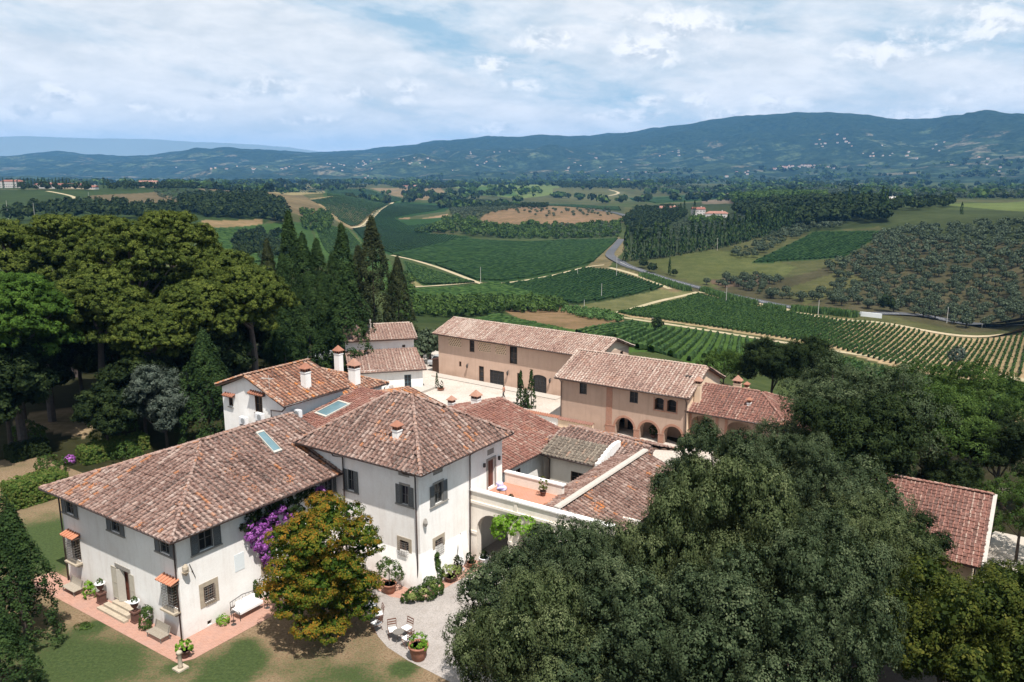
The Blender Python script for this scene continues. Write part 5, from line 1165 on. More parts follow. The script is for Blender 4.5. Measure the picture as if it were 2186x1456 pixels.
# ------------------------------------------------------------------ grounds round the villa
def sheet(name, poly, z, mat, kind='structure', th=0.0):
    mb = MB(); w = [WL(a, b) for a, b in poly]
    if th: mb.prism([(x, y) for x, y, _ in w], z - th, z)
    else: mb.add([(x, y, z) for x, y, _ in w], [tuple(range(len(w)))])
    o = mb.build(name, mat); return tag(o, kind=kind)
# lawn grid
la = np.arange(-45, 30, .5); lb = np.arange(-22, 12.5, .5); LA, LB = np.meshgrid(la, lb)
def g2(a, b, s, w=1.0): return w * np.exp(-((LA - a) ** 2 + (LB - b) ** 2) / (2 * s * s))
gr_ = .12 + g2(-6.23, -2.4, .45, 1.0) + g2(-2.2, -4.6, 1.7, .75) + g2(-4.4, -5.6, 2.2, .5) + g2(1.0, -4.2, 1.6, .25) + g2(4.8, 1.0, .9, .7) + g2(5.8, -.6, 1.2, .6) + g2(3.4, 2.0, .6, .5) + g2(4.2, -1.6, 1.2, .35) + g2(2.3, -2.0, .5, .4) + g2(13.5, 5.6, .6, .8) + g2(11.6, 3.3, 1.3, .35) + g2(9.8, 1.6, 1.8, .35) + g2(-19, 1.8, 2.6, .8) + g2(-23, 3, 2.5, .6) + g2(-26, 6, 3, .2) + g2(-10, -8, 3, .5)
gr_ = np.clip(gr_ + (fbm(LA * .5, LB * .5, 3, 4) - .5) * .6, 0, 1)
X = ORG[0] + LA * E1[0] + LB * E2[0]; Y = ORG[1] + LA * E1[1] + LB * E2[1]
o = put('lawn', grid_mesh('lawn', np.stack([X, Y, np.full_like(X, .012)], -1), M['lawn'], attr=gr_)); tag(o, kind='structure')
sheet('gravel_yard', [(5.6, 13.4), (5.5, 10.4), (6.3, 9.4), (8.2, 8.2), (9.9, 7.1), (11.2, 6.55), (13.2, 6.2), (15, 6.1), (19, 5.8), (26, 6), (28, 12), (28, 24), (6, 24)], .022, M['gravel'])
sheet('brick_path', [(-16, -1.9), (1.9, -1.75), (2.35, -.9), (2.4, 8.5), (1.6, 13.3), (0, 13.3), (0, 0), (-16, 0)], .035, M['paving'])
sheet('brick_path', [(2.0, 13.4), (4.4, 11.6), (7.2, 11.2), (9.4, 11.9), (9.6, 14.4), (10.0, 18.9), (8.2, 18.9), (8.2, 13.3)], .03, M['paving'])
sheet('courtyard', [(-36, 50), (-22, 34), (6, 39), (14, 44), (24, 45), (24, 53), (12, 53), (-4, 60), (-7, 63), (-31, 64), (-34, 78), (-42, 80), (-44, 60)], .02, M['court'])
sheet('side_yard', [(41, 33), (41.2, 47), (52, 47), (50, 38), (45, 33)], .018, M['court_g'])
sheet('dusty_yard', [(28, 12), (40, 12), (41, 30.8), (26, 30.8), (22, 24), (28, 20)], .012, M['barep'])
# step of the white cottage's terrace
w3 = [unp(*p, 0)[:2] for p in ((805, 862), (860, 856), (930, 830), (905, 822), (800, 830))]
mb = MB(); mb.prism(w3, -.1, .32); o = mb.build('paved_step', M['concrete']); tag(o, kind='structure')
# ------------------------------------------------------------------ vegetation
def rdir(rng, n):
    v = rng.normal(0, 1, (n, 3)); return v / np.linalg.norm(v, axis=1)[:, None]
def leaves(centres, crad, per, size, rng, up=.35, flat=0.0, crnd=None, squash=1.0):
    """tufts of leaf quads: centres (n,3) with outward unit dirs crad (n,4: dir + radius)"""
    n = len(centres); k = np.repeat(np.arange(n), per); m = len(k)
    d = rdir(rng, m); o = crad[k, :3]; dot = (d * o).sum(1); d = np.where((dot < -.15)[:, None], -d, d); d[:, 2] *= squash
    r = crad[k, 3] * rng.uniform(.45, 1.05, m) ; c = centres[k] + d * r[:, None]
    nrm = d * .85 + o * .6 + rng.normal(0, .2, (m, 3)) + np.array([0, 0, up * .6]); nrm /= np.linalg.norm(nrm, axis=1)[:, None]
    t = np.cross(nrm, rdir(rng, m)); t /= np.linalg.norm(t, axis=1)[:, None] + 1e-9; b = np.cross(nrm, t)
    s = size * rng.uniform(.6, 1.35, (m, 1)); s2 = s * rng.uniform(.45, .8, (m, 1))
    Q = np.stack([c - t * s, c - b * s2, c + t * s, c + b * s2], 1)
    cr = rng.random(n) if crnd is None else crnd
    return Q, np.clip(cr[k] * .5 + rng.random(m) * .5, 0, 1)
FLOORN = 4
def tufts_on(blobs, dens, tr, rng, cut=.82, low=-.55):
    """points over the visible skin of a cluster of ellipsoids"""
    B = np.array(blobs, float); out = []; rad = []; br = []
    for i, b in enumerate(B):
        n = max(FLOORN, int(dens * 4 * math.pi * (b[3] * b[4] * b[5]) ** (2 / 3)))
        d = rdir(rng, n); d = d[d[:, 2] > low]; p = b[:3] + d * b[3:6] * rng.uniform(.86, 1.04, (len(d), 1))
        keep = np.ones(len(p), bool)
        for j, c in enumerate(B):
            if j == i: continue
            keep &= (((p - c[:3]) / c[3:6]) ** 2).sum(1) > cut ** 2
        p = p[keep]; d = d[keep]; out.append(p); rad.append(np.concatenate([d, np.full((len(d), 1), tr) * rng.uniform(.7, 1.3, (len(d), 1))], 1)); br.append(np.clip(rng.random() * .45 + rng.random(len(d)) * .55, 0, 1))
    return np.concatenate(out), np.concatenate(rad), np.concatenate(br)
def blob_crown(R, H, n, br, rng, zmin=-.35, c=(0, 0, 0), core=True):
    """blobs over an ellipsoid of radii R,H"""
    out = []
    for i in range(n):
        u = (i + .5) / n; z = zmin + (1 - zmin) * (1 - u); ph = i * 2.39996 + rng.normal(0, .35); s = math.sqrt(max(0, 1 - z * z)) if z > 0 else math.sqrt(max(.0, 1 - (z) ** 2))
        k = rng.uniform(.66, 1.06); r = br * rng.uniform(.7, 1.35)
        out.append((c[0] + s * math.cos(ph) * R * k, c[1] + s * math.sin(ph) * R * k, c[2] + z * H * k, r, r, r * .85))
    if core: out.append((c[0], c[1], c[2], R * .55, R * .55, H * .55))
    return out
def trunk_mb(pts, r0, r1, branches=(), n=8):
    mb = MB(); mb.tube(pts, r0, n, 0, r1)
    for (p, q, ra, rb) in branches: 
        mid = tuple((a + b) / 2 + random.uniform(-.25, .25) for a, b in zip(p, q)); mb.tube([p, mid, q], ra, 6, 0, rb)
    return mb
TREES = {}
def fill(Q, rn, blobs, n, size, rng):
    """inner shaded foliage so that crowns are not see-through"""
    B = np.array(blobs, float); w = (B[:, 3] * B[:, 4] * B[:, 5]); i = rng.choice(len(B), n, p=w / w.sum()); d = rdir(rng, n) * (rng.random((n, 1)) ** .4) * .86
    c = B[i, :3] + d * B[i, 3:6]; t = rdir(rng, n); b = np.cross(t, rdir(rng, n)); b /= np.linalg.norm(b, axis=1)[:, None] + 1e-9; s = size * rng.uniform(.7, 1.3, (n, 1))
    return np.concatenate([Q, np.stack([c - t * s, c - b * s * .8, c + t * s, c + b * s * .8], 1)]), np.concatenate([rn, rng.random(n) * .3])  # low tone values paint the inner leaves dark, as shade in the gaps
def make_tree(key, seed, R, H, zc, nb, br, tr, dens, per, size, leafm, barkm='bark', trunk_r=.3, up=.35, zmin=-.35, squash=1.0, flat=.85, lean=.0, nbr=7, core=True, topc=.18):
    """returns (trunk mesh, crown mesh) built once"""
    rng = np.random.default_rng(seed); random.seed(seed)
    bl = blob_crown(R, H, nb, br, rng, zmin, (0, 0, zc), core)
    bl = [(x, y, z, a, b, c * flat) for x, y, z, a, b, c in bl]
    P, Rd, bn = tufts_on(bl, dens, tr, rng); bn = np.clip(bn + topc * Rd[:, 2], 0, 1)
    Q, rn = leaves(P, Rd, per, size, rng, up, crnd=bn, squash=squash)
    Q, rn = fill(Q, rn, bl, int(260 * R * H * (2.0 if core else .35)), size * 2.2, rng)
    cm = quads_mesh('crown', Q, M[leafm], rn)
    brs = []
    for i in range(nbr):
        b = bl[rng.integers(0, nb)]; t = rng.uniform(.45, .9); p = (lean * t * .5, 0, (zc - H * .3) * t + .3); brs.append((p, (b[0] * .9, b[1] * .9, b[2]), trunk_r * .4, .04))
    tm = trunk_mb([(0, 0, -.6), (lean * .2, .05, (zc) * .4), (lean * .5, -.05, zc * .8), (lean * .6, 0, zc + H * .3)], trunk_r, trunk_r * .35, brs)
    me = bpy.data.meshes.new('trunk'); me.from_pydata(tm.v, [], tm.f); me.materials.append(M[barkm]); me.update()
    TREES[key] = (me, cm); return key
def plant(key, name, label, cat, x, y, z=0.0, s=1.0, rz=None, group=None, sz=None):
    tm, cm = TREES[key]
    o = thing(name, label, cat, (x, y, z), random.uniform(0, 6.28) if rz is None else rz, group)
    o.scale = (s, s, s if sz is None else sz)
    if tm is not None: put('trunk', tm, o)
    put('crown', cm, o); return o
def cypress_mesh(key, seed, R, H, leafm, size=.16, per=14, dens=2.2, tr=.35, base=.35, power=.62, trunk_r=.25):
    rng = np.random.default_rng(seed); n = int(dens * 2 * math.pi * R * .62 * H)
    t = rng.random(n) ** .85; ph = rng.random(n) * 2 * math.pi
    # flame profile with lobes
    prof = np.sin(np.pi * np.clip(.10 + .90 * t, 0, 1) ** power) ** .8 * (1 - t * .15)
    lob = 1 + .16 * np.sin(ph * 3 + t * 9 + seed) + .10 * np.sin(ph * 5 - t * 17) + .08 * rng.normal(0, 1, n)
    r = R * prof * lob * .92
    P = np.stack([np.cos(ph) * r, np.sin(ph) * r, base + t * (H - base)], -1)
    D = np.stack([np.cos(ph), np.sin(ph), np.full(n, .55)], -1); D /= np.linalg.norm(D, axis=1)[:, None]
    col = np.clip(.5 + .28 * np.sin(ph * 3 + t * 9 + seed) + rng.normal(0, .16, n), 0, 1)
    Rd = np.concatenate([D, np.full((n, 1), tr) * rng.uniform(.7, 1.4, (n, 1))], 1)
    Q, rn = leaves(P, Rd, per, size, rng, .5, crnd=col, squash=1.5)
    cm = quads_mesh('crown', Q, M[leafm], rn)
    mb = MB(); mb.tube([(0, 0, -.5), (0, 0, H * .5), (0, 0, H * .9)], trunk_r, 7, 0, .05)
    me = bpy.data.meshes.new('trunk'); me.from_pydata(mb.v, [], mb.f); me.materials.append(M['bark']); me.update()
    TREES[key] = (me, cm)
def pol(px, r):
    """ground point in the direction of a photo column at a ground distance"""
    d = pxdir(px, 700); return d[0] / d[1] * r, r
def cen(px, py, z):
    p = unp(px, py, z); return p[0], p[1]

# --- big holm oaks, lower right
make_tree('oak1', 101, 4.9, 4.3, 6.9, 38, 1.18, .37, 2.9, 50, .062, 'l_oak', trunk_r=.34)
make_tree('oak2', 102, 5.0, 4.0, 6.8, 34, 1.28, .40, 2.6, 50, .064, 'l_oak2', trunk_r=.36)
make_tree('oak3', 103, 4.6, 4.6, 7.1, 42, 1.08, .36, 3.0, 48, .062, 'l_oak', trunk_r=.33)
OAKS = [('oak1', 1155, 1275, .98, 'leftmost big holm oak, its crown hiding the right half of the portico arches'),
 ('oak2', 1140, 1430, .9, 'holm oak at the bottom edge beside the big terracotta pot'), ('oak3', 1320, 1420, 1.0, 'dense grey-green holm oak in the bottom middle of the grove'),
 ('oak1', 1385, 1230, .95, 'holm oak whose crown touches the mortared stable roof'), ('oak3', 1535, 1075, 1.05, 'tall holm oak just in front of the brick arches'),
 ('oak2', 1610, 1030, .95, 'holm oak standing before the bright red tile wing'), ('oak2', 1540, 1250, 1.05, 'broad holm oak in the centre of the dark grove'),
 ('oak1', 1520, 1430, 1.0, 'holm oak at the bottom edge below the broad central oak'), ('oak3', 1715, 1190, 1.0, 'holm oak left of the half hidden barn roof'),
 ('oak1', 1715, 1400, .9, 'holm oak at the bottom edge left of the dusty yard'), ('oak2', 1840, 1240, .78, 'smaller holm oak in front of the barn eaves'),
 ('oak3', 1470, 1035, .70, 'small round holm oak crown against the right arch'), ('oak1', 1240, 1330, .8, 'holm oak filling the gap between its bigger neighbours by the gravel'),
 ('oak1', 1690, 1050, .92, 'holm oak between the red wing and the barn roof, highest on the right'), ('oak2', 1840, 1130, .85, 'pale holm oak covering the left part of the barn roof'),
 ('oak2', 1420, 1320, .85, 'holm oak with low crown amid the grove, between taller oaks'), ('oak3', 1640, 1320, .85, 'holm oak with clumpy crown low in the right of the grove')]
for i, (k, px, py, s, lab) in enumerate(OAKS):
    x, y = cen(px, py, 6.9 * s); plant(k, 'holm_oak', lab, 'tree', x, y, 0, s * (.80 + .07 * math.cos(i * 2.7)), i * 1.7 + .4, 'holm oaks of the grove right of the villa', sz=s * (1.02 + .20 * math.sin(i * 2.1 + 1) if i not in (0, 3) else .86))
# --- airy trees, upper right of the grove
make_tree('ash1', 111, 5.0, 3.9, 7.2, 34, 1.2, .42, 2.0, 44, .075, 'l_mid', trunk_r=.22, zmin=-.5, core=False)
make_tree('ash2', 112, 4.6, 3.8, 7.0, 32, 1.2, .42, 2.0, 42, .072, 'l_oak', trunk_r=.24, zmin=-.5, core=False, nbr=12)
make_tree('ash3', 113, 4.6, 4.2, 7.0, 28, 1.3, .42, 2.0, 40, .078, 'l_dark', trunk_r=.24)
for k, px, py, z, s, lab in [('ash2', 1790, 880, 8, 1.12, 'tall airy grey-green tree rising above the red roof extension'), ('ash2', 1900, 905, 7.5, 1.1, 'airy grey-green tree right of the tallest one'),
  ('ash2', 1680, 935, 5.2, .62, 'small airy tree leaning over the red wing roof'), ('ash3', 1830, 965, 7, 1.0, 'dark leafy tree behind the hidden porch house'), ('ash1', 1985, 920, 7, 1.0, 'fresh green tree between the grove and the vineyard'),
  ('ash1', 2085, 850, 7, .95, 'feathery green tree below the vineyard strip'), ('ash3', 2140, 940, 6.5, .8, 'dark green tree behind the ridge of the barn'), ('ash1', 2190, 1040, 6, .6, 'green tree at the right edge above the pale yard'),
  ('ash2', 1775, 1080, 6, .85, 'loose grey-green tree left of the barn roof'), ('ash3', 1925, 1080, 6.8, .55, 'dark round crown overlapping the barn roof'), ('ash2', 1720, 1010, 5.5, .55, 'thin tree with a dark leaning trunk before the porch house'),
  ('ash3', 1650, 800, 4.2, .82, 'big dark tree behind the chimneys of the red wing'), ('ash3', 1730, 785, 4, .85, 'dark round tree behind the red wing, next to the vineyard'), ('ash1', 1545, 800, 3.2, .6, 'light green tree behind the gable of the arcade farmhouse'),
  ('ash3', 2186, 1290, 3.5, .5, 'dark low tree at the right edge below the pale side yard'), ('ash1', 1960, 835, 4, .75, 'low green tree at the edge of the vineyard strip'), ('ash3', 2030, 985, 5.5, .5, 'dark shrubby tree right behind the barn ridge')]:
    x, y = cen(px, py, z); plant(k, 'garden_tree', lab, 'tree', x, y, float(T(x, y)) if math.hypot(x, y) > 84 else 0, s, px * .37)
make_tree('yel', 121, 4.8, 4.2, 6.0, 30, 1.3, .42, 2.2, 44, .075, 'l_yel', trunk_r=.28)
for px, py, z, s, lab in [(2115, 1400, 6, .95, 'large yellow-green tree in the lower right corner'), (1960, 1300, 6, .6, 'yellow-tinged tree before the barn gable'), (2170, 1440, 5, .8, 'yellow-green tree at the bottom right edge'), (2010, 1430, 4.5, .62, 'yellow-green tree right of the dusty yard')]:
    x, y = cen(px, py, z * s); plant('yel', 'yellowing_tree', lab, 'tree', x, y, 0, s, px * .21)
# dead branches by the barn
mb = MB(); random.seed(5)
x, y = cen(2108, 1060, 4)
mb.tube([(0, 0, 0), (.1, 0, 2.4), (.3, .1, 4.6)], .16, 6, 0, .08)
for i in range(8):
    a = random.uniform(0, 6.28); z0 = random.uniform(1.8, 4.6); mb.tube([(.2, 0, z0), (math.cos(a) * .9, math.sin(a) * .9, z0 + .6), (math.cos(a + .3) * 2.0, math.sin(a + .3) * 2.0, z0 + .9)], .05, 5, 0, .015)
o = mb.build('dead_tree', M['wood']); o.location = (x, y, 0); tag(o, 'bare grey dead tree standing behind the ridge of the red barn', 'tree')
# --- autumn tree by the villa
make_tree('aut', 131, 3.15, 4.3, 4.6, 46, .95, .33, 5.0, 52, .062, 'l_aut', trunk_r=.2, zmin=-.9, squash=.6, up=.8, flat=.62, topc=.36)
x, y = unp(692, 1352, 0)[:2]; plant('aut', 'autumn_tree', 'round tree with orange and yellow-green leaves before the villa wall', 'tree', x, y, 0, 1.0, .6)
# --- pines
def pine(key, seed, R, Ht, depth, leafm, n=60, size=.10):
    rng = np.random.default_rng(seed); bl = []
    for i in range(n):
        u = rng.random(); ph = i * 2.39996; rr_ = R * math.sqrt((i + .5) / n) * rng.uniform(.85, 1.1)
        z = Ht - (rr_ / R) ** 2 * depth * .75 - abs(rng.normal(0, depth * .12)) - .9; r = rng.uniform(1.0, 1.75) * (1 - .2 * rr_ / R)
        bl.append((rr_ * math.cos(ph), rr_ * math.sin(ph), z, r * 1.15, r * 1.15, r * .72))
    for i in range(n // 3):
        ph = rng.random() * 6.28; rr_ = R * rng.uniform(.35, .95); bl.append((rr_ * math.cos(ph), rr_ * math.sin(ph), Ht - depth * rng.uniform(.9, 1.45), 1.4, 1.4, .7))
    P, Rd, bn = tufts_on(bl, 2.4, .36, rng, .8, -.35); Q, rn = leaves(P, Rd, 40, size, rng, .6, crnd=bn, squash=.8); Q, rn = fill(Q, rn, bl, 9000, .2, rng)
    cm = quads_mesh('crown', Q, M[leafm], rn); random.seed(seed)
    brs = []
    for i in range(12):
        b = bl[rng.integers(0, len(bl))]; z0 = Ht - depth * rng.uniform(.9, 1.7); brs.append(((0.2, 0, z0), (b[0] * .92, b[1] * .92, b[2] - .2), .17, .04))
    tm = trunk_mb([(0, 0, -.5), (.3, .1, Ht * .35), (-.1, -.2, Ht * .65), (.1, 0, Ht - 1.5)], .52, .14, brs)
    me = bpy.data.meshes.new('trunk'); me.from_pydata(tm.v, [], tm.f); me.materials.append(M['bark_p']); me.update(); TREES[key] = (me, cm)
pine('pine1', 201, 7.0, 23.5, 7.5, 'l_pine'); pine('pine2', 202, 6.6, 24.5, 9.0, 'l_pine'); pine('pine3', 203, 5.2, 19, 5.5, 'l_pine'); pine('pineg', 204, 5.6, 19.5, 6, 'l_pineg')
for k, px, r, s, lab in [('pine1', 30, 108, 1.0, 'tall pine with olive-green crown at the left edge'), ('pine2', 150, 114, 1.0, 'tall pine whose dome rises second from the left edge'), ('pine1', 292, 99, 1.02, 'huge clumpy pine with a thick grey trunk in full view'),
  ('pine2', 385, 108, 1.03, 'tallest pine, its crown topping the whole park wood'), ('pine3', 478, 106, 1.05, 'pine on the right side of the wood beside a thin cypress'), ('pine3', 535, 98, .98, 'lower pine with yellowish crown next to the cypresses'),
  ('pine3', 210, 90, .98, 'lower pine in front of the huge clumpy one'), ('pine3', 415, 92, .92, 'pine with a forked pale trunk in front of the tallest pine'), ('pineg', 20, 82, 1.0, 'bright green stone pine at the left edge'),
  ('pineg', 88, 92, .9, 'bright green stone pine just right of the leftmost one'), ('pine2', 235, 122, .98, 'pine at the back between two taller crowns'), ('pine3', 330, 88, .80, 'small pine with drooping branches before the thick trunk')]:
    x, y = pol(px, r); plant(k, 'pine_tree', lab, 'tree', x, y, 0, s, px * .13, 'pines of the park wood')
# --- dark park trees
make_tree('dk1', 141, 4.6, 4.4, 7.0, 24, 1.5, .55, 1.1, 20, .17, 'l_dark', trunk_r=.26); make_tree('dk2', 142, 3.4, 4.6, 5.0, 22, 1.2, .4, 2.2, 36, .09, 'l_silv', trunk_r=.2); make_tree('dk3', 143, 4.4, 4.0, 6.2, 22, 1.4, .55, 1.2, 20, .16, 'l_mid', trunk_r=.24)
for i, (k, px, r, s, lab) in enumerate([('dk1', -10, 80, 1.05, 'dark tree under the stone pines at the left edge'), ('dk1', 70, 100, 1.1, 'dark tree behind the sunlit clearing'), ('dk1', 160, 103, 1.1, 'dark tree with a bare trunk at the back of the clearing'), ('dk1', 240, 96, 1.05, 'dark tree right of the clearing, under the pines'),
  ('dk1', 300, 107, 1.1, 'dark tree behind the thick pine trunk'), ('dk1', 370, 100, 1.05, 'dark tree in the deep shade right of the pine trunk'), ('dk3', 455, 116, .95, 'green tree filling the wood behind the gable house'), ('dk1', 440, 95, 1.0, 'dark tree close behind the gable house corner'),
  ('dk1', 520, 112, 1.0, 'dark tree above the ridge of the gable house'), ('dk3', 600, 112, .68, 'bright green small tree above the orange ridge'), ('dk1', 565, 126, 1.1, 'dark tree between the pines and the cypresses'), ('dk1', 30, 92, .9, 'dark tree at the left of the clearing'), ('dk1', 205, 80, .62, 'low dark tree before the clearing, above the hedge'),
  ('dk1', 290, 86, .8, 'dark tree left of the silvery oak'), ('dk1', 110, 118, 1.2, 'dark tree far back in the left wood'), ('dk1', 0, 122, 1.2, 'dark tree far back at the left edge'), ('dk1', 470, 132, 1.1, 'dark tree far back right in the wood'), ('dk3', 250, 135, 1.1, 'green tree at the back edge of the wood'), ('dk1', 400, 128, 1.2, 'dark tree at the back of the tallest pine')]):
    x, y = pol(px, r); plant(k, 'park_tree', lab, 'tree', x, y, 0, s, i * 1.3)
x, y = pol(335, 82); plant('dk2', 'silvery_oak', 'silvery grey-green oak standing left of the gable house', 'tree', x, y, 0, .92, 1.0)
# --- cypresses
cypress_mesh('cy1', 301, 3.1, 21, 'l_cyp', size=.15, per=20, dens=3.2, tr=.42); cypress_mesh('cy2', 302, 3.8, 21.5, 'l_cyp2', size=.15, per=20, dens=3.0, tr=.42, power=.58); cypress_mesh('cy3', 303, 4.5, 16.5, 'l_cyp', size=.15, per=20, dens=3.0, tr=.42, power=.5)
for i, (k, px, r, s, sz, lab) in enumerate([('cy3', 742, 113, 1.0, 1.0, 'broad bright cypress directly behind the gable house chimneys'), ('cy1', 738, 134, .95, 1.0, 'thin dark cypress rising behind the broad bright one'), ('cy2', 800, 134, 1.0, 1.03, 'tall brownish cypress above the stepped cottage roof'), ('cy2', 852, 130, .72, .74, 'shorter brownish cypress right of the tall one'),
  ('cy1', 628, 131, .95, 1.1, 'tallest cypress of the dense clump, seen against the vineyard'), ('cy1', 655, 126, .95, .95, 'green cypress right beside the tallest of the clump'), ('cy1', 684, 129, .92, .90, 'dark cypress at the right of the dense clump'), ('cy1', 610, 121, .85, .82, 'lower cypress left in the front of the clump'), ('cy2', 580, 129, .72, .87, 'brownish cypress at the left side of the clump'),
  ('cy3', 660, 113, .72, .93, 'mid-height cypress at the front of the clump'), ('cy3', 694, 117, .75, .90, 'cypress touching the broad bright one on its left'), ('cy1', 465, 142, .8, .93, 'slim dark cypress poking out behind the pines'), ('cy2', 770, 142, .8, .78, 'cypress squeezed between the thin dark and the tall brownish one'), ('cy1', 715, 140, .8, .75, 'cypress at the back between the clump and the thin dark one'), ('cy3', 605, 108, .7, .68, 'low bushy cypress at the foot of the clump'), ('cy3', 432, 83, .78, .76, 'dark green cypress close to the left wall of the gable house')]):
    x, y = pol(px, r); plant(k, 'cypress', lab, 'cypress', x, y, 0, s, i * .9, 'cypresses behind the villa', sz=sz)
# columnar cypresses in the courtyard
cypress_mesh('cy4', 304, .62, 4.8, 'l_cyp', size=.09, per=12, dens=14, tr=.14, base=.1, power=.45, trunk_r=.08)
for (a, b, s, sz, lab) in [(-11.44, 55.9, .95, .97, 'left slim cypress before the arched barn door'), (-10.74, 56.0, .8, .52, 'shortest slim cypress in the middle of the courtyard trio'), (-9.96, 56.1, .95, 1.03, 'right and tallest slim cypress in the courtyard'), (-26.1, 57.0, .45, .46, 'tiny slim cypress near the white cottage steps')]:
    x, y, _ = WL(a, b); plant('cy4', 'slim_cypress', lab, 'cypress', x, y, 0, s, a, sz=sz)
# junipers bottom left
cypress_mesh('jun', 305, 2.7, 12.3, 'l_cyp', size=.115, per=20, dens=5.0, tr=.36, base=.3, power=.5)
for px, py, s, sz, lab in [(-22, 1330, 1.0, 1.0, 'tall dark juniper cut by the left edge'), (58, 1372, .76, .72, 'bushy juniper covering the left end of the front facade'), (8, 1490, .72, .45, 'low juniper in the bottom left corner')]:
    x, y = unp(px, py, 0)[:2]; plant('jun', 'juniper', lab, 'tree', x, y, 0, s, px * .1 + 1, sz=sz)

# --- small bushes, hedges, pot plants: leafy masses built once
def bush_mesh(blobs, dens, tr, per, size, leafm, seed=1, up=.3, low=-.6):
    global FLOORN
    FLOORN = 44
    rng = np.random.default_rng(seed); P, Rd, bn = tufts_on(blobs, dens, tr, rng, .85, low); FLOORN = 4; Q, rn = leaves(P, Rd, per, size, rng, up, crnd=bn)
    return quads_mesh('foliage', Q, M[leafm], rn)
def box_hedge(L, D, H, leafm, seed):
    rng = np.random.default_rng(seed); A = 2 * (L + D) * H + L * D; n = int(A * 26); P = []; Dr = []
    f = rng.random(n) * A; 
    for t in f:
        if t < L * D: P.append((rng.uniform(-L / 2, L / 2), rng.uniform(-D / 2, D / 2), H + rng.normal(0, .06))); Dr.append((0, 0, 1))
        elif t < L * D + 2 * L * H: s = rng.choice((-1, 1)); P.append((rng.uniform(-L / 2, L / 2), s * D / 2, rng.uniform(0, H))); Dr.append((0, s, .2))
        else: s = rng.choice((-1, 1)); P.append((s * L / 2, rng.uniform(-D / 2, D / 2), rng.uniform(0, H))); Dr.append((s, 0, .2))
    P = np.array(P); Rd = np.concatenate([np.array(Dr, float), np.full((n, 1), .14)], 1); Q, rn = leaves(P, Rd, 14, .07, rng, .3)
    a, b, c = L / 2 - .1, D / 2 - .1, H - .1; K = np.array([[(-a,-b,0),(a,-b,0),(a,-b,c),(-a,-b,c)],[(a,-b,0),(a,b,0),(a,b,c),(a,-b,c)],[(a,b,0),(-a,b,0),(-a,b,c),(a,b,c)],[(-a,b,0),(-a,-b,0),(-a,-b,c),(-a,b,c)],[(-a,-b,c),(a,-b,c),(a,b,c),(-a,b,c)]], float)
    Q = np.concatenate([Q, K]); rn = np.concatenate([rn, np.full(5, .1)])
    return quads_mesh('foliage', Q, M[leafm], rn)
def hedge(p, q, D, H, lab, leafm='l_hed'):
    a = np.array(unp(*p, 0)[:2]); b = np.array(unp(*q, 0)[:2]); c = (a + b) / 2; d = b - a; L = float(np.linalg.norm(d))
    o = put('hedge', box_hedge(L, D, H, leafm, int(p[0]) + 3)); o.location = (c[0], c[1], 0); o.rotation_euler = (0, 0, math.atan2(d[1], d[0])); tag(o, lab, 'hedge')
hedge((20, 1085), (135, 1050), 2.4, 2.2, 'clipped box hedge behind the left corner of the villa'); hedge((175, 990), (310, 955), 2.2, 1.6, 'clipped hedge with rusty top along the park path'); hedge((20, 985), (100, 965), 2.0, 1.5, 'dark clipped hedge at the far left of the park', 'l_dark')
o = put('round_bush', bush_mesh([(0, 0, .8, 1.5, 1.4, 1.1)], 9, .18, 12, .08, 'l_mid', 7)); o.location = unp(112, 1010, 0); tag(o, 'round clipped bush between the two hedges', 'bush')
for px, py, s, lab in [(215, 955, 1.2, 'loose green bush behind the roof edge'), (60, 945, 1.5, 'dark bush left in the park shade'), (270, 985, 1.2, 'small bush touching the villa roof outline'), (250, 930, 1.6, 'dark bush between the hedge and the silvery oak')]:
    o = put('garden_bush', bush_mesh([(0, 0, .8 * s, s, s, s * .8), (.7 * s, .2, .6 * s, .7 * s, .7 * s, .6 * s)], 4, .25, 12, .11, 'l_mid' if s < 1.7 else 'l_dark', px)); o.location = unp(px, py, 0); tag(o, lab, 'bush')
# lime vine over the arch
o = put('vine_canopy', bush_mesh([(-1.4, 0, 0, 1.0, .8, .5), (0, 0, .15, 1.2, .9, .6), (1.3, .1, .05, 1.0, .8, .5), (-2.0, 0, -.7, .5, .5, .8)], 8, .22, 14, .10, 'l_lime', 9)); o.location = WL(13.5, 18.25, 4.05); o.rotation_euler = (0, 0, -TH); tag(o, 'bright lime-green creeper hanging before the portico arch', 'creeper')
# bougainvillea
root = thing('bougainvillea', 'purple bougainvillea climbing the white wall under the eaves', 'climbing plant', WL(0, 7.5, 0), -TH)
rng = np.random.default_rng(77)
sp = [(5.3, 5.8), (5.7, 5.3), (6.3, 5.6), (7.0, 5.9), (7.8, 6.1), (6.0, 4.6), (6.5, 4.9), (6.1, 3.9), (5.6, 4.3), (6.3, 3.2), (6.7, 4.2), (7.3, 5.0), (8.4, 5.2), (5.2, 5.1), (6.6, 2.6)]
root_o = bush_mesh([(.32, b - 7.5, z, .30, .38, .36) for b, z in sp], 16, .12, 15, .055, 'l_boug', 5, low=-1); put('flowers', root_o, root)
sp = [(5.6, 6.3), (6.5, 6.4), (7.4, 6.6), (8.3, 6.5), (9.2, 6.4), (10.1, 6.3), (10.9, 6.2), (5.2, 5.8), (7.0, 5.5), (8.9, 5.8), (6.5, 3.6), (7.6, 4.6), (9.4, 5.3), (11.3, 5.9)]
put('leaves', bush_mesh([(.22, b - 7.5, z, .3, .55, .38) for b, z in sp], 9, .14, 12, .08, 'l_dark', 6, low=-1), root)
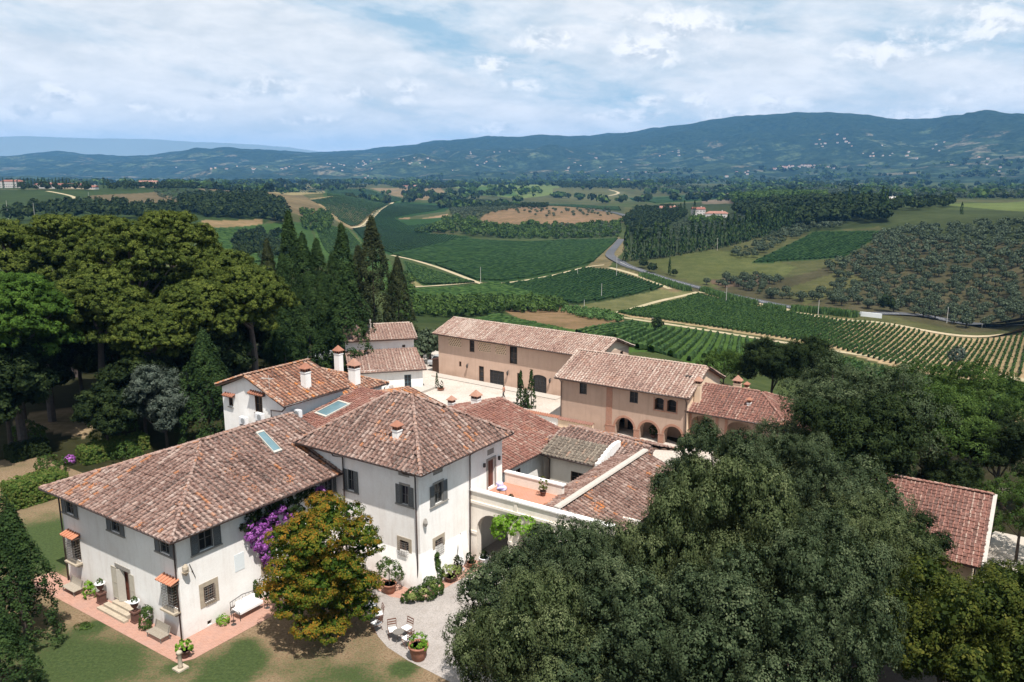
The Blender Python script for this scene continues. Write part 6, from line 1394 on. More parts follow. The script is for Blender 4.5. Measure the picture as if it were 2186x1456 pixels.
mb = MB(); mb.tube([(.12, .9, 0), (.15, .6, 1.8), (.1, 0, 3.4), (.12, -.6, 5.6)], .05, 6, 0, .03); mb.tube([(.12, .1, 3.2), (.12, 2.2, 5.8), (.1, 4.2, 6.4)], .035, 5, 0, .015); mb.build('stem', M['bark'], root)
put('flowers', bush_mesh([(.3, 4.0, 6.2, .28, .35, .3), (.35, 4.3, 5.4, .2, .28, .2)], 12, .12, 14, .07, 'l_boug', 8, low=-1), root)
o = put('magenta_shrub', bush_mesh([(0, 0, .5, .5, .5, .5)], 14, .14, 12, .08, 'l_boug', 15)); o.location = unp(150, 992, 0); tag(o, 'small magenta flowering shrub by the park hedge', 'shrub')

# ------------------------------------------------------------------ trees of the open country
def low_tree(rng, n, size, R, H, z0, leafm=None, trunk=True):
    d = rdir(rng, n); d[:, 2] = np.abs(d[:, 2]) * rng.choice([1, 1, 1, -.45], n)
    lob = 1 + .22 * np.sin(d[:, 0] * 5 + R * 7) * np.cos(d[:, 1] * 6)
    c = d * np.array([R, R, H]) * (rng.uniform(.72, 1.0, n) * lob)[:, None] + np.array([0, 0, z0])
    nm = d + rng.normal(0, .4, (n, 3)); nm /= np.linalg.norm(nm, axis=1)[:, None]; t = np.cross(nm, rdir(rng, n)); t /= np.linalg.norm(t, axis=1)[:, None]; b = np.cross(nm, t)
    s = size * rng.uniform(.7, 1.3, (n, 1)); Q = np.stack([c - t * s, c - b * s * .8, c + t * s, c + b * s * .8], 1)
    return Q, rng.random(n)
def tri_trunk(r, h):
    a = [(r * math.cos(k * 2.1), r * math.sin(k * 2.1)) for k in range(3)]; Q = []
    for k in range(3):
        (x0, y0), (x1, y1) = a[k], a[(k + 1) % 3]; Q.append([(x0, y0, -.5), (x1, y1, -.5), (x1, y1, h), (x0, y0, h)])
    return np.array(Q)
def joined(name, protos, pos, sc, mat, label, cat, seed=0, szs=None):
    """many far plants as one mass"""
    rng = np.random.default_rng(seed); Qs = []; Rs = []
    for i, (p, s) in enumerate(zip(pos, sc)):
        Q, r = protos[i % len(protos)]; a = rng.uniform(0, 6.28); ca, sa = math.cos(a), math.sin(a)
        q = Q * np.array([s, s, s * (szs[i] if szs is not None else 1)]); x = q[..., 0] * ca - q[..., 1] * sa; y = q[..., 0] * sa + q[..., 1] * ca
        Qs.append(np.stack([x + p[0], y + p[1], q[..., 2] + p[2]], -1)); Rs.append(np.clip(r * .7 + rng.random() * .3, 0, 1))
    Q = np.concatenate(Qs); c0 = Q.reshape(-1, 3).mean(0); c0[2] = Q[..., 2].min()
    o = put(name, quads_mesh(name, Q - c0, mat, np.concatenate(Rs))); o.location = c0; return tag(o, label, cat, kind='stuff')
def jitter_grid(pxpoly, sp, seed, ang=.3, jit=.18, drop=0.0, excl=()):
    rng = np.random.default_rng(seed); wp = np.array(wpoly(pxpoly)); c = wp.mean(0); R = np.abs(wp - c).max() * 1.5; k = np.arange(-R, R, sp)
    gx, gy = np.meshgrid(k, k); gx = gx.ravel() + rng.normal(0, sp * jit, gx.size); gy = gy.ravel() + rng.normal(0, sp * jit, gy.size)
    x = c[0] + gx * math.cos(ang) - gy * math.sin(ang); y = c[1] + gx * math.sin(ang) + gy * math.cos(ang)
    m = pip([tuple(w) for w in wp], x, y) & (rng.random(len(x)) > drop)
    for e in excl: m &= ~pip([tuple(w) for w in wpoly(e)], x, y)
    x, y = x[m], y[m]; return np.stack([x, y, T(x, y)], -1)
rng = np.random.default_rng(9)
OLP = [low_tree(rng, 320, .30, 2.1, 1.9, 2.3) for _ in range(4)]
OLM = []
for Q, r in OLP:
    t = tri_trunk(.25, 3.0); OLM.append(quads_mesh('olive_tree', np.concatenate([Q, t]), [M['l_grey'], M['bark']], np.concatenate([r, np.zeros(3)]), np.concatenate([np.zeros(len(Q)), np.ones(3)])))
VINEX = [(1590, 566), (1738, 488), (1900, 488), (1815, 556), (1700, 562)]
pts = jitter_grid([(1500, 607), (1600, 622), (1650, 640), (1850, 660), (2186, 684), (2430, 700), (2430, 470), (2186, 474), (1905, 490), (1830, 540), (1700, 600), (1620, 590)], 6.2, 3, .35, .26, .08, [VINEX, [(1640, 612), (1760, 575), (1800, 600), (1700, 640)]])
pts2 = jitter_grid([(1560, 545), (1680, 490), (1760, 470), (1800, 490), (1735, 494), (1600, 558)], 7, 4, .2)
pts = np.concatenate([pts, pts2]); rr1 = np.hypot(pts[:, 0], pts[:, 1])
# keep those that can be seen, nearest first
az1 = np.degrees(np.arctan2(pts[:, 0], pts[:, 1])); inview = np.abs(az1) < 33.2
order = np.argsort(np.where(inview, rr1, 1e9)); near = order[:290]; far = order[290:]
for i in near:
    p = pts[i]; o = put('olive_tree', OLM[i % 4]); o.location = p; s = rng.uniform(.7, 1.35); o.scale = (s, s * rng.uniform(.85, 1.15), s * rng.uniform(.85, 1.1)); o.rotation_euler = (0, 0, rng.uniform(0, 6.28))
    tag(o, 'round grey-green olive tree on the slope above the road', 'olive tree', 'olive trees of the grove above the road')
OLF = [low_tree(rng, 90, .52, 2.3, 1.9, 2.2) for _ in range(4)]
joined('olive_grove', OLF, pts[far], rng.uniform(.7, 1.35, len(far)), M['l_grey'], 'mass of grey-green olive trees high on the right slope', 'olive grove', 5)
print('olives', len(pts))
# mid-distance groves, woods and hedgerows
BSH = [low_tree(rng, 70, .8, 2.6, 2.4, 1.9) for _ in range(4)]; WD = [low_tree(rng, 90, 1.3, 4.4, 4.6, 5.0) for _ in range(4)]
def mass(name, poly, sp, protos, mat, label, cat, seed, s0=.7, s1=1.25, drop=.22, excl=()):
    p = jitter_grid(poly, sp, seed, seed * .37, .3, drop, excl); r = np.random.default_rng(seed)
    if len(p) > 1500: p = p[r.permutation(len(p))[:1500]]
    if len(p): return joined(name, protos, p, r.uniform(s0, s1, len(p)), M[mat], label, cat, seed)
mass('wood', [(385, 428), (450, 422), (560, 424), (600, 440), (618, 462), (600, 478), (560, 468), (440, 464), (390, 455)], 7, WD, 'l_dark', 'dark wood on the slope behind the pine crowns', 'wood', 11, .6, 1.3)
mass('thicket', [(880, 500), (960, 470), (1040, 484), (1150, 482), (1180, 500), (1100, 508), (1000, 505)], 8, WD, 'l_mid', 'dark thicket at the foot of the knoll', 'thicket', 12, .35, 1.1, .3)
mass('wood', [(1465, 470), (1560, 474), (1560, 482), (1465, 480)], 9, WD, 'l_mid', 'green trees in front of the estate villa', 'wood', 61, .5, .85, .2)
mass('thicket', [(1040, 484), (1180, 482), (1330, 476), (1325, 506), (1190, 510), (1060, 508)], 6.5, BSH, 'l_mid', 'green scrub below the tan knoll field', 'thicket', 13, .6, 1.5, .2)
mass('olive_grove', [(1160, 484), (1325, 478), (1322, 504), (1200, 508)], 7, OLF, 'l_grey', 'grey olive grove below the tan knoll field', 'olive grove', 14)
mass('olive_grove', [(960, 448), (1030, 428), (1110, 436), (1110, 446), (1020, 470), (965, 466)], 8, OLF, 'l_grey', 'olive grove on the left flank of the knoll', 'olive grove', 15)
mass('wood', [(940, 430), (960, 425), (1060, 434), (1170, 440), (1165, 446), (1060, 446), (955, 446)], 9, WD, 'l_dark', 'line of dark trees along the top of the knoll', 'wood', 16, .35, .8)
mass('olive_grove', [(1060, 452), (1300, 448), (1320, 462), (1160, 466)], 17, OLF, 'l_grey', 'sparse olive trees on the tan knoll field', 'olive grove', 17, .8, 1.1, .1)
mass('thicket', [(868, 672), (870, 646), (960, 642), (1060, 640), (1180, 645), (1215, 655), (1195, 668), (1080, 668), (960, 680)], 3.6, BSH, 'l_mid', 'dark green scrub belt behind the long barn', 'thicket', 18, .5, .95, .1)
mass('thicket', [(845, 575), (880, 600), (880, 650), (870, 690), (835, 690), (835, 600)], 4.5, BSH, 'l_mid', 'scrub beside the tall brownish cypress', 'thicket', 19, .5, 1.0)
mass('thicket', [(500, 500), (560, 490), (620, 500), (640, 540), (560, 560), (500, 540)], 7, BSH, 'l_dark', 'dark scrub between the pine crowns and cypresses', 'thicket', 20, .7, 1.4, .3)
mass('thicket', [(640, 455), (700, 452), (712, 478), (690, 500), (650, 490)], 8, BSH, 'l_mid', 'green scrub left of the young vineyard', 'thicket', 21, .8, 1.5, .2)
mass('thicket', [(1205, 655), (1290, 670), (1330, 680), (1320, 690), (1250, 682), (1200, 668)], 3.2, BSH, 'l_reed', 'bright green reeds along the dirt track', 'reeds', 22, .35, .6, .1)
mass('wood', [(1345, 500), (1330, 470), (1360, 450), (1440, 445), (1470, 460), (1440, 480), (1370, 520)], 8, WD, 'l_dark', 'dark wood left of the hilltop estate', 'wood', 23, .45, .9, .3)
mass('olive_grove', [(1400, 500), (1470, 470), (1640, 465), (1640, 485), (1500, 505), (1400, 530)], 8, OLF, 'l_grey', 'olive trees inside the estate behind the cypress avenue', 'olive grove', 24)
mass('wood', [(1560, 455), (1640, 440), (1740, 436), (1860, 440), (1896, 448), (1896, 476), (1800, 478), (1700, 488), (1640, 490)], 8, WD, 'l_dark', 'dense dark wood on the right of the estate', 'wood', 25, .8, 1.5, .1)
mass('wood', [(1560, 428), (1640, 420), (1760, 425), (1760, 436), (1640, 440), (1570, 440)], 9, WD, 'l_mid', 'flat-topped green pines above the estate', 'wood', 26, 1.0, 1.5, .1)
mass('wood', [(1895, 444), (1960, 440), (2030, 436), (2035, 444), (1960, 450), (1900, 454)], 9, WD, 'l_dark', 'small wood beyond the olive slope at right', 'wood', 27, .7, 1.2, .2)
for i, (poly, m_, lab) in enumerate([([(0, 470), (190, 470), (190, 476), (0, 480)], 'l_dark', 'dark scrub behind the leftmost pine crown'), ([(40, 404), (210, 405), (210, 409), (40, 409)], 'l_dark', 'trees along the left ridge houses'), ([(230, 400), (420, 401), (420, 406), (230, 407)], 'l_dark', 'trees along the ridge right of the long red house'),
    ([(430, 398), (560, 396), (560, 402), (430, 404)], 'l_dark', 'trees along the middle of the left ridge'), ([(330, 410), (440, 408), (480, 425), (420, 432), (340, 424)], 'l_grey', 'olive trees on the left slope'), ([(690, 396), (780, 398), (780, 402), (690, 402)], 'l_dark', 'hedgerow beyond the striped slope'),
    ([(840, 400), (1000, 396), (1030, 400), (860, 406)], 'l_dark', 'trees round the small far farm'), ([(860, 412), (960, 420), (950, 428), (860, 420)], 'l_dark', 'trees on the far brown field'), ([(1180, 395), (1330, 396), (1400, 404), (1200, 402)], 'l_dark', 'far hedgerow beyond the pale green fields'),
    ([(1330, 405), (1480, 400), (1640, 408), (1500, 414)], 'l_grey', 'far groves behind the estate'), ([(1640, 400), (1900, 405), (2186, 410), (2186, 425), (1800, 420)], 'l_grey', 'far groves on the right plain'), ([(0, 455), (180, 440), (400, 450), (380, 470), (200, 470)], 'l_dark', 'low scrub on the dark left hillside'), ([(800, 388), (960, 388), (1000, 392), (800, 394)], 'l_dark', 'far tree line before the hills'), ([(1000, 388), (1300, 388), (1300, 394), (1000, 394)], 'l_dark', 'far tree line in the middle of the valley')]):
    mass('hedgerow', poly, 13 if i not in (4, 11) else 9, WD if i not in (4,) else OLF, m_, lab, 'trees', 40 + i, .5, 1.2, .35)
# far plain: loose groups of trees running up to the foot of the hills
r9 = np.random.default_rng(99); az9 = r9.uniform(-.66, .66, 9000); d9 = np.exp(r9.uniform(math.log(1350), math.log(4600), 9000)); x9, y9 = d9 * np.sin(az9), d9 * np.cos(az9)
k9 = (fbm(x9 / 190, y9 / 190, 41, 4) + .25 * (d9 - 1400) / 3200 * .6) > .60; x9, y9, d9 = x9[k9][:2600], y9[k9][:2600], d9[k9][:2600]
FARP = [low_tree(r9, 26, 2.6, 5.0, 4.2, 4.0) for _ in range(4)]
for nm_, mt_, lab_, sl in (('woodland', 'l_dark', 'dark woodland patches on the far plain before the hills', slice(0, None, 2)), ('woodland', 'l_mid', 'lighter green copses on the far plain before the hills', slice(1, None, 2))):
    joined(nm_, FARP, np.stack([x9[sl], y9[sl], T(x9[sl], y9[sl])], -1), r9.uniform(.6, 1.5, len(x9[sl])) * (1 + d9[sl] / 5000), M[mt_], lab_, 'woodland', 98)
# cypress avenue: every cypress its own thing
def cyp_low(seed, n=150):
    r = np.random.default_rng(seed); t = r.random(n); ph = r.random(n) * 6.28; rad = 1.9 * np.sin(np.pi * (.12 + .86 * t) ** .55) ** .8 * r.uniform(.85, 1.1, n)
    c = np.stack([np.cos(ph) * rad, np.sin(ph) * rad, .4 + t * 19.5], -1); d = np.stack([np.cos(ph), np.sin(ph), np.full(n, .3)], -1) + r.normal(0, .25, (n, 3)); d /= np.linalg.norm(d, axis=1)[:, None]
    tt = np.cross(d, (0, 0, 1.)); tt /= np.linalg.norm(tt, axis=1)[:, None]; b = np.cross(tt, d); s = .75 * r.uniform(.6, 1.2, (n, 1))
    Q = np.stack([c - tt * s * .7, c - b * s * 1.5, c + tt * s * .7, c + b * s * 1.5], 1); return quads_mesh('cypress', Q, M['l_cyp'], r.random(n))
CYL = [cyp_low(k) for k in (1, 2, 3)]
def farcyp(x, y, s, lab, group, w=1.0):
    o = put('cypress', CYL[int(abs(x * 7)) % 3]); o.location = (x, y, float(T(x, y))); o.scale = (s * w, s * w, s); o.rotation_euler = (0, 0, x); tag(o, lab, 'cypress', group)
ln = [at(*p)[:2] for p in ((1338, 558), (1400, 552), (1470, 541), (1530, 531), (1600, 514), (1665, 495), (1700, 486))]
rng = np.random.default_rng(4)
tot = np.concatenate([[0], np.cumsum([np.linalg.norm(ln[i + 1] - ln[i]) for i in range(len(ln) - 1)])])
for k, dv_ in enumerate(np.arange(0, tot[-1], 6.4)):
    i = min(np.searchsorted(tot, dv_, 'right') - 1, len(ln) - 2); f = (dv_ - tot[i]) / (tot[i + 1] - tot[i]); p = ln[i] * (1 - f) + ln[i + 1] * f + rng.normal(0, .5, 2)
    farcyp(p[0], p[1], rng.uniform(.9, 1.22), 'dark columnar cypress in the long avenue above the road bend', 'cypresses of the avenue above the road bend', 1.1)
for px, py, s in [(1420, 470, .8), (1452, 468, .9), (1460, 462, .95), (1482, 470, 1.1), (1378, 478, .6), (1570, 452, .8), (1600, 446, .9), (1690, 448, 1.0), (1720, 452, .9), (1810, 460, 1.3), (1880, 466, 1.3), (1890, 468, 1.2), (1840, 456, 1.0)]:
    p = at(px, py); farcyp(p[0], p[1], s, 'dark cypress standing in the estate wood', 'cypresses of the estate wood')
p = at(1429, 588); farcyp(p[0], p[1], .55, 'lone small cypress in the pale meadow by the road', None)
p = at(2052, 458); farcyp(p[0], p[1], .5, 'lone dark cypress above the right olive slope', None, 1.5)
for px, py, s in [(222, 400, .8), (231, 400, .75), (269, 401, .85), (513, 401, .7), (528, 401, .75), (548, 399, .5), (556, 399, .5), (564, 399, .6), (575, 398, .6), (590, 398, .7), (604, 398, .9), (617, 398, .85), (640, 398, .55), (655, 398, .5)] + [(8 + i * 7.5, 400 - (i % 3), .75 - .02 * (i % 5)) for i in range(20)]:
    p = at(px, py + 2); farcyp(p[0], p[1], s, 'small dark cypress on the left skyline ridge', 'cypresses of the left ridge')
# round trees near the road and in the fields
RT = [quads_mesh('field_tree', *((lambda q: (q[0], M['l_dark'], q[1]))(low_tree(rng, 260, .5, 2.6, 2.5, 2.7)))) for _ in range(2)]
RG = quads_mesh('field_tree', *((lambda q: (q[0], M['l_silv'], q[1]))(low_tree(rng, 700, .26, 2.3, 3.0, 3.2))))
def ftree(px, py, s, me, lab): p = at(px, py); o = put('field_tree', me); o.location = p; o.scale = (s, s, s); o.rotation_euler = (0, 0, px); tag(o, lab, 'tree')
ftree(2040, 787, 1.15, RG, 'lone silvery tree at the lower edge of the striped vineyard'); ftree(1373, 573, 1.2, RT[0], 'round dark tree beside the road bend, left one'); ftree(1392, 583, 1.2, RT[1], 'round dark tree beside the road bend, right one'); ftree(1440, 590, .8, RT[0], 'small dark tree right of the lone small cypress')
ftree(1402, 707, .85, RT[1], 'dark round bush at the fork of the dirt track'); ftree(1893, 666, 1.5, RT[0], 'broad dark tree on the far side of the road'); ftree(650, 397, 3.6, RT[0], 'large round tree on the skyline left of the striped slope'); ftree(664, 397, 3.2, RT[1], 'round tree on the skyline right of the larger one'); ftree(1052, 421, 2.6, RT[0], 'left dark tree alone in the pale green field'); ftree(1072, 421, 2.6, RT[1], 'right dark tree alone in the pale green field')
for px, py, s, lab in [(905, 742, 1.0, 'olive tree right of the stepped cottage, upper one'), (917, 755, 1.1, 'olive tree between the cottage and the long barn'), (900, 765, .9, 'olive tree just behind the cottage roof corner'), (930, 735, .9, 'olive tree behind the shed')]:
    p = at(px, py + 12, 100); o = put('olive_tree', OLM[1]); o.location = p; o.scale = (s, s, s); tag(o, lab, 'olive tree')
# reed beds beside the road
def reeds(p, q, w, h, lab):
    a = at(*p)[:2]; b = at(*q)[:2]; r = np.random.default_rng(int(p[0])); L = np.linalg.norm(b - a); n = int(L * w * 9)
    f = r.random((n, 1)); c = a * (1 - f) + b * f; nn = np.array([-(b - a)[1], (b - a)[0]]) / L; c = c + nn * (r.normal(0, w * .3, (n, 1))); z = T(c[:, 0], c[:, 1]); hh = h * r.uniform(.6, 1.15, n); t = rdir(r, n); t[:, 2] = 0; t /= np.linalg.norm(t, axis=1)[:, None]
    c3 = np.concatenate([c, z[:, None]], 1); up = np.stack([r.normal(0, .12, n), r.normal(0, .12, n), np.ones(n)], -1); s = .22
    Q = np.stack([c3 - t * s, c3 + t * s, c3 + t * s * .6 + up * hh[:, None], c3 - t * s * .6 + up * hh[:, None]], 1); c0 = c3.mean(0)
    o = put('reed_bed', quads_mesh('reed_bed', Q - c0, M['l_reed'], r.random(n))); o.location = c0; tag(o, lab, 'reeds', kind='stuff')
reeds((1372, 590), (1470, 622), 5, 2.6, 'bright reeds along the road below the bend'); reeds((1500, 622), (1612, 652), 4, 2.6, 'reeds between the road and the top of the striped vineyard'); reeds((1634, 657), (1672, 664), 4, 2.4, 'short clump of reeds beside the road'); reeds((1690, 664), (1830, 678), 4.5, 2.8, 'longest bright reed bed along the road')
# utility poles
pm = MB(); pm.tube([(0, 0, -.5), (0, 0, 8.6)], .13, 6, 0, .08); pole_me = None
for i, (px, pb, pt, lab) in enumerate([(1026, 605, 570, 'white pole beside the dirt track junction'), (1233, 588, 572, 'pole at the upper edge of the dark field'), (1316, 590, 545, 'tall pole near the road bend'), (1284, 636, 605, 'pole standing in the dark green field'), (1247, 663, 640, 'pole below the dark green field'), (1393, 695, 678, 'pole by the lower dirt track'),
    (1550, 645, 612, 'pole by the reeds along the road'), (1746, 676, 640, 'pole before the longest reed bed'), (2021, 690, 655, 'pole beside the road at right'), (1531, 535, 508, 'pole in front of the cypress avenue'), (18, 470, 428, 'tall pole at the left edge on the dark hill'), (75, 472, 433, 'second pole on the dark left hill'), (191, 437, 410, 'pole further up the left hill'), (2096, 700, 685, 'short pole by the road near the right edge')]):
    p = at(px, pb); d = pxdir(px, pt); h = HC + d[2] / math.hypot(d[0], d[1]) * math.hypot(p[0], p[1]) - p[2]
    if pole_me is None: o = pm.build('utility_pole', M['pole']); pole_me = o.data
    else: o = put('utility_pole', pole_me)
    o.location = p; o.scale = (1.2, 1.2, max(3, h) / 8.6); tag(o, lab, 'pole')
# ------------------------------------------------------------------ houses of the open country
def far_house(name, w, d, h, rh, wallm, roofm, windows=0, hip=False, seed=0):
    mb = MB(); mb.box(-w / 2, w / 2, -d / 2, d / 2, -2, h, 0); e = .4; s = w / 2 - (d / 2 if hip else -.0)
    rx = w / 2 - d * .4 if hip else w / 2 + e
    mb.add([(-w/2-e,-d/2-e,h),(w/2+e,-d/2-e,h),(w/2+e,d/2+e,h),(-w/2-e,d/2+e,h),(-rx,0,h+rh),(rx,0,h+rh)], [(0,1,5,4),(1,2,5),(2,3,4,5),(3,0,4),(3,2,1,0)], 1)
    if windows:
        n = max(2, int(w / 3)); rows = 2 if h > 5 else 1
        for r in range(rows):
            for i in range(n):
                x = -w / 2 + w * (i + .5) / n; z = 1.2 + r * 3; mb.box(x - .5, x + .5, -d / 2 - .03, -d / 2 + .2, z, z + 1.4, 2)
    me = bpy.data.meshes.new(name); me.from_pydata(mb.v, [], mb.f)
    for m in (M[wallm], M[roofm], M['glass']): me.materials.append(m)
    me.polygons.foreach_set('material_index', mb.m); me.update(); return me
M['wall_far'] = plain('far_wall', (.50, .46, .43), .9, .1, .12, .3); M['wall_far2'] = plain('far_ochre_wall', (.62, .46, .34), .9, .1, .15, .3); M['roof_red'] = plain('red_far_roof', (.20, .085, .065), .9, .1, .2, .4)
FH = [far_house('far_house', 13, 8, 6, 2, 'wall_far', 'tile_far', 1), far_house('far_house', 17, 9, 6.5, 2, 'wall_far', 'tile_far', 1), far_house('far_house', 11, 8, 5, 1.8, 'wall_far2', 'tile_far', 1), far_house('far_house', 20, 10, 4, 1.8, 'wall_far', 'roof_red', 1)]
rng = np.random.default_rng(33); random.seed(12)
cl = []
for i in range(62):                                            # hill village and its neighbour
    u = rng.random(); cl.append((1650 + 140 * u, 361 - 6 * math.sin(u * 3.1) + rng.normal(0, 1.6), 'house of the white hilltop village on the right hills', 'houses of the hilltop village', 1.0))
for i in range(34):
    u = rng.random(); cl.append((1770 + 85 * u, 406 - 8 * u * (1 - u) * 3 - rng.random() * 6, 'house of the nearer village below the right hills', 'houses of the nearer village', .8))
for (cx, cy, sx, sy, n) in [(820, 343, 70, 8, 16), (800, 382, 35, 3, 12), (700, 358, 120, 12, 22), (480, 362, 90, 8, 16), (1060, 328, 60, 5, 8), (1250, 350, 110, 16, 18), (1330, 385, 25, 3, 10), (1420, 330, 60, 10, 8), (1560, 370, 60, 10, 7), (1770, 305, 60, 12, 16), (1860, 330, 60, 6, 10), (1980, 335, 120, 25, 16), (2100, 360, 60, 20, 6), (1400, 372, 70, 8, 8), (950, 355, 90, 12, 10)]:
    for i in range(int(n * .72)): cl.append((cx + rng.normal(0, sx * .55), cy + rng.normal(0, sy * .6), 'small pale farmhouse scattered on the hazy hills', 'farmhouses scattered on the hills', 1.0))
for (px, py, lab, grp, s) in cl[:280]:
    p = at(px, py); r_ = math.hypot(p[0], p[1])
    if r_ > 12000: continue
    o = put('far_house', FH[rng.integers(0, 4) if rng.random() < .8 else 1]); o.location = p; k = .72 * s * rng.uniform(.7, 1.3) * (1 + .12 * (r_ > 5500)); o.scale = (k, k, k * 1.1); o.rotation_euler = (0, 0, rng.uniform(-.8, .8)); tag(o, lab, 'house', grp)
# nearer single farms
for px, py, w, h, s, hip, lab, wm, rm in [(28, 401, 34, 9, 1, True, 'large pale villa with red roof behind cypresses at the left edge', 'wall_far', 'roof_red'), (100, 402, 30, 5, 1, True, 'low red hipped house on the left ridge, nearest to the edge', 'wall_far', 'roof_red'), (150, 402, 44, 4.6, 1, False, 'long low red-roofed house on the left ridge', 'wall_far2', 'roof_red'),
    (318, 400, 30, 9, 1, False, 'three-storey ochre farmhouse alone on the left skyline', 'wall_far2', 'tile_far'), (200, 404, 10, 3, 1, False, 'small shed below the long red-roofed house', 'wall_far', 'roof_red'), (868, 402, 24, 6, 1, False, 'ochre farmhouse left of a white house in the valley', 'wall_far2', 'roof_red'), (888, 402, 12, 7, 1, False, 'small white house right of the ochre farmhouse in the valley', 'wall_far', 'tile_far'),
    (745, 399, 20, 4, 1, False, 'low pale building on the mid skyline', 'wall_far', 'roof_red'), (1195, 393, 30, 4, 1, False, 'white farm building beyond the green fields', 'wall_far', 'tile_far'), (1490, 460, 14, 7, 1, False, 'tall red-roofed estate house behind cypresses', 'wall_far', 'roof_red'), (1530, 466, 24, 5, 1, True, 'long white estate villa with brown hipped roof', 'wall_far', 'tile_far'),
    (1430, 452, 26, 5, 1, False, 'low red-roofed estate farm left of the villa', 'wall_far2', 'tile_far'), (1898, 430, 16, 3, 1, False, 'white shed on the right plain beyond the wood', 'wall_far', 'wall_far')]:
    p = at(px, py); me = far_house('farmhouse', w, 10, h, 2.4, wm, rm, 1, hip); o = thing('farmhouse', lab, 'house', tuple(p), rng.uniform(-.25, .1))
    me2 = me; put('body', me2, o); mb = MB(); mb.box(w * .2, w * .2 + 1, -.5, .5, h + .5, h + 3.4); mb.build('chimney', M[wm], o)
mb = MB(); a = at(1836, 675); b = at(1882, 680); d = (b - a) / np.linalg.norm(b - a); n_ = np.array([-d[1], d[0], 0]) * .25
mb.add([tuple(a - n_), tuple(b - n_), tuple(b + n_), tuple(a + n_)] + [tuple(q + np.array([0, 0, 2.0])) for q in (a - n_, b - n_, b + n_, a + n_)], [(0, 1, 5, 4), (1, 2, 6, 5), (2, 3, 7, 6), (3, 0, 4, 7), (4, 5, 6, 7)]); o = mb.build('white_parapet', M['white_m']); tag(o, 'white low parapet of the road culvert above the striped vineyard', 'wall')

# ------------------------------------------------------------------ things round the villa
def pot_mesh(name, r, h, mat, parent, soil=True, n=18):
    mb = MB(); mb.lathe(0, 0, [(r * .62, 0), (r * .66, .02), (r * .84, h * .5), (r * .95, h * .84), (r * 1.04, h * .86), (r * 1.04, h), (r * .9, h), (r * .88, h * .88)], n); o = mb.build(name, M[mat], parent, True)
    mb = MB(); mb.lathe(0, 0, [(.01, h * .86), (r * .9, h * .87), (r * .88, h * .88)], n); mb.build('soil', M['soil'], o); return o
def potted(name, lab, a, b, r, h, mat, blobs, leafm, size=.06, z=0.0, per=20, dens=18, tr=.1, cat='potted plant', seed=1):
    size *= .75; t = thing(name, lab, cat, WL(a, b, z + .03)); pot_mesh('pot', r, h, mat, t)
    if blobs: put('foliage', bush_mesh([(x, y, zz + h, rx, ry, rz) for x, y, zz, rx, ry, rz in blobs], dens, tr, per, size, leafm, seed), t)
    mb = MB(); mb.tube([(0, 0, h * .6), (0, 0, h + (blobs[0][2] if blobs else .2))], .03, 5); mb.build('stem', M['bark'], t); return t
potted('potted_lemon', 'big terracotta pot with a dark leafy lemon tree beside the villa block', 6.75, 11.6, .5, .72, 'terra', [(.1, 0, .9, .8, .8, .7), (.4, .3, .5, .6, .6, .5), (-.3, .2, 1.3, .5, .5, .45)], 'l_mid', .07, seed=3, dens=9, tr=.16)
potted('giant_pot', 'huge round terracotta pot with lime shrub on the gravel edge', 13.6, 6.7, .6, .95, 'terra', [(0, 0, .25, .56, .56, .4), (.25, -.25, .1, .3, .3, .35)], 'l_lime', .06, seed=4)
potted('fern_pot', 'terracotta pot with a bright fern at the front corner of the villa', 1.75, -1.1, .34, .5, 'terra_d', [(0, 0, .22, .52, .52, .36)], 'l_lime', .09, seed=5, dens=10)
potted('variegated_pot', 'wide bowl of variegated shrub by the villa block wall', 9.3, 15.3, .45, .4, 'terra_d', [(0, 0, .3, .62, .6, .42), (.3, .4, .25, .4, .4, .34), (-.25, .25, .4, .34, .34, .34)], 'l_var', .06, seed=6)
potted('red_pot', 'small terracotta pot with green plant beside the portico pier', 9.3, 17.75, .34, .45, 'terra', [(0, 0, .35, .38, .38, .42)], 'l_dark', .06, seed=7)
potted('white_planter', 'white round planter in the shade of the arch', 9.75, 18.75, .38, .55, 'white_m', [(0, 0, .2, .3, .3, .3)], 'l_dark', .05, seed=8)
potted('thorny_pot', 'dark pot with spiky brown plant behind the variegated bowl', 9.1, 16.45, .3, .4, 'terra_d', [(0, 0, .5, .3, .3, .55)], 'l_cyp2', .06, seed=9)
potted('terrace_plant', 'reddish potted plant against the rear parapet of the terrace', 12.3, 23.0, .26, .4, 'terra_d', [(0, 0, .5, .36, .36, .6)], 'l_aut', .06, z=4.6, seed=10)
potted('terrace_plant', 'tiny terracotta pot with spiky plant beside the front parapet of the terrace', 11.35, 20.0, .2, .3, 'terra', [(0, 0, .25, .16, .16, .35)], 'l_cyp2', .05, z=4.6, seed=11)
potted('cactus_pot', 'low terracotta trough with a cactus beside the tiny slim cypress', -25.0, 56.5, .5, .3, 'terra', [(.1, 0, .45, .2, .2, .6)], 'l_cyp', .05, seed=12)
potted('arcade_plant', 'dark palm-like plant standing under the middle brick arch', 7.9, 53.6, .3, .4, 'terra_d', [(0, 0, .5, .5, .5, .55)], 'l_cyp', .07, seed=13)
def shrub(name, lab, a, b, blobs, leafm, size=.06, seed=1, dens=12, cat='shrub'):
    t = put(name, bush_mesh(blobs, dens, .12, 12, size, leafm, seed)); t.location = WL(a, b, 0.03); tag(t, lab, cat)
shrub('rose_bush', 'green shrubs with white roses round the foot of the block corner', 9.35, 12.4, [(0, 0, .4, .8, .6, .5), (-.7, -.15, .35, .6, .5, .45), (.6, .6, .45, .6, .6, .55), (.2, 1.0, .45, .55, .5, .6), (-1.2, -.4, .25, .45, .4, .35)], 'l_mid', .055, 21, 40)
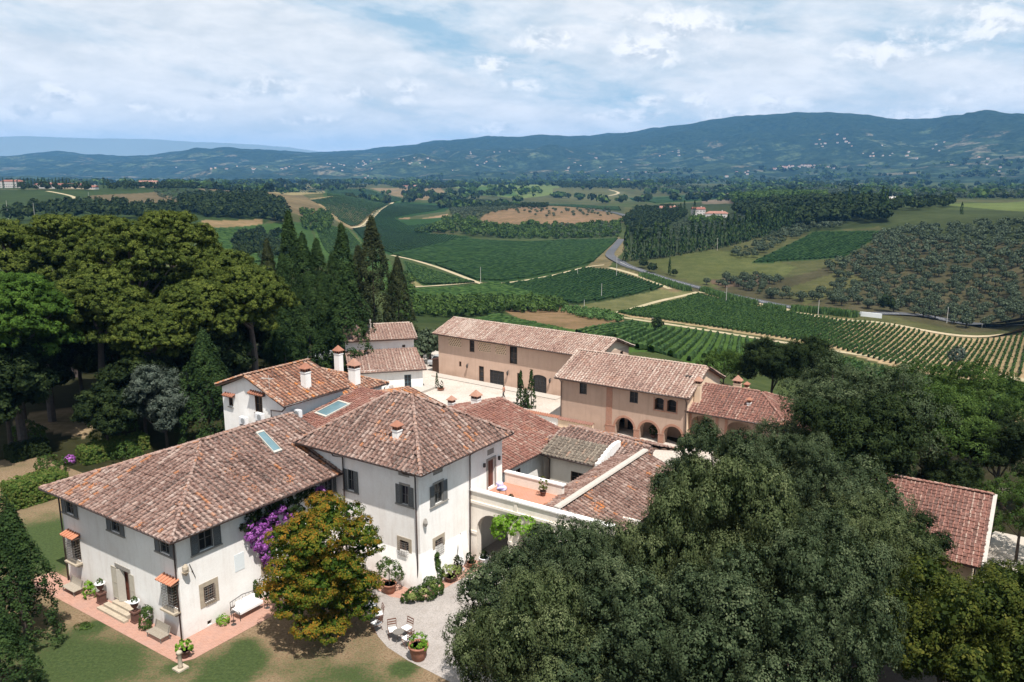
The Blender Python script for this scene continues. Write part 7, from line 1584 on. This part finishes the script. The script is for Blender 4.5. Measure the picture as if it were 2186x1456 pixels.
shrub('rose_blooms', 'cluster of creamy white roses at the block corner', 9.55, 12.0, [(0, 0, .75, .3, .2, .2), (-.8, -.35, .55, .25, .2, .2), (.6, .6, .9, .2, .2, .2)], 'l_var', .05, 22, 8, 'flowers')
shrub('climber', 'thin green climber on the sunny wall of the villa block', 8.65, 14.75, [(0, 0, .5, .2, .2, .6), (-.05, 0, 1.3, .13, .2, .45), (-.1, 0, 1.9, .1, .14, .35)], 'l_mid', .06, 23)
shrub('climber', 'thin green climber behind the white garden sofa', .3, 5.35, [(0, 0, .5, .12, .16, .6), (0, 0, 1.3, .1, .13, .45)], 'l_mid', .05, 24)
shrub('small_bush', 'yellow-green small bush left of the urn by the front bench', -9.95, -.55, [(0, 0, .4, .4, .4, .5), (-.1, .1, .8, .25, .25, .35)], 'l_lime', .06, 25)
shrub('hydrangea', 'upright flowering shrub right of the front door urns', -3.35, -.5, [(0, 0, .5, .38, .35, .6), (.15, 0, 1.1, .3, .3, .4), (.1, -.3, .3, .35, .3, .35)], 'l_mid', .06, 26)
shrub('small_bush', 'light green small bush by the cellar vent', .55, 2.5, [(0, 0, .3, .38, .36, .36)], 'l_lime', .055, 27)
shrub('grass_tuft', 'bright green round grass tuft in the dry lawn', -6.7, -2.75, [(0, 0, .0, .6, .42, .1), (0, 0, .0, .36, .26, .13), (0, 0, .0, .15, .1, .14)], 'l_mid', .05, 28, 40, 'grass')
# urns on plinths
def urn(lab, a, b):
    t = thing('urn', lab, 'urn', WL(a, b, .03), -TH)
    mb = MB(); mb.box(-.36, .36, -.36, .36, 0, .12); mb.box(-.3, .3, -.3, .3, .12, .78); mb.box(-.36, .36, -.36, .36, .78, .9); mb.build('plinth', M['terra_d'], t)
    mb = MB(); mb.lathe(0, 0, [(.2, .9), (.1, 1.02), (.1, 1.1), (.28, 1.3), (.34, 1.5), (.36, 1.62)], 16); mb.build('bowl', M['terra_d'], t, True)
    mb = MB(); mb.lathe(0, 0, [(.36, 1.62), (.46, 1.66), (.46, 1.72), (.34, 1.72), (.32, 1.64)], 18); mb.build('rim', M['white_m'], t, True)
    put('plant', bush_mesh([(0, 0, 1.8, .22, .22, .28)], 16, .08, 10, .05, 'l_mid', 31), t); t.scale = (.74, .74, .86)
urn('brown urn with white rim on a plinth, left of the front door', -8.65, -.45); urn('brown urn with white rim on a plinth, right of the front door', -4.45, -.5)
# slatted benches
def bench(lab, a, b, solid):
    t = thing('bench', lab, 'bench', WL(a, b, .03), -TH)
    mb = MB(); prof = [(-.62, .40), (-.45, .41), (-.28, .42), (-.12, .40), (.0, .47), (.06, .62), (.10, .78), (.13, .94)]
    for i in range(len(prof) - 1):
        (y0, z0), (y1, z1) = prof[i], prof[i + 1]; n = 2
        for k in range(n):
            f0 = k / n; f1 = (k + (.98 if solid else .74)) / n
            ya, za = y0 + (y1 - y0) * f0, z0 + (z1 - z0) * f0; yb, zb = y0 + (y1 - y0) * f1, z0 + (z1 - z0) * f1
            mb.add([(-.8, ya, za), (.8, ya, za), (.8, yb, zb), (-.8, yb, zb), (-.8, ya, za - .03), (.8, ya, za - .03), (.8, yb, zb - .03), (-.8, yb, zb - .03)], [(0, 1, 2, 3), (4, 7, 6, 5), (0, 4, 5, 1), (2, 6, 7, 3), (1, 5, 6, 2), (3, 7, 4, 0)])
    mb.build('slats', M['wood'], t)
    for sx in (-.7, .7):
        mb = MB(); mb.tube([(sx, -.58, .38), (sx, -.55, 0)], .035, 5); mb.tube([(sx, .0, .4), (sx, .1, 0)], .035, 5); mb.tube([(sx, -.6, .36), (sx, -.05, .37), (sx, .1, .9)], .03, 5); mb.build('leg_frame', M['iron_g'], t)
bench('pale curved garden bench at the left end of the front wall', -11.7, -.55, True); bench('slatted wooden bench under the right barred window of the front wall', -1.45, -.55, False)
# white garden sofa
t = thing('garden_sofa', 'white cushioned wrought-iron sofa against the side wall', 'sofa', WL(.75, 4.3, .03), -TH)
mb = MB(); mb.box(-.42, .42, -.92, .92, .42, .6); mb.build('cushion', M['white_f'], t)
for y in (-.45, .1, .6): mb = MB(); mb.box(-.42, -.28, y - .22, y + .22, .6, .95); mb.build('back_cushion', M['white_f'], t)
mb = MB(); mb.tube([(-.46, -.98, .4), (-.5, -.98, 1.05), (-.5, 0, 1.2), (-.5, .98, 1.05), (-.46, .98, .4)], .025, 6)
for y in np.linspace(-.8, .8, 7): mb.tube([(-.47, y, .42), (-.5, y, 1.1)], .012, 4)
mb.build('back_frame', M['iron'], t)
for s in (-1, 1):
    mb = MB(); mb.tube([(-.46, s * .98, .75), (.1, s * 1.02, .8), (.44, s * .98, .68), (.46, s * .96, 0)], .022, 5); mb.tube([(.3, s * .98, .4), (.1, s * 1.0, .6), (-.2, s * .98, .45)], .015, 5); mb.tube([(-.46, s * .98, .6), (-.46, s * .98, 0)], .022, 5); mb.build('armrest', M['iron'], t)
for a, b, lab in ((1.15, 2.85, 'thin iron candle stand left of the sofa'), (1.3, 5.45, 'thin iron candle stand right of the sofa')):
    t = thing('candle_stand', lab, 'stand', WL(a, b, .03)); mb = MB(); mb.tube([(0, 0, .02), (0, 0, .85)], .02, 6); mb.build('pole', M['iron'], t); mb = MB(); mb.lathe(0, 0, [(.04, .84), (.17, .88), (.17, .9), (.03, .9)], 12); mb.build('dish', M['iron'], t); mb = MB(); mb.lathe(0, 0, [(.18, 0), (.16, .03), (.02, .06)], 12); mb.build('base', M['iron'], t)
# stone pedestal on the lawn
t = thing('stone_pedestal', 'pale stone pedestal post on the lawn before the fern pot', 'pedestal', WL(2.55, -1.95, .01), -TH); mb = MB(); mb.box(-.34, .34, -.34, .34, 0, .1); mb.build('base', M['stone_w'], t)
mb = MB(); mb.lathe(0, 0, [(.16, .1), (.13, .2), (.12, .95), (.17, 1.02), (.18, 1.1), (.1, 1.18)], 12); mb.build('shaft', M['stone_w'], t, True)
# folding chairs and table
def chair(lab, a, b, rz, group):
    t = thing('garden_chair', lab, 'chair', WL(a, b, .03), rz, group)
    mb = MB(); mb.box(-.22, .22, -.22, .22, .44, .50); mb.build('cushion', M['white_f'], t)
    mb = MB(); mb.box(-.23, .23, -.23, .23, .41, .435); mb.build('seat', M['wood_b'], t)
    for x0, x1 in ((-.24, -.24), (.24, .24)):
        mb = MB(); mb.tube([(x0, .25, .0), (x0, -.24, .44)], .016, 5); mb.build('leg', M['wood_b'], t)
        mb = MB(); mb.tube([(x1, -.26, .0), (x1, .23, .46), (x1, .30, .95)], .016, 5); mb.build('leg', M['wood_b'], t)
    mb = MB()
    for z in (.66, .78, .92): mb.box(-.24, .24, .26 + (z - .66) * .2, .285 + (z - .66) * .2, z - .03, z + .03)
    mb.build('backrest', M['wood_b'], t); t.scale = (1.15, 1.15, 1.15); return t
cg = 'brown folding chairs with white cushions'
chair('brown folding chair with white cushion, left of the round table', 10.75, 7.55, -TH + .9, cg); chair('brown folding chair with white cushion, behind the round table', 11.35, 8.2, -TH - .1, cg); chair('brown folding chair with white cushion, nearest the giant pot', 12.15, 7.35, -TH - 1.7, cg)
chair('folding chair with white cushion beside the autumn tree, upper one', 8.65, 8.45, -TH - .6, cg); chair('folding chair with white cushion beside the autumn tree, lower one', 9.35, 7.55, -TH - 1.6, cg); chair('folding chair half hidden behind the autumn tree leaves', 7.6, 9.0, -TH + .6, cg)
t = thing('garden_table', 'small round brown table between the three white-cushioned chairs', 'table', WL(11.4, 7.35, .03)); mb = MB(); mb.lathe(0, 0, [(.34, .68), (.35, .70), (.35, .72), (.01, .72)], 18); mb.build('top', M['iron_g'], t)
for k in range(3):
    mb = MB(); c, s = math.cos(k * 2.1), math.sin(k * 2.1); mb.tube([(.25 * c, .25 * s, .68), (.05 * c, .05 * s, .35), (.3 * c, .3 * s, 0)], .014, 5); mb.build('leg', M['iron_g'], t)
# closed parasol
t = thing('closed_parasol', 'closed white parasol leaning by the wall near the arch', 'parasol', WL(8.85, 17.05, .03)); mb = MB(); mb.tube([(0, 0, 0), (0, 0, 2.9)], .025, 6); mb.build('pole', M['frame'], t)
mb = MB(); mb.lathe(0, 0, [(.30, .55), (.26, 1.0), (.17, 1.7), (.13, 2.2), (.03, 2.8)], 9); mb.build('canopy', M['white_f'], t); mb = MB(); mb.lathe(0, 0, [(.3, 0), (.3, .08), (.05, .12)], 12); mb.build('base', M['grey_m'], t)
# terrace table with cloths
t = thing('terrace_table', 'small terrace table heaped with lilac cushions by the terrace door', 'table', WL(9.9, 20.9, 4.62)); mb = MB(); mb.lathe(0, 0, [(.4, .68), (.42, .72), (.01, .72)], 14); mb.build('top', M['iron'], t)
for k in range(3): mb = MB(); mb.tube([(.3 * math.cos(k * 2.1), .3 * math.sin(k * 2.1), .68), (.33 * math.cos(k * 2.1), .33 * math.sin(k * 2.1), 0)], .015, 5); mb.build('leg', M['iron'], t)
mb = MB(); mb.ball((0, 0, .8), (.42, .38, .2), jit=.3); mb.ball((-.15, .15, 1.05), (.28, .26, .2), jit=.3); o = mb.build('cushions', M['lilac']); o.location = WL(9.9, 20.9, 4.62); tag(o, 'pile of lilac flowered cushions on the terrace table', 'cushions')
mb = MB(); mb.box(-.7, .0, -.3, .3, 0, .08); mb.ball((-.35, 0, .12), (.4, .3, .12), jit=.3); o = mb.build('towel', M['aqua']); o.location = WL(9.2, 20.1, 5.0); tag(o, 'pale aqua towels on the left end of the terrace parapet', 'towel')
mb = MB(); mb.box(-.3, .3, -.2, .2, 0, .4); o = mb.build('side_stool', M['iron_g']); o.location = WL(9.1, 20.1, 4.62); tag(o, 'low stool carrying the aqua towels', 'stool')
# air conditioners, dish, aerial on the roofs
def ac(lab, a, b, z):
    t = thing('air_conditioner', lab, 'air conditioner', WL(a, b, z), -TH, None)
    mb = MB(); mb.box(-.42, .42, -.17, .17, .12, .74); mb.build('casing', M['white_m'], t)
    mb = MB(); mb.tube([(.1, -.17, .43), (.1, -.19, .43)], .25, 16); mb.build('fan_grille', M['grey_m'], t)
    mb = MB(); mb.box(-.35, -.28, -.2, .2, -.1, .12); mb.box(.28, .35, -.2, .2, -.1, .12); mb.build('bracket', M['grey_m'], t)
ac('white air conditioner at the foot of the gable wall, left one', -13.3, 15.45, 7.75); ac('white air conditioner under the taller gable window, right one', -11.1, 15.45, 8.45); ac('air conditioner box behind the satellite dish', -8.1, 16.9, 8.9)
t = thing('satellite_dish', 'white satellite dish on the low red link roof', 'satellite dish', WL(-8.2, 15.9, 8.6), -TH + .35)
mb = MB(); vs = []; K = 18
for i in range(5):
    r = .46 * i / 4; 
    for k in range(K): vs.append((r * math.cos(6.2832 * k / K), -.15 - .12 * (1 - (i / 4) ** 2) * -1 , .75 + r * math.sin(6.2832 * k / K)))
mb.add(vs, [(i * K + k, i * K + (k + 1) % K, (i + 1) * K + (k + 1) % K, (i + 1) * K + k) for i in range(4) for k in range(K)]); mb.build('reflector', M['white_m'], t)
mb = MB(); mb.tube([(0, 0, -.1), (0, 0, .7)], .035, 6); mb.build('mast', M['iron'], t); mb = MB(); mb.tube([(0, -.1, .35), (0, -.55, .6)], .015, 5); mb.box(-.04, .04, -.62, -.52, .58, .68); mb.build('feed_arm', M['iron'], t)
t = thing('tv_aerial', 'thin television aerial on the edge of the gable house roof', 'aerial', WL(-10.6, 16.2, 10.9), -TH); mb = MB(); mb.tube([(0, 0, -.2), (0, 0, 1.5)], .02, 5); mb.build('mast', M['pole'], t)
mb = MB(); mb.tube([(-1.0, 0, 1.1), (.6, 0, 1.25)], .014, 4)
for i in range(7): x = -.9 + i * .22; mb.tube([(x, -.25, 1.12 + .02 * i), (x, .25, 1.12 + .02 * i)], .008, 4)
mb.build('elements', M['pole'], t)
# cottage furniture
t = thing('white_chair', 'white plastic chair beside the cottage door', 'chair', tuple(unp(893, 826, 0)), 1.0)
mb = MB(); mb.box(-.22, .22, -.22, .22, .4, .44); mb.build('seat', M['white_m'], t); mb = MB(); mb.box(-.22, .22, .2, .24, .44, .88); mb.build('backrest', M['white_m'], t)
for sx in (-.2, .2):
    for sy in (-.2, .2): mb = MB(); mb.tube([(sx, sy, 0), (sx, sy, .4)], .018, 5); mb.build('leg', M['white_m'], t)
for i, (px, py, lab) in enumerate([(838, 842, 'iron chair left of the cottage table'), (868, 846, 'iron chair right of the cottage table')]):
    chair(lab, *[(lambda P: ((P[0] - ORG[0]) * E1[0] + (P[1] - ORG[1]) * E1[1], (P[0] - ORG[0]) * E2[0] + (P[1] - ORG[1]) * E2[1]))(unp(px, py, 0))][0], .6 + i * 2.5, None)
t = thing('cottage_table', 'iron table with a green plant on the cottage paving', 'table', tuple(unp(852, 846, 0))); mb = MB(); mb.lathe(0, 0, [(.4, .7), (.4, .73), (.01, .73)], 14); mb.build('top', M['iron'], t); mb = MB(); mb.tube([(0, 0, 0), (0, 0, .7)], .05, 6); mb.build('leg', M['iron'], t)
# cars
def car(lab, x, y, rz, paint):
    t = thing('parked_car', lab, 'car', (x, y, 0.02), rz)
    mb = MB(); L, Wd = 2.1, .86
    prof = [(-L, .35), (-L, .75), (-L + .1, .92), (-1.0, 1.0), (-.55, 1.42), (.75, 1.45), (1.35, 1.02), (L - .1, .9), (L, .7), (L, .35)]
    vs = [(x_, -Wd * (.86 if z_ > 1.2 else 1), z_) for x_, z_ in prof] + [(x_, Wd * (.86 if z_ > 1.2 else 1), z_) for x_, z_ in prof]; n = len(prof)
    mb.add(vs, [tuple(range(n))[::-1], tuple(range(n, 2 * n))] + [(i, (i + 1) % n, n + (i + 1) % n, n + i) for i in range(n)]); mb.build('body', M[paint], t)
    mb = MB()
    for s in (-1, 1): mb.add([(-.85, s * (Wd * .965), 1.03), (1.15, s * Wd * .965, 1.03), (.68, s * (Wd * .875), 1.39), (-.5, s * Wd * .875, 1.39)], [(0, 1, 2, 3)])
    mb.add([(1.33, -.72, 1.05), (1.33, .72, 1.05), (.80, .66, 1.43), (.80, -.66, 1.43)], [(0, 1, 2, 3)]); mb.add([(-.99, -.72, 1.03), (-.99, .72, 1.03), (-.58, .66, 1.41), (-.58, -.66, 1.41)], [(0, 1, 2, 3)])
    mb.build('window', M['glass'], t)
    for sx in (-1.3, 1.3):
        for sy in (-.8, .8): mb = MB(); mb.tube([(sx, sy - .1, .32), (sx, sy + .1, .32)], .32, 14); mb.build('wheel', M['tyre'], t)
for px, py, rz, pm_, lab in [(655, 771, .2, 'carw', 'white car parked under the trees behind the gable house'), (201, 787, 1.2, 'carw', 'white car glimpsed deep in the park wood'), (938, 778, 1.1, 'cars', 'silver car parked behind the shed of the long barn'), (700, 769, .3, 'cars', 'silver car parked behind the ridge of the gable house')]:
    x, y = unp(px, py, 0)[:2]; car(lab, x, y, rz, pm_)
x, y, _ = WL(33.5, 46.5); car('white car hidden among the trees behind the red barn', x, y, .5, 'carw')
# man walking across the courtyard: one skinned body
def person(lab, x, y, rz):
    t = thing('person', lab, 'person', (x, y, .02), rz)
    J = {'hip': (0, 0, .95, .13), 'waist': (0, 0, 1.08, .125), 'chest': (0, .01, 1.32, .15), 'neck': (0, 0, 1.50, .055), 'head0': (0, .01, 1.58, .085), 'head1': (0, .01, 1.70, .085),
         'shL': (.19, 0, 1.42, .06), 'elL': (.26, .10, 1.16, .042), 'haL': (.24, .25, .95, .03), 'shR': (-.19, 0, 1.42, .06), 'elR': (-.26, -.08, 1.16, .042), 'haR': (-.25, -.12, .90, .03),
         'thL': (.10, .0, .88, .095), 'knL': (.11, .20, .50, .062), 'anL': (.11, .22, .09, .042), 'toL': (.11, .38, .04, .035), 'thR': (-.10, .0, .88, .095), 'knR': (-.11, -.05, .48, .062), 'anR': (-.11, -.30, .14, .042), 'toR': (-.11, -.18, .03, .035)}
    ks = list(J); E_ = [('hip', 'waist'), ('waist', 'chest'), ('chest', 'neck'), ('neck', 'head0'), ('head0', 'head1'), ('chest', 'shL'), ('shL', 'elL'), ('elL', 'haL'), ('chest', 'shR'), ('shR', 'elR'), ('elR', 'haR'), ('hip', 'thL'), ('thL', 'knL'), ('knL', 'anL'), ('anL', 'toL'), ('hip', 'thR'), ('thR', 'knR'), ('knR', 'anR'), ('anR', 'toR')]
    me = bpy.data.meshes.new('body'); me.from_pydata([J[k][:3] for k in ks], [(ks.index(a), ks.index(b)) for a, b in E_], []); o = put('body', me, t); me.materials.append(M['skin'])
    o.modifiers.new('skin', 'SKIN'); 
    for i, k in enumerate(ks): me.skin_vertices[0].data[i].radius = (J[k][3], J[k][3])
    me.skin_vertices[0].data[0].use_root = True
    sb = o.modifiers.new('sub', 'SUBSURF'); sb.levels = 1; sb.render_levels = 1
    mb = MB(); mb.lathe(0, .005, [(.155, .98), (.15, 1.1), (.175, 1.32), (.17, 1.42), (.07, 1.50)], 12)
    for s, el_ in ((1, (.245, .06, 1.22)), (-1, (-.245, -.05, 1.22))): mb.tube([(s * .15, 0, 1.42), (s * .2, 0, 1.41), el_], .075, 8, 0, .06)
    mb.build('shirt', M['terra'], t, True)
    mb = MB(); mb.lathe(0, 0, [(.12, .84), (.165, .92), (.155, 1.02)], 12); mb.tube([(.09, .0, .92), (.11, .2, .50), (.11, .21, .12)], .105, 8, 0, .065); mb.tube([(-.09, 0, .92), (-.11, -.05, .48), (-.11, -.27, .18)], .105, 8, 0, .065); mb.build('trousers', M['iron'], t, True)
    mb = MB(); mb.ball((0, -.01, 1.68), (.10, .11, .11), n=12, h=8); mb.build('hair', M['soil'], t, True)
x, y, _ = WL(-15.5, 58.0); person('man in a reddish shirt and dark trousers walking across the pale courtyard', x, y, 1.0)
# ------------------------------------------------------------------ air: one closed box of even haze
m, N = new_mat('haze'); M['haze'] = m
pv = N.n('ShaderNodeVolumePrincipled', ins={'Color': (.19, .51, 1.0, 1), 'Density': 5.5e-5, 'Anisotropy': .0, 'Absorption Color': (0.0, 0.0, 0.0, 1)})
N.n('ShaderNodeOutputMaterial', ins={'Volume': pv.outputs[0]})
zt = max(820.0, float(GZ.max()) + 20); zb = float(GZ.min()) - 1.0
mb = MB(); mb.box(-17000, 17000, -13500, 17000, zb, zt); o = mb.build('haze', M['haze']); tag(o, kind='stuff', label='pale blue haze lying over the whole country', cat='haze')
m.cycles.homogeneous_volume = True if hasattr(m.cycles, 'homogeneous_volume') else True
